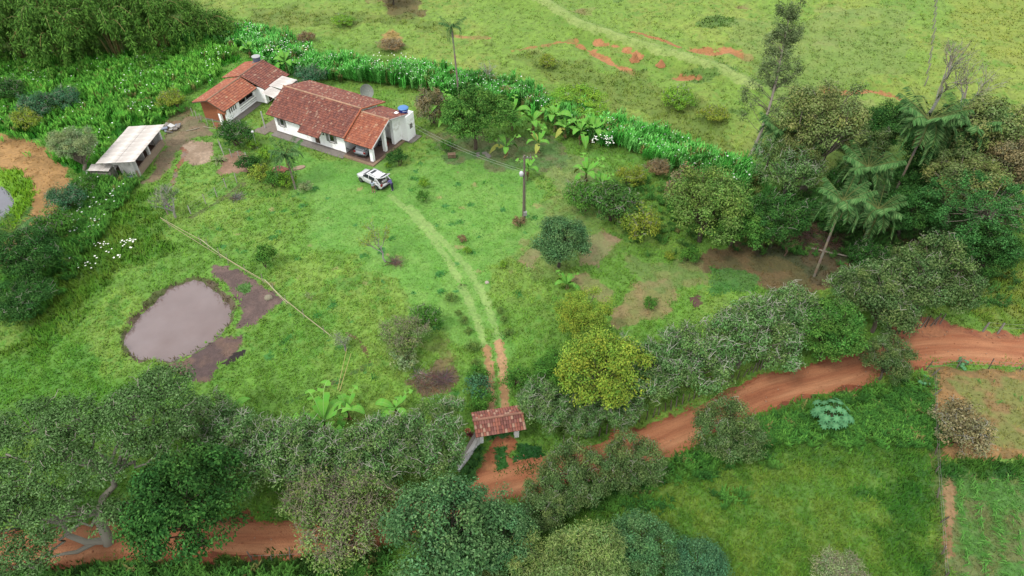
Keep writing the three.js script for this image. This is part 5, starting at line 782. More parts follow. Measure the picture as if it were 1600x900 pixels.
// castor plant with large lobed leaves
{
  const m = new MB(), c = alb(92, 158, 104); const ce = m.v(0, 0.04, 0, alb(124, 180, 124)), n = 16, ring = []; for (let k = 0; k < n; k++) { const t = k / n * 6.283, r = k % 2 ? 0.5 : 0.27; ring.push(m.v(Math.cos(t) * r, -0.05 * (k % 2), Math.sin(t) * r, k % 2 ? c : c.map(q => q * 0.9))); } for (let k = 0; k < n; k++) m.i.push(ce, ring[(k + 1) % n], ring[k]); const lg = m.geo();
  const castor = (x, z, s, n, seed, label) => { const o = thing('castor_plant', label, 'plant', x, H(x, z), z), R = RNG(seed), b = new MB(); const lv = []; for (let k = 0; k < n; k++) { const d = rdir(R), q = 0.7 + 0.4 * R(), e = [d[0] * 1.15 * s * q, (0.9 + d[1] * 0.6 + 0.7 * R()) * s, d[2] * 1.15 * s * q]; b.tube(branchPath(R, [0, 0.5 * s, 0], e, 0.12, 3), 0.03, 0.012, alb(120, 140, 90), 4); lv.push([e, d]); } b.tube([[0, -0.1, 0], [0, 1.2 * s, 0]], 0.07 * s, 0.05 * s, alb(130, 134, 92), 6); part('stem', b.geo(), barkMat, o); for (const [e, d] of lv) { const l = part('leaf', lg, leafMat, o); l.position.set(...e); l.rotation.set(d[2] * 0.7, R() * 6.28, -d[0] * 0.7, 'XZY'); l.scale.setScalar(s * (0.5 + 0.35 * R())); } };
  castor(26.54,-34.74, 1.25, 48, 1, 'blue green castor plant with large lobed leaves in the meadow'); castor(40.98,-41.08, 0.55, 18, 2, 'small bright plant growing on the edge of the red road'); castor(36.3,-39.0, 0.45, 10, 3, 'small castor seedling in undergrowth beside the field fence');
}
// strap leaved plants
const strap = (n, L, seed, cs) => { const m = new MB(), R = RNG(seed); for (let k = 0; k < n; k++) { const t = k * 2.399 + R(), e = 0.35 + 0.85 * R(), w = 0.05 + 0.03 * R(), c = cs[Math.floor(R() * cs.length)]; let prev = null; for (let s = 0; s <= 5; s++) { const f = s / 5, r = L * (0.05 + f * Math.cos(e) * 0.9), y = L * (Math.sin(e) * f - 0.55 * f * f * f), ww = w * (1 - f * f * 0.9), a = m.v(Math.cos(t) * r - Math.sin(t) * ww, y, Math.sin(t) * r + Math.cos(t) * ww, c), b = m.v(Math.cos(t) * r + Math.sin(t) * ww, y, Math.sin(t) * r - Math.cos(t) * ww, c); if (prev) m.i.push(prev[0], a, b, prev[0], b, prev[1]); prev = [a, b]; } } return m.geo(); };
const strapG = strap(40, 1.1, 5, C([70, 118, 56], [88, 138, 66], [56, 98, 48])), strapPale = strap(46, 1.5, 6, C([150, 170, 110], [172, 184, 132], [120, 150, 84]));
for (const [x, z, s, l] of [[-2.84,-31.37, 0.9, 'by the white gateway wall'], [-3.17,-30.77, 1.0, 'halfway down the white gateway wall'], [-3.65,-30.07, 1.1, 'at the low end of the gateway wall'], [-2.76,-32.15, 0.8, 'at the gateway pillar'], [-3.92,-29.5, 1.0, 'past the low end of the gateway wall'], [-3.23,-29.67, 0.8, 'between the gateway wall and the red road']]) { const o = thing('strap_leaf_plant', 'dark strap leaved plant ' + l, 'plant', x, H(x, z), z, x * 7); part('foliage', strapG, leafMat, o); o.scale.setScalar(s); }
for (const [x, z, s, l] of [[-37.07,-75.02, 1.0, 'pale spiky plant on the bare garden soil'], [34.93,-54.43, 0.9, 'dark red spiky bromeliad on the forest leaf litter'], [-3.36,-32.83, 0.5, 'crimson bracted plant spilling over the gateway wall']]) { const red = /red|crimson/.test(l), o = thing('spiky_plant', l, 'plant', x, H(x, z) + (/crimson/.test(l) ? 1.0 : 0), z); part('foliage', red ? strap(40, 1.2, 7, C([130, 60, 66], [104, 58, 58], [150, 84, 80])) : strapPale, leafMat, o); o.scale.setScalar(s); }

// ---------------------------------------------------------------- vehicles and people
function lerpTable(T, x) { for (let i = 0; i + 1 < T.length; i++) if (x <= T[i + 1][0]) return T[i].map((v, k) => lerp(v, T[i + 1][k], (x - T[i][0]) / (T[i + 1][0] - T[i][0]))); return T[T.length - 1]; }
function loft(rings) { const p = [], idx = [], n = rings[0].length; rings.forEach(r => r.forEach(q => p.push(...q))); for (let i = 0; i + 1 < rings.length; i++) for (let k = 0; k < n; k++) { const a = i * n + k, b = i * n + (k + 1) % n; idx.push(a, b, b + n, a, b + n, a + n); } for (let k = 1; k < n - 1; k++) { idx.push(0, k + 1, k); const o = (rings.length - 1) * n; idx.push(o, o + k, o + k + 1); } const g = new THREE.BufferGeometry(); g.setAttribute('position', new THREE.Float32BufferAttribute(p, 3)); g.setIndex(idx); g.computeVertexNormals(); return g; }
function car(label, x, z, turn, paint, open, y0) {
  const o = thing('parked_car', label, 'car', x, y0 ?? H(x, z), z, turn), pm = new THREE.MeshPhysicalMaterial({ color: paint, roughness: 0.35, clearcoat: 0.8, clearcoatRoughness: 0.1 }), black = plain(44, 44, 46, 0.7);
  // lower body: cross-sections along the car (x forward): half width, sill, top
  const T = [[-2.2, 0.66, 0.42, 0.72], [-2.12, 0.8, 0.32, 0.78], [-1.9, 0.88, 0.26, open ? 0.78 : 1.0], [-1.3, 0.9, 0.24, open ? 0.8 : 1.03], [-1.25, 0.9, 0.24, 1.03], [-0.4, 0.9, 0.24, 1.02], [0.9, 0.9, 0.24, 1.0], [1.25, 0.88, 0.24, 0.99], [1.8, 0.84, 0.27, 0.9], [2.08, 0.76, 0.32, 0.8], [2.2, 0.6, 0.42, 0.68]];
  const rings = []; for (let i = 0; i <= 44; i++) { const px = -2.2 + 4.4 * i / 44, [, w, b, t] = lerpTable(T, px), r = []; for (let k = 0; k < 20; k++) { const a = k / 20 * 6.283, c = Math.cos(a), s = Math.sin(a), e = 0.42; r.push([px, (t + b) / 2 + Math.sign(s) * Math.pow(Math.abs(s), e) * (t - b) / 2, Math.sign(c) * Math.pow(Math.abs(c), e) * w]); } rings.push(r); }
  part('body', loft(rings), pm, o);
  // cabin
  const cab = (y, x0, x1, w) => { const r = []; for (let k = 0; k < 28; k++) { const a = k / 28 * 6.283, c = Math.cos(a), s = Math.sin(a), e = 0.35; r.push([(x0 + x1) / 2 + Math.sign(c) * Math.pow(Math.abs(c), e) * (x1 - x0) / 2, y, Math.sign(s) * Math.pow(Math.abs(s), e) * w]); } return r; };
  const xr = open ? -1.28 : -2.0, xt = open ? -1.28 : -1.5; part('cabin', loft([cab(0.98, xr, 1.2, 0.84), cab(1.1, xr, 1.05, 0.82), cab(1.5, xt, 0.45, 0.7), cab(1.6, xt + 0.06, 0.3, 0.62), cab(1.63, xt + 0.2, 0.1, 0.5)]), pm, o);
  const pane = (q, name) => { const g = new THREE.BufferGeometry(); const a = q.map(v => new THREE.Vector3(...v)), P = []; for (const k of [0, 1, 2, 0, 2, 3]) P.push(...a[k].toArray()); g.setAttribute('position', new THREE.Float32BufferAttribute(P, 3)); g.computeVertexNormals(); return part(name, g, glassPane, o); };
  for (const s of [-1, 1]) { const zb = s * 0.838, zt = s * 0.725; pane([[0.95, 1.08, zb], [0.0, 1.08, zb], [0.0, 1.47, zt], [0.45, 1.47, zt]], 'side_window'); pane([[-0.1, 1.08, zb], [-1.05, 1.1, zb], [-1.0, 1.44, zt], [-0.1, 1.47, zt]], 'side_window'); }
  pane([[1.19, 1.05, 0.66], [1.19, 1.05, -0.66], [0.5, 1.5, -0.58], [0.5, 1.5, 0.58]], 'windscreen');
  part('sunroof', slab(-0.35, 0.02, 1.632, 1.642, -0.42, 0.42), glassPane, o);
  for (const s of [-1, 1]) { part('roof_rail', slab(-1.1, 0.15, 1.61, 1.66, s * 0.6 - 0.02, s * 0.6 + 0.02), plain(170, 170, 172, 0.4), o); part('mirror', box(0.14, 0.14, 0.2, 0.85, 1.08, s * 0.98), pm, o); part('headlight', box(0.2, 0.14, 0.34, 2.03, 0.72, s * 0.58), plain(210, 214, 218, 0.2), o); part('tail_light', box(0.14, 0.2, 0.26, -2.1, 0.82, s * 0.7), plain(178, 30, 44, 0.3), o); }
  part('bumper', join([box(0.12, 0.2, 1.5, -2.2, 0.46, 0), box(0.1, 0.16, 1.3, 2.19, 0.46, 0)]), black, o);
  for (const px of [1.35, -1.35]) for (const s of [-1, 1]) { const w = part('wheel', new THREE.CylinderGeometry(0.34, 0.34, 0.22, 24).rotateX(Math.PI / 2), black, o); w.position.set(px, 0.34, s * 0.83); part('rim', new THREE.CylinderGeometry(0.21, 0.21, 0.02, 16).rotateX(Math.PI / 2).translate(0, 0, s * 0.115), plain(150, 152, 156, 0.35, { metalness: 0.6 }), w); }
  if (open) {
    for (const s of [-1, 1]) part('rear_pillar', quadSlab([-2.05, 0.95, s * 0.82 - 0.05], [-1.28, 1.52, s * 0.74 - 0.05], [-1.28, 1.52, s * 0.74 + 0.05], [-2.05, 0.95, s * 0.82 + 0.05], 0.26), pm, o);
    part('roof_end', slab(-1.62, -1.22, 1.5, 1.6, -0.64, 0.64), pm, o);
    part('boot_lining', join([slab(-1.4, -1.3, 0.8, 1.5, -0.66, 0.66), slab(-2.0, -1.4, 0.785, 0.81, -0.72, 0.72)]), carpet, o);
    const tg = part('tailgate', loft([[-0.58, 0], [-0.66, 0.4], [-0.64, 0.85], [-0.5, 1.05]].map(([w, l]) => [[-1.58 - l * 0.9, 1.62 + l * 0.42, w], [-1.58 - l * 0.9, 1.62 + l * 0.42, -w], [-1.56 - l * 0.9, 1.54 + l * 0.42, -w], [-1.56 - l * 0.9, 1.54 + l * 0.42, w]])), pm, o);
    part('rear_window', slab(-0.5, 0, 0, 0.01, -0.46, 0.46).rotateZ(-0.437).translate(-1.68, 1.685, 0), glassPane, tg);
    const bw = new THREE.Vector3(-1.75, 0.95, 0.1); o.updateMatrixWorld(); o.localToWorld(bw); const bag = thing('white_bag', 'white bag lying in the open boot of the white car', 'bag', bw.x, bw.y, bw.z, turn); const g = new THREE.SphereGeometry(0.22, 12, 8); const p = g.attributes.position; for (let i = 0; i < p.count; i++) p.setXYZ(i, p.getX(i) * 1.0, Math.max(-0.14, p.getY(i) * 0.75), p.getZ(i) * 1.7 + 0.03 * Math.sin(p.getX(i) * 30)); g.computeVertexNormals(); part('sack', g, whitePaint, bag);
  }
  return o;
}
const glassPane = new THREE.MeshPhysicalMaterial({ color: col(56, 60, 66), roughness: 0.3, specularIntensity: 0.4, side: THREE.DoubleSide });
car('white car with raised tailgate parked on the lawn before the porch', -16.75, -70.25, 142.3 * Math.PI / 180, col(250, 250, 250), true);
{ const f = scene.getObjectByName('farmhouse'); f.updateMatrixWorld(); const p = f.localToWorld(new THREE.Vector3(13.7, 0.163, -2.0)); car('silver grey car sheltering under the tiled porch', p.x, p.z, f.rotation.y + Math.PI / 2 + 0.12, col(150, 154, 160), false, p.y); }

// people: one continuous body from tapered capsules, clothes as slightly larger shells over it
function capsules(B, pad, x, y, z, k) { let d = 1e9; for (const [a, b, ra, rb] of B) { const ex = b[0] - a[0], ey = b[1] - a[1], ez = b[2] - a[2], wx = x - a[0], wy = y - a[1], wz = z - a[2], t = clamp((wx * ex + wy * ey + wz * ez) / (ex * ex + ey * ey + ez * ez)), q = Math.hypot(wx - ex * t, wy - ey * t, wz - ez * t) - lerp(ra, rb, t) - pad, h = clamp(0.5 + 0.5 * (d - q) / k); d = lerp(d, q, h) - k * h * (1 - h); } return d; }
function skin(B, pad, cx, cy, cz, half, res, clip) {
  const mc = new MarchingCubes(res, new THREE.MeshBasicMaterial(), false, false, 60000); mc.isolation = 0; const hs = res / 2;
  for (let k = 0; k < res; k++) for (let j = 0; j < res; j++) for (let i = 0; i < res; i++) { const x = cx + (i - hs) / hs * half, y = cy + (j - hs) / hs * half, z = cz + (k - hs) / hs * half; let d = capsules(B, pad, x, y, z, 0.035); if (clip) d = Math.max(d, clip(x, y, z)); mc.field[k * res * res + j * res + i] = -d; }
  mc.update(); const n = mc.count, p = mc.positionArray.slice(0, n * 3), g = new THREE.BufferGeometry(); for (let i = 0; i < n; i++) { p[3 * i] = cx + p[3 * i] * half; p[3 * i + 1] = cy + p[3 * i + 1] * half; p[3 * i + 2] = cz + p[3 * i + 2] * half; }
  g.setAttribute('position', new THREE.BufferAttribute(p, 3)); g.setAttribute('normal', new THREE.BufferAttribute(mc.normalArray.slice(0, n * 3), 3)); g.computeVertexNormals(); return g;
}
function person(label, x, z, turn, J, wear) { // J: joints, facing +z
  const o = thing('person', label, 'person', x, H(x, z), z, turn), bones = [], arms = [], legs = [], torso = [[J.hip, J.waist, 0.135, 0.12], [J.waist, J.chest, 0.12, 0.15], [J.chest, J.neck, 0.14, 0.06]];
  const dir = (a, b) => { const v = [b[0] - a[0], b[1] - a[1], b[2] - a[2]], l = Math.hypot(...v); return v.map(q => q / l); };
  for (const s of [0, 1]) { arms.push([J.chest, J.sh[s], 0.11, 0.075], [J.sh[s], J.el[s], 0.058, 0.045], [J.el[s], J.wr[s], 0.044, 0.03]); legs.push([J.hip, J.hp[s], 0.12, 0.1], [J.hp[s], J.kn[s], 0.095, 0.062], [J.kn[s], J.an[s], 0.06, 0.042], [J.an[s], J.toe[s], 0.045, 0.035]); }
  const hd = J.head, f = dir(J.neck, J.head); bones.push(...torso, ...arms, ...legs, [J.neck, hd, 0.055, 0.07]);
  const cy = J.head[1] / 2, half = Math.max(1.0, cy + 0.22);
  const parts = [skin(bones, 0, 0, cy, hd[2] * 0.4, half, 66)];
  // head with brow, nose, chin and ears on a finer grid
  const up = f, fw = J.face, rt = [up[1] * fw[2] - up[2] * fw[1], up[2] * fw[0] - up[0] * fw[2], up[0] * fw[1] - up[1] * fw[0]], at = (a, b, c) => [0, 1, 2].map(i => hd[i] + up[i] * a + fw[i] * b + rt[i] * c);
  const HB = [[at(0.03, -0.01, 0), at(0.1, -0.01, 0), 0.085, 0.09], [at(-0.06, 0.05, 0), at(0.04, 0.04, 0), 0.05, 0.065], [at(0.03, 0.1, 0), at(-0.005, 0.118, 0), 0.012, 0.016], [at(-0.045, 0.09, -0.02), at(-0.045, 0.09, 0.02), 0.013, 0.013], [at(0.0, 0.0, 0.09), at(0.05, 0.0, 0.092), 0.018, 0.02], [at(0.0, 0.0, -0.09), at(0.05, 0.0, -0.092), 0.018, 0.02], [J.neck, at(-0.02, 0, 0), 0.055, 0.06]];
  parts.push(skin(HB, 0, hd[0], hd[1], hd[2], 0.26, 56));
  for (const s of [0, 1]) { const d = dir(J.el[s], J.wr[s]), side = [d[1] * 0 - d[2] * 1, d[2] * 0 - d[0] * 0, d[0] * 1], l = Math.hypot(...side) || 1, sd = side.map(q => q / l), w = J.wr[s], pt = (a, b, c = 0) => [w[0] + d[0] * a + sd[0] * b, w[1] + d[1] * a + sd[1] * b + c, w[2] + d[2] * a + sd[2] * b], HBn = [[w, pt(0.075, 0.012), 0.03, 0.026], [w, pt(0.075, -0.02), 0.028, 0.024]]; [[-0.033, 0.06], [-0.012, 0.075], [0.01, 0.07], [0.03, 0.055]].forEach(([b, L2]) => HBn.push([pt(0.075, b), pt(0.075 + L2 * 0.6, b * 1.1, -0.008), 0.0105, 0.0095], [pt(0.075 + L2 * 0.6, b * 1.1, -0.008), pt(0.075 + L2, b * 1.1, -0.03), 0.0095, 0.008])); HBn.push([pt(0.02, -0.03), pt(0.055, -0.06, -0.01), 0.013, 0.011], [pt(0.055, -0.06, -0.01), pt(0.085, -0.065, -0.02), 0.011, 0.009]); parts.push(skin(HBn, 0, ...pt(0.07, 0), 0.14, 50)); }
  parts.forEach(g => { for (const k of Object.keys(g.attributes)) if (k !== 'position' && k !== 'normal') g.deleteAttribute(k); });
  const body = part('body', mergeGeometries(parts), plain(...wear.skin, 0.7), o);
  part('shirt', skin([...torso, ...arms], 0.016, 0, cy, hd[2] * 0.4, half, 66, wear.shirtClip), plain(...wear.shirt, 0.9), o);
  part(wear.legName, skin([...legs, [J.hip, J.waist, 0.135, 0.12]], 0.018, 0, cy, hd[2] * 0.4, half, 66, wear.legClip), plain(...wear.legCol, 0.9), o);
  part('hair', skin([[at(0.06, -0.03, 0), at(0.12, -0.015, 0), 0.092, 0.085], [at(0.02, -0.06, 0), at(wear.long ? -0.1 : 0.0, -0.075, 0), 0.075, 0.06]], 0.006, ...hd, 0.26, 50), plain(...wear.hair, 0.8), o);
  for (const s of [0, 1]) part('shoe', skin([[[J.an[s][0], 0.04, J.an[s][2] - 0.04], [J.toe[s][0], 0.035, J.toe[s][2] + 0.03], 0.05, 0.042]], 0, J.an[s][0], 0.06, (J.an[s][2] + J.toe[s][2]) / 2, 0.24, 36), plain(...wear.shoe, 0.8), o);
  return o;
}
person('person in pale blue shirt and brown shorts standing at the car side', -16.52,-68.18, Math.PI * 0.95, { hip: [0, 0.92, 0], waist: [0, 1.05, 0], chest: [0, 1.28, 0], neck: [0, 1.43, 0], head: [0, 1.54, 0.03], face: [0, 0, 1], sh: [[-0.18, 1.38, 0], [0.18, 1.38, 0]], el: [[-0.24, 1.13, 0.06], [0.24, 1.13, 0.06]], wr: [[-0.2, 1.0, 0.26], [0.2, 1.0, 0.26]], hp: [[-0.1, 0.88, 0], [0.1, 0.88, 0]], kn: [[-0.12, 0.48, 0.03], [0.12, 0.48, 0.03]], an: [[-0.13, 0.08, 0], [0.13, 0.08, -0.02]], toe: [[-0.15, 0.035, 0.16], [0.15, 0.035, 0.14]] }, { skin: [190, 140, 110], shirt: [196, 208, 224], shirtClip: (x, y, z) => Math.max(0.84 - y, (Math.abs(x) > 0.2 ? 1.16 : 0) - y), legName: 'shorts', legCol: [140, 104, 78], legClip: (x, y) => 0.62 - y, hair: [58, 46, 40], long: true, shoe: [200, 186, 160] });
person('person in purple blue shirt and dark trousers bending into the open boot', -14.37,-68.71, -Math.PI * 0.71, { hip: [0, 0.9, -0.05], waist: [0, 1.02, 0.02], chest: [0, 1.2, 0.16], neck: [0, 1.3, 0.28], head: [0, 1.37, 0.38], face: [0, -0.55, 0.84], sh: [[-0.2, 1.24, 0.22], [0.2, 1.24, 0.22]], el: [[-0.25, 1.0, 0.32], [0.25, 1.0, 0.32]], wr: [[-0.2, 0.95, 0.56], [0.2, 0.95, 0.56]], hp: [[-0.1, 0.87, -0.05], [0.1, 0.87, -0.05]], kn: [[-0.12, 0.48, 0.02], [0.12, 0.48, -0.08]], an: [[-0.13, 0.08, -0.04], [0.13, 0.08, -0.2]], toe: [[-0.14, 0.035, 0.12], [0.14, 0.035, -0.04]] }, { skin: [176, 128, 100], shirt: [116, 104, 172], shirtClip: (x, y, z) => Math.max(0.82 - y, z > 0.36 && Math.abs(x) > 0.12 ? z - 0.36 : -1), legName: 'trousers', legCol: [52, 54, 76], legClip: (x, y) => 0.07 - y, hair: [48, 42, 40], long: false, shoe: [212, 212, 210] });

// ---------------------------------------------------------------- pole, fences and small things
{ // utility pole with meter boxes and two wires to the house
  const a = [1.31,-62.44], o = thing('utility_pole', 'weathered grey utility pole with a white box on the lawn', 'utility pole', a[0], H(a[0], a[1]), a[1]), g = new THREE.CylinderGeometry(0.11, 0.17, 9.0, 10); g.translate(0, 4.3, 0); part('post', g, grained(150, 134, 120, 0.95, 2), o);
  part('conduit', new THREE.CylinderGeometry(0.035, 0.035, 6.6, 6).translate(0.2, 3.6, 0.05), plain(120, 108, 104, 0.8), o);
  part('meter_box', box(0.38, 0.5, 0.3, 0.16, 1.35, 0.16), plain(178, 176, 172, 0.7), o); const lb = part('lamp_box', new THREE.LatheGeometry([[0.001, -0.32], [0.2, -0.3], [0.26, 0.05], [0.16, 0.25], [0.001, 0.28]].map(q => new THREE.Vector2(...q)), 14), plain(236, 236, 238, 0.5), o); lb.position.set(-0.3, 6.6, 0.1);
  part('crossarm', join([box(0.9, 0.09, 0.09, 0.28, 8.5, 0), box(0.07, 0.5, 0.07, 0.62, 8.7, 0)]), greyWood, o); for (const x of [-0.1, 0.3, 0.65]) part('insulator', new THREE.CylinderGeometry(0.04, 0.05, 0.14, 8).translate(x, 8.62, 0), plain(206, 200, 192, 0.4), o);
  const f = scene.getObjectByName('farmhouse'); const y = H(a[0], a[1]);
  for (const [py, lx, ly, n] of [[7.0, 16.95, 3.2, 'upper'], [6.75, 16.95, 2.7, 'lower']]) { const e = f.localToWorld(new THREE.Vector3(lx, ly, -6.3)), s = new THREE.Vector3(a[0] - 0.12, y + py, a[1]), p = []; for (let k = 0; k <= 16; k++) { const t = k / 16; p.push(new THREE.Vector3(lerp(s.x, e.x, t), lerp(s.y, e.y, t) - 1.0 * 4 * t * (1 - t) * 0.6, lerp(s.z, e.z, t))); } const w = part(numbered('power_wire'), new THREE.TubeGeometry(new THREE.CatmullRomCurve3(p), 24, 0.011, 4), plain(206, 210, 200, 0.6), scene); tag(w, n + ' of two pale wires strung from the pole to the tank tower', 'wire'); }
}
function fence(name, label, P, opt) { // posts along a line with wires; each post a mesh
  const o = thing(name, label, 'fence', P[0][0], H(P[0][0], P[0][1]), P[0][1]), y0 = o.position.y, R = RNG(opt.seed || 1), ring = new MB(); ring.tube([[0, -0.3, 0], [0.01, opt.h * 0.5, 0], [0, opt.h, 0.01]], opt.r, opt.r * 0.85, [1, 1, 1], opt.sides || 6, true); const pg = ring.geo(), tops = [];
  for (let i = 0; i + 1 < P.length; i++) { const L = Math.hypot(P[i + 1][0] - P[i][0], P[i + 1][1] - P[i][1]), n = Math.max(1, Math.round(L / opt.gap)); for (let k = 0; k < n + (i + 2 === P.length ? 1 : 0); k++) { const t = (k + (R() - 0.5) * 0.25) / n, x = lerp(P[i][0], P[i + 1][0], t), z = lerp(P[i][1], P[i + 1][1], t), m = part('post', pg, opt.mat[Math.floor(R() * opt.mat.length)], o); m.position.set(x - P[0][0], H(x, z) - y0, z - P[0][1]); m.rotation.set((R() - 0.5) * opt.tilt, R() * 6, (R() - 0.5) * opt.tilt); m.scale.y = 0.85 + 0.3 * R(); tops.push([m.position.x, m.position.y, m.position.z]); } }
  for (const f of opt.wires || []) { const w = new MB(); for (let k = 0; k + 1 < tops.length; k++) w.tube([[tops[k][0], tops[k][1] + opt.h * f, tops[k][2]], [tops[k + 1][0], tops[k + 1][1] + opt.h * f, tops[k + 1][2]]], 0.008, 0.008, alb(170, 168, 160), 3); part('wire', w.geo(), barkMat, o); }
  return o;
}
const whitePost = [plain(222, 218, 208, 0.9), plain(206, 200, 186, 0.9)], oldPost = [grained(150, 138, 122, 1, 3), grained(128, 114, 98, 1, 3), grained(166, 156, 140, 1, 3)];
fence('post_fence', 'white post and wire fence round the bare kitchen garden', [[-38.02,-78.37], [-36.96,-76.52], [-33.66,-75.02], [-32.37,-74.14], [-30.71,-72.13]], { h: 1.3, r: 0.06, gap: 1.3, tilt: 0.06, mat: whitePost, wires: [0.4, 0.85], seed: 2 });
fence('post_fence', 'white post and wire fence along the ditch below the kitchen garden', [[-36.83,-64.0], [-35.77,-65.74], [-34.9,-67.27], [-34.31,-68.85], [-33.4,-70.19]], { h: 1.4, r: 0.06, gap: 2.2, tilt: 0.06, mat: whitePost, wires: [0.35, 0.65, 0.92], seed: 3 });
fence('post_fence', 'short run of white posts beside the brick end house', [[-44.22,-86.37], [-42.61,-84.96], [-41.31,-83.93], [-40.33,-83.59]], { h: 1.2, r: 0.055, gap: 1.2, tilt: 0.12, mat: whitePost, wires: [0.7], seed: 4 });
fence('stake_fence', 'dense fence of old wooden stakes under the bright green tree', [[21.86,-40.62], [24.25,-41.53], [26.51,-42.62]], { h: 1.5, r: 0.06, gap: 0.35, tilt: 0.18, mat: oldPost, seed: 5 });
fence('stake_fence', 'dense fence of old wooden stakes above the light red bend', [[36.56,-45.22], [39.36,-46.06], [41.24,-46.4]], { h: 1.6, r: 0.065, gap: 0.45, tilt: 0.25, mat: oldPost, seed: 6 });
fence('post_fence', 'pair of stout pale fence posts on the grass bank', [[45.04,-45.72], [46.8,-45.47], [53.52,-45.05]], { h: 1.5, r: 0.1, gap: 2.2, tilt: 0.1, mat: [grained(190, 184, 172, 1, 3)], wires: [0.5, 0.85], seed: 7 });
fence('post_fence', 'old post and wire fence between road and dry plot', [[37.48,-40.92], [40.62,-40.92], [46.26,-40.62], [50.7,-40.32]], { h: 1.2, r: 0.05, gap: 2.4, tilt: 0.2, mat: oldPost, wires: [0.5, 0.85], seed: 8 });
fence('post_fence', 'leaning old post and wire fence dividing meadow from maize', [[37.7,-40.1], [35.78,-35.53], [33.5,-29.96], [31.84,-25.62], [30.15,-21.3]], { h: 1.15, r: 0.06, gap: 2.0, tilt: 0.7, mat: oldPost, wires: [0.5, 0.8], seed: 9 });
fence('post_fence', 'row of old posts along the lower side of the red road', [[-18.83,-23.06], [-14.74,-23.25], [-11.79,-23.53]], { h: 1.1, r: 0.05, gap: 1.6, tilt: 0.5, mat: oldPost, wires: [0.7], seed: 10 });
fence('stake_fence', 'stakes along the red road below the yellow tree', [[4.21,-32.95], [8.54,-34.09], [13.16,-36.2], [17.46,-38.42], [21.32,-40.32]], { h: 1.3, r: 0.05, gap: 0.6, tilt: 0.25, mat: oldPost, seed: 11 });
fence('post_fence', 'distant post and wire fence climbing the hillside', [[57.94,-90.41], [62.85,-101.31], [68.98,-115.7]], { h: 1.4, r: 0.09, gap: 2.2, tilt: 0.1, mat: [grained(196, 188, 170, 1)], wires: [0.5, 0.9], seed: 12 });
{ // bamboo rails on forked stakes
  const P = [[-39.13,-61.85], [-33.44,-58.11], [-30.6,-55.66], [-24.97,-51.76], [-22.19,-48.87], [-17.45,-44.72]], o = thing('bamboo_rail_fence', 'low fence of long yellow bamboo poles beside the pond', 'fence', P[0][0], 0, P[0][1]), R = RNG(21);
  const c = [[204, 194, 146], [188, 176, 132], [212, 204, 166]]; const at = (i, t, dx, y) => { const x = lerp(P[i][0], P[i + 1][0], t), z = lerp(P[i][1], P[i + 1][1], t); return [x - P[0][0] + dx, H(x, z) + y, z - P[0][1] + dx * 0.5]; };
  for (const [i, j, dx, y, k] of [[0, 1, 0, 0.95, 0], [0, 2, 0.2, 0.7, 1], [1, 2, -0.15, 0.85, 2], [2, 3, 0, 0.75, 0], [2, 3, 0.25, 0.6, 1], [3, 4, 0, 0.7, 2], [3, 4, 0.2, 0.5, 0], [4, 4, 0, 0.75, 1], [4, 4, 0.22, 0.55, 2]]) { const b = new MB(), n = 10, s = at(i, -0.05, dx, y), e = j === i ? at(i, 1.05, dx, y - 0.1) : at(j - 1 < i ? i : j - 1, 1.08, -dx, y - 0.15), pts = []; for (let q = 0; q <= n; q++) { const f = v3(s, e, q / n); f[1] += Math.sin(q / n * 3.14) * -0.08; pts.push(f); } b.tube(pts, 0.04, 0.025, alb(...c[k]), 6, true); part('rail', b.geo(), barkMat, o); }
  for (const [i, t] of [[0, 0.1], [0, 0.9], [1, 0.2], [1, 0.8], [2, 0.1], [2, 0.5], [2, 0.9], [3, 0.3], [3, 0.9], [4, 0.4], [4, 0.9]]) { const b = new MB(), a = at(i, t, 0.08, -0.2), e = at(i, t, 0.16, 1.15 + 0.3 * R()); b.tube([a, e], 0.045, 0.035, alb(190, 184, 160), 5, true); part('stake', b.geo(), barkMat, o); }
  for (const [x, z, x2, z2, l] of [[-15.3,-38.28, -15.09,-42.62, 'dry bamboo cane leaning by the small silvery tree'], [-15.1,-38.14, -14.6,-41.84, 'second dry bamboo cane crossing the first by the silvery tree']]) { const b = new MB(); b.tube([[0, 0.1, 0], [(x2 - x) / 2, 0.5, (z2 - z) / 2], [x2 - x, 0.9, z2 - z]], 0.035, 0.02, alb(206, 196, 120), 5, true); const t = thing('bamboo_cane', l, 'cane', x, H(x, z), z); part('cane', b.geo(), barkMat, t); }
}
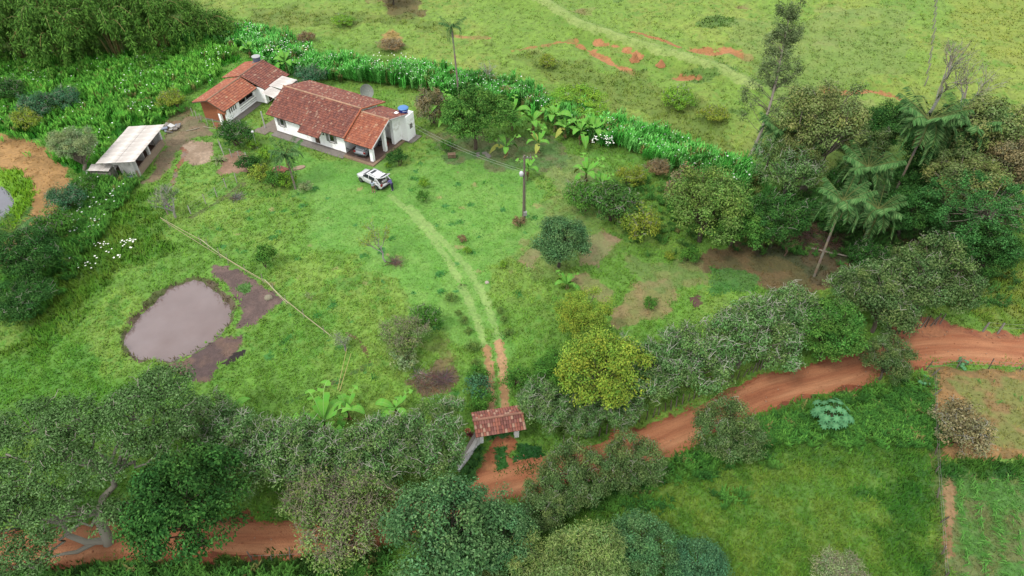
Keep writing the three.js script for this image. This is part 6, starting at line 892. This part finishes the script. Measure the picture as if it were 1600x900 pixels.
{ // globe lamp, rocks, crates, mounds, brushwood
  const th = (n, l, c, x, z, r = 0) => thing(n, l, c, x, H(x, z), z, r);
  let o = th('garden_lamp', 'white globe lamp on a thin post beside the dark garden shrub', 'lamp', -33.1,-78.06); part('post', new THREE.CylinderGeometry(0.03, 0.04, 2.5, 8).translate(0, 1.1, 0), plain(190, 190, 186, 0.6), o); part('globe', new THREE.SphereGeometry(0.17, 16, 12).translate(0, 2.45, 0), plain(246, 246, 244, 0.35), o);
  const rock = (s, seed) => { const g = new THREE.IcosahedronGeometry(1, 3), p = g.attributes.position; for (let i = 0; i < p.count; i++) { const x = p.getX(i), y = p.getY(i), z = p.getZ(i), k = 0.8 + 0.4 * fbm(x * 1.3 + seed, z * 1.3 + y, seed, 3); p.setXYZ(i, x * k * s, y * k * s * 0.75, z * k * s); } g.computeVertexNormals(); return boxUV(g); };
  o = th('boulder', 'round grey boulder on the mud beside the pond', 'rock', -24.38,-49.97); part('stone', rock(0.42, 3), grained(176, 166, 140, 1, 2), o);
  o = th('pale_stone', 'square white stone on the lawn beside the drive', 'rock', -2.56,-52.34); part('stone', rock(0.22, 7), grained(222, 206, 190, 1, 2), o);
  o = th('grey_stone_patch', 'flat grey stone heap under the single banana plant', 'rock', -3.7,-76.52); { const R = RNG(5); for (let k = 0; k < 9; k++) { const m = part('stone', rock(0.2 + 0.14 * R(), k), grained(170, 164, 150, 1, 2), o); m.position.set((R() - 0.5) * 1.6, 0.02, (R() - 0.5) * 0.9); m.scale.y = 0.5; } }
  o = th('wooden_crate', 'small open wooden crate bench on the lawn near the round shrub', 'crate', -7.68,-75.92, 0.1); for (const x of [-0.42, 0.42]) for (const z of [-0.25, 0.25]) part('leg', slab(x - 0.035, x + 0.035, -0.05, 0.55, z - 0.035, z + 0.035), wood, o); for (const y of [0.14, 0.3, 0.47]) for (const z of [-0.31, 0.29]) part('slat', slab(-0.5, 0.5, y, y + 0.09, z, z + 0.02), grained(156, 124, 98, 1, 2), o); for (const k of [0, 1, 2, 3]) part('top_slat', slab(-0.5, 0.5, 0.56, 0.585, -0.28 + k * 0.145, -0.16 + k * 0.145), grained(170, 140, 112, 1, 2), o);
  for (const [x, z, h, l] of [[18.67,-100.91, 1.5, 'taller orange termite mound on the red scar of the hillside'], [22.33,-98.74, 1.1, 'shorter orange termite mound on the hillside']]) { o = th('termite_mound', l, 'termite mound', x, z); const g = new THREE.LatheGeometry([...Array(14)].map((_, i) => { const f = i / 13; return new THREE.Vector2(Math.max(0.001, (0.5 + 0.25 * h) * Math.pow(1 - f, 0.55) * (0.55 + 0.45 * (1 - f))), h * f - 0.1); }), 18), p = g.attributes.position; for (let i = 0; i < p.count; i++) { const k = 1 + 0.35 * (fbm(p.getX(i) * 3 + 5, p.getY(i) * 3 + p.getZ(i) * 3, 3, 3) - 0.5) * 2; p.setX(i, p.getX(i) * k); p.setZ(i, p.getZ(i) * k); } g.computeVertexNormals(); part('mound', boxUV(g), grained(214, 146, 96, 1, 2), o); }
  const brush = (x, z, w, h, n, c, seed, name, label) => { o = th(name, label, 'brushwood', x, z); const R = RNG(seed), b = new MB(); for (let k = 0; k < n; k++) { const t = R() * 6.28, r = Math.sqrt(R()) * w, y = h * (1 - r / w) * R(), a = R() * 6.28, L = 0.4 + 0.9 * R(); b.tube(branchPath(R, [Math.cos(t) * r, y, Math.sin(t) * r], [Math.cos(t) * r + Math.cos(a) * L, y + 0.35 * R(), Math.sin(t) * r + Math.sin(a) * L], 0.2, 2), 0.018, 0.008, alb(...c).map(q => q * (0.6 + 0.7 * R())), 3); } part('twigs', b.geo(), barkMat, o).userData.kind = 'stuff'; };
  brush(-6.1,-39.44, 0.6, 0.7, 240, [136, 110, 104], 1, 'brushwood_heap', 'dark purplish brushwood heap on the lawn near the drive'); brush(-7.5,-39.14, 1.1, 0.6, 260, [150, 126, 100], 2, 'brushwood_heap', 'brown brushwood heap against the dark purplish one'); brush(33.45,-59.22, 2.4, 1.2, 600, [150, 116, 96], 3, 'brushwood_heap', 'dead branches piled beneath the leaning palm'); brush(-12.33,-55.25, 0.5, 0.25, 120, [140, 116, 96], 4, 'brushwood_heap', 'little ring of dry twigs at the foot of the slender leaning tree'); brush(-32.55,-67.01, 0.5, 0.4, 140, [150, 140, 130], 5, 'brushwood_heap', 'small grey twig pile on the lawn below the garden'); brush(-8.33,-40.02, 0.4, 0.3, 40, [200, 190, 180], 6, 'brushwood_heap', 'few pale sticks beside the dark brushwood heap');
  for (const [x, z, x2, z2, r, l] of [[32.08,-57.79, 36.09,-56.18, 0.13, 'fallen pale log lying across the forest litter'], [-41.89,-83.59, -40.0,-83.08, 0.06, 'pale pole lying by the brick end house'], [-43.83,-82.41, -42.3,-83.25, 0.07, 'pale branch lying on the barn yard']]) { o = th('fallen_log', l, 'log', x, z); const b = new MB(); b.tube([[0, r, 0], [(x2 - x) / 2, r + H((x + x2) / 2, (z + z2) / 2) - H(x, z), (z2 - z) / 2 + 0.1], [x2 - x, r + H(x2, z2) - H(x, z), z2 - z]], r, r * 0.7, alb(184, 174, 152), 7, true); part('log', b.geo(), barkMat, o); }
  o = th('white_stake', 'short white stake in the shrub row beside the drive', 'stake', -3.69,-39.0); part('stake', slab(-0.06, 0.06, -0.2, 0.9, -0.06, 0.06), whitePaint, o);
  o = th('orange_pot', 'small orange clay pot on the grass near the gateway wall', 'pot', -3.67,-33.84); part('pot', new THREE.LatheGeometry([[0.001, 0.02], [0.14, 0], [0.22, 0.34], [0.25, 0.36], [0.2, 0.36], [0.13, 0.05], [0.001, 0.05]].map(q => new THREE.Vector2(...q)), 16), plain(206, 140, 96, 0.9, { side: THREE.DoubleSide }), o);
}
{ // young maize, plant by plant
  const mk = seed => { const m = new MB(), R = RNG(seed), cs = C([96, 156, 64], [114, 168, 78], [80, 138, 54]); m.tube([[0, -0.05, 0], [0, 0.45, 0]], 0.02, 0.012, cs[0], 4); for (let k = 0; k < 8; k++) { const t = (k % 2) * Math.PI + (R() - 0.5) * 1.6 + seed, y = 0.1 + 0.06 * k, L = 0.5 + 0.25 * R(), c = cs[Math.floor(R() * 3)]; let p = null; for (let s = 0; s <= 4; s++) { const f = s / 4, r = L * f, yy = y + L * (0.75 * f - 0.85 * f * f), w = 0.04 * (1 - f * f), a = m.v(Math.cos(t) * r - Math.sin(t) * w, yy, Math.sin(t) * r + Math.cos(t) * w, c), b = m.v(Math.cos(t) * r + Math.sin(t) * w, yy, Math.sin(t) * r - Math.cos(t) * w, c); if (p) m.i.push(p[0], a, b, p[0], b, p[1]); p = [a, b]; } } return m.geo(); };
  const gs = [mk(1), mk(2), mk(3)], R = RNG(88), p0 = [34.89,-29.27], p1 = [31.96,-21.53], q0 = [45.26,-29.5];
  let n = 0; const rows = 9; for (let r = 0; r < rows; r++) for (let k = 0; k < 30; k++) { const f = k / 29, e = r / (rows - 1), x = lerp(p0[0], q0[0], e) + (p1[0] - p0[0]) * f * 1.1 + (R() - 0.5) * 0.3, z = lerp(p0[1], q0[1], e) + (p1[1] - p0[1]) * f * 1.1 + (R() - 0.5) * 0.35; if (R() < 0.22 || n >= 230) continue; n++; const o = part(numbered('maize_plant'), gs[n % 3], leafMat, scene); tag(o, 'young green maize plant in the tilled rows behind the field fence', 'maize plant', 'young maize planted in rows'); o.position.set(x, H(x, z), z); o.rotation.y = R() * 6.28; o.scale.setScalar(0.45 + 0.5 * R()); }
  const P2 = poly([41.19,-39.73, 45.77,-39.73, 41.77,-32.34, 39.68,-32.34]); for (let k = 0; k < 26; k++) { const x = lerp(P2[0][0], P2[1][0] + 3, R()), z = lerp(P2[0][1], P2[2][1], R()), o = part(numbered('maize_seedling'), gs[k % 3], leafMat, scene); tag(o, 'scattered small maize seedling on the dry orange plot', 'seedling', 'seedlings on the dry plot'); o.position.set(x, H(x, z), z); o.scale.setScalar(0.35 + 0.4 * R()); o.rotation.y = R() * 6; }
}
// ---------------------------------------------------------------- ground cover that nobody could count
function scatter(name, geo, mat, list, label, category) { // list of [x, y, z, turn, scale, tall, r, g, b]
  const m = new THREE.InstancedMesh(geo, mat, list.length), M = new THREE.Matrix4(), q = new THREE.Quaternion(), E = new THREE.Euler(), c = new THREE.Color(); m.name = numbered(name);
  list.forEach((a, i) => { E.set((hash(i, 1, 7) - 0.5) * 0.3, a[3], (hash(i, 2, 7) - 0.5) * 0.3); q.setFromEuler(E); M.compose(new THREE.Vector3(a[0], a[1], a[2]), q, new THREE.Vector3(a[4], a[5], a[4])); m.setMatrixAt(i, M); m.setColorAt(i, c.setRGB(a[6], a[7], a[8])); });
  m.castShadow = m.receiveShadow = true; tag(m, label, category, null, 'stuff'); scene.add(m); return m;
}
const grassMat = new THREE.MeshPhysicalMaterial({ color: 0xffffff, roughness: 0.9, side: THREE.DoubleSide, specularIntensity: 0.3 });
{
  const R = RNG(1234), pos = [], cl = [];
  const blocks = []; for (const n of ['farmhouse', 'brick_end_house', 'open_barn', 'roofed_gateway']) { const o = scene.getObjectByName(n); o.updateMatrixWorld(true); blocks.push({ inv: o.matrixWorld.clone().invert(), b: { farmhouse: [-2.9, 17.6, -8.1, 1.1], brick_end_house: [-0.6, 11.4, -3.9, 1.2], open_barn: [-5.2, 0.1, -7.6, 1.2], roofed_gateway: [-0.3, 3.4, -0.2, 0.2] }[n] }); }
  const v = new THREE.Vector3(), inside = (x, z) => blocks.some(k => { v.set(x, 0, z).applyMatrix4(k.inv); return v.x > k.b[0] && v.x < k.b[1] && v.z > k.b[2] && v.z < k.b[3]; });
  const N = 150000; for (let k = 0; k < N; k++) {
    const u = R(), z = -16 - 134 * Math.pow(u, 1.3), half = 22 - z * 0.62, x = (R() * 2 - 1) * half; if (x < X0 || x > X1) continue;
    const i = pix(x, z); if (R() * 255 > dens[i]) continue; if (inside(x, z)) continue;
    const y = H(x, z); if (y < PONDY + 0.1 && z > -90) { const d = Math.min(sdPoly(pondPoly, x, z), sdPoly(pond2Poly, x, z)); if (d < 0.15) continue; }
    const t = tall[i] / 100, s = (0.8 + t * 0.8) * (1 + u * 0.5);
    for (let q = 0; q < 5; q++) { // five arching blades to a tuft
      const g = 0.8 + 0.55 * R(), yl = 1 + (R() - 0.5) * 0.25, a = R() * 6.283, bx = x + (R() - 0.5) * 0.55 * s, bz = z + (R() - 0.5) * 0.55 * s, w = (0.03 + 0.035 * R()) * s, h = t * (0.35 + 0.55 * R()), l = (0.1 + 0.2 * R()) * s, dx = Math.cos(a), dz = Math.sin(a);
      pos.push(bx - dz * w, y - 0.03, bz + dx * w, bx + dz * w, y - 0.03, bz - dx * w, bx + dx * l, y + h, bz + dz * l);
      const r = s2l(cm[i * 3] / 255) / K * g * yl, gg = s2l(cm[i * 3 + 1] / 255) / K * g, b = s2l(cm[i * 3 + 2] / 255) / K * g; cl.push(r, gg, b, r, gg, b, r, gg, b);
    }
  }
  const g = new THREE.BufferGeometry(); g.setAttribute('position', new THREE.Float32BufferAttribute(pos, 3)); g.setAttribute('color', new THREE.Float32BufferAttribute(cl, 3)); g.computeVertexNormals();
  tag(part('grass', g, leafMat, scene), 'green grass blades covering the yard, pasture and meadow', 'grass', null, 'stuff');
}
{ // loose stones and clods on the road
  const R = RNG(314), l = [], g = new THREE.IcosahedronGeometry(0.09, 1), p = g.attributes.position; for (let i = 0; i < p.count; i++) p.setXYZ(i, p.getX(i) * (0.8 + 0.4 * hash(i, 1, 1)), p.getY(i) * 0.6, p.getZ(i) * (0.8 + 0.4 * hash(i, 2, 1)));
  for (let k = 0; k < 900; k++) { const i = Math.floor(R() * (roadLine.length - 1)), a = roadLine[i], s = (R() < 0.7 ? (R() < 0.5 ? -1 : 1) * (1.2 + R() * 1.1) : (R() - 0.5) * 2), b = roadLine[i + 1], L = Math.hypot(b[0] - a[0], b[1] - a[1]), f = R(), x = lerp(a[0], b[0], f) - (b[1] - a[1]) / L * s, z = lerp(a[1], b[1], f) + (b[0] - a[0]) / L * s, c = alb(...(R() < 0.4 ? [190, 150, 122] : [186, 116, 80])); l.push([x, H(x, z) + 0.07, z, R() * 6, 0.25 + R() * 0.6, 0.3 + 0.5 * R(), ...c]); }
  scatter('road_gravel', g, new THREE.MeshStandardMaterial({ color: 0xffffff, roughness: 1 }), l, 'loose stones and red clods strewn along the earth road', 'gravel');
}
{ // white ginger lilies: hedge across the slope and the thicket round the bamboo
  const stalk = seed => { const m = new MB(), R = RNG(seed); for (let s = 0; s < 5; s++) { const bx = (R() - 0.5) * 0.7, bz = (R() - 0.5) * 0.7, lx = (R() - 0.5) * 0.5, lz = (R() - 0.5) * 0.5, h = 0.75 + 0.3 * R(); for (let k = 0; k < 9; k++) { const f = 0.2 + 0.8 * k / 9, t = (k % 2) * 3.14 + s * 1.1 + R() * 0.7, a = [Math.cos(t) * 0.8, 0.45 + 0.2 * R(), Math.sin(t) * 0.8], l = Math.hypot(...a), ax = a.map(q => q / l), d = ax[1], nn = [-d * ax[0], 1 - d * ax[1], -d * ax[2]], nl = Math.hypot(...nn); m.leaf(bx + lx * f, h * f, bz + lz * f, ...ax, ...nn.map(q => q / nl), 0.36 + 0.14 * R(), 0.1, [1, 1, 1], 0.1); } } const g = m.geo(); g.deleteAttribute('color'); return g; };
  const star = (() => { const m = new MB(); for (let k = 0; k < 5; k++) { const t = k * 1.257; m.leaf(0, 0, 0, Math.cos(t) * 0.9, 0.43, Math.sin(t) * 0.9, -Math.cos(t) * 0.43, 0.9, -Math.sin(t) * 0.43, 0.085, 0.06, [1, 1, 1], 0); } const g = m.geo(); g.deleteAttribute('color'); return g; })();
  const R = RNG(99), deadC = alb(150, 150, 84), hedge = [], lush = [], weeds = [], fl = [], cA = [[96, 196, 74], [124, 214, 96], [78, 172, 60], [140, 220, 112]].map(c => alb(...c)), cB = [[116, 200, 66], [140, 214, 80], [90, 172, 56]].map(c => alb(...c));
  const line = smooth(poly([-53.72,-110.78, -48.55,-112.8, -42.66,-110.78, -36.4,-104.55, -30.5,-100.52, -23.33,-98.8, -15.37,-97.12, -7.55,-94.67, -0.93,-92.3, 4.5,-88.17, 9.54,-83.25, 15.16,-79.64, 20.43,-75.92, 24.6,-72.42, 27.83,-69.38]), 160);
  for (let k = 0; k < 3600; k++) { const t = R() * (line.length - 1), i = Math.floor(t), a = line[i], b = line[Math.min(line.length - 1, i + 1)], f = t - i, e = i / line.length, w = lerp(2.8, 2.3, e) * (0.75 + 0.5 * fbm(t / 9, 3, 8, 2)), x = lerp(a[0], b[0], f) + (R() - 0.5) * 2 * w, z = lerp(a[1], b[1], f) + (R() - 0.5) * 2 * w, dead = R() < 0.05 + 0.25 * sstep(0.6, 0.8, fbm(x / 3, z / 3, 44, 2)), c = dead ? deadC : cA[Math.floor(R() * 4)], g = (0.8 + 0.5 * R()) * (0.6 + 0.9 * fbm(x / 4, z / 4, 45, 2)), s = 0.85 + 0.7 * R(), hh = 0.5 + 2.3 * fbm(x / 2.4, z / 2.4, 4, 2) + 0.4 * R(); hedge.push([x, H(x, z), z, R() * 6.28, s, hh, c[0] * g, c[1] * g, c[2] * g]); if (R() < lerp(0.6, 0.12, e) * (noise(x / 3, z / 3, 12) > 0.35 ? 1.3 : 0.3)) fl.push([x, H(x, z) + hh * 0.98, z, R() * 6.28, 1.0 + R() * 0.9, 1.1, 0.62, 0.64, 0.58]); }
  const area = (P, n, L, cs, h0, h1, pf) => { let a = 1e9, b = -1e9, c = 1e9, d = -1e9; for (const p of P) { a = Math.min(a, p[0]); b = Math.max(b, p[0]); c = Math.min(c, p[1]); d = Math.max(d, p[1]); } for (let k = 0; k < n; k++) { const x = lerp(a, b, R()), z = lerp(c, d, R()); if (sdPoly(P, x, z) > (R() - 0.5) * 5 + (fbm(x / 3, z / 3, 51, 2) - 0.5) * 6) continue; if (z > -80 && sdLine(roadLine, x, z) < 2.5) continue; const q = R() < 0.025 ? deadC : cs[Math.floor(R() * cs.length)], pt = fbm(x / 4, z / 4, 21, 2), g = (0.75 + 0.4 * R()) * (0.8 + 0.4 * pt), s = (L === weeds ? 0.6 : 0.85) + 0.4 * R(), hh = lerp(h0, h1, sstep(0.25, 0.75, pt) * 0.75 + R() * 0.35); L.push([x, H(x, z), z, R() * 6.28, s, hh, q[0] * g, q[1] * g, q[2] * g]); if (R() < pf * (noise(x / 4, z / 4, 13) > 0.55 ? 2.2 : 0.25)) fl.push([x, H(x, z) + hh * 0.95, z, R() * 6.28, 1.0 + R() * 0.9, 1.1, 0.62, 0.64, 0.58]); } };
  area(poly([-87.22,-105.01, -74.82,-104.55, -62.11,-103.18, -55.63,-107.36, -49.03,-109.3, -44.09,-107.36, -44.76,-100.52, -47.34,-92.3, -48.84,-86.37, -51.67,-85.66, -54.1,-84.1, -53.19,-76.07, -54.49,-73.56, -61.07,-79.64, -66.31,-82.41, -75.05,-84.1]), 5600, lush, cB, 0.7, 1.5, 0.1);
  area(poly([-51.27,-71.71, -45.32,-69.65, -45.13,-64.49, -45.52,-58.66, -47.31,-56.5, -48.05,-52.44, -49.67,-46.92, -52.15,-46.92, -50.74,-56.5, -51.05,-64.49]), 2600, weeds, [[92, 162, 56], [114, 178, 66], [74, 138, 52]].map(c => alb(...c)), 0.5, 1.2, 0.06);
  area(poly([-44.67,-112.29, -40.0,-114.88, -36.05,-107.36, -38.84,-106.18]), 260, lush, cA, 1.2, 1.8, 0.3);
  area(poly([20.83,-36.2, 31.06,-38.64, 37.12,-39.58, 34.59,-33.58, 26.31,-32.95, 20.36,-32.34]), 1500, weeds, [[84, 146, 54], [104, 164, 62], [68, 126, 48]].map(c => alb(...c)), 0.3, 0.8, 0.0);
  area(poly([2.97,-28.27, 13.0,-32.03, 21.03,-34.87, 20.88,-32.34, 12.05,-29.39, 4.84,-26.65]), 1300, weeds, [[78, 138, 52], [96, 154, 58], [62, 118, 46]].map(c => alb(...c)), 0.3, 0.7, 0.0);
  area(poly([10.85,-69.65, 15.87,-72.42, 27.12,-69.65, 38.29,-68.32, 30.86,-56.5, 22.29,-58.11, 17.51,-58.66, 12.88,-60.92]), 900, weeds, [[92, 154, 60], [116, 164, 72], [76, 134, 54]].map(c => alb(...c)), 0.3, 0.9, 0.0);
  area(poly([34.03,-64.49, 54.87,-71.53, 60.36,-64.17, 47.29,-49.6, 37.61,-47.8, 33.57,-52.44]), 1400, weeds, [[74, 128, 54], [92, 146, 62]].map(c => alb(...c)), 0.3, 1.0, 0.0);
  area(poly([-38.69,-23.25, -18.37,-23.06, -9.22,-23.34, -8.65,-19.12, -36.34,-19.12]), 900, weeds, [[76, 134, 52], [94, 150, 58]].map(c => alb(...c)), 0.25, 0.7, 0.0);
  for (const [px, r, n] of [[[-43.09,-55.45], 1.2, 11], [[-42.27,-57.57], 1.0, 10], [[-44.91,-54.23], 1.0, 6], [[-17.66,-100.09], 2.4, 60], [[-34.67,-103.63], 2.4, 60], [[-44.44,-57.79], 0.5, 10], [[-41.58,-58.44], 0.5, 10], [[-14.45,-97.53], 1.8, 60], [[11.53,-76.83], 0.9, 40]]) for (let k = 0; k < n; k++) { const t = R() * 6.28, q = Math.sqrt(R()) * r, x = px[0] + Math.cos(t) * q * 1.6, z = px[1] + Math.sin(t) * q; fl.push([x, H(x, z) + (hillD(x, z) > -14 ? 1.6 + 0.9 * R() : 0.45 + 0.3 * R()), z, R() * 6.28, 0.9 + R() * 1.0, 1.1, 0.62, 0.62, 0.54]); }
  const s1 = stalk(1); scatter('lily_hedge_foliage', s1, grassMat, hedge, 'long bright green lily hedge along the foot of the hill', 'hedge'); scatter('lily_thicket_foliage', stalk(2), grassMat, lush, 'lush green lily thicket between the bamboo and the barn', 'foliage'); scatter('undergrowth', stalk(3), grassMat, weeds, 'leafy green undergrowth below trees and on the slope', 'undergrowth');
  scatter('white_blossom', star, new THREE.MeshStandardMaterial({ color: 0xffffff, roughness: 0.8, side: THREE.DoubleSide }), fl, 'small white blossoms scattered over the lilies', 'blossom');
}
renderer.render(scene, camera);
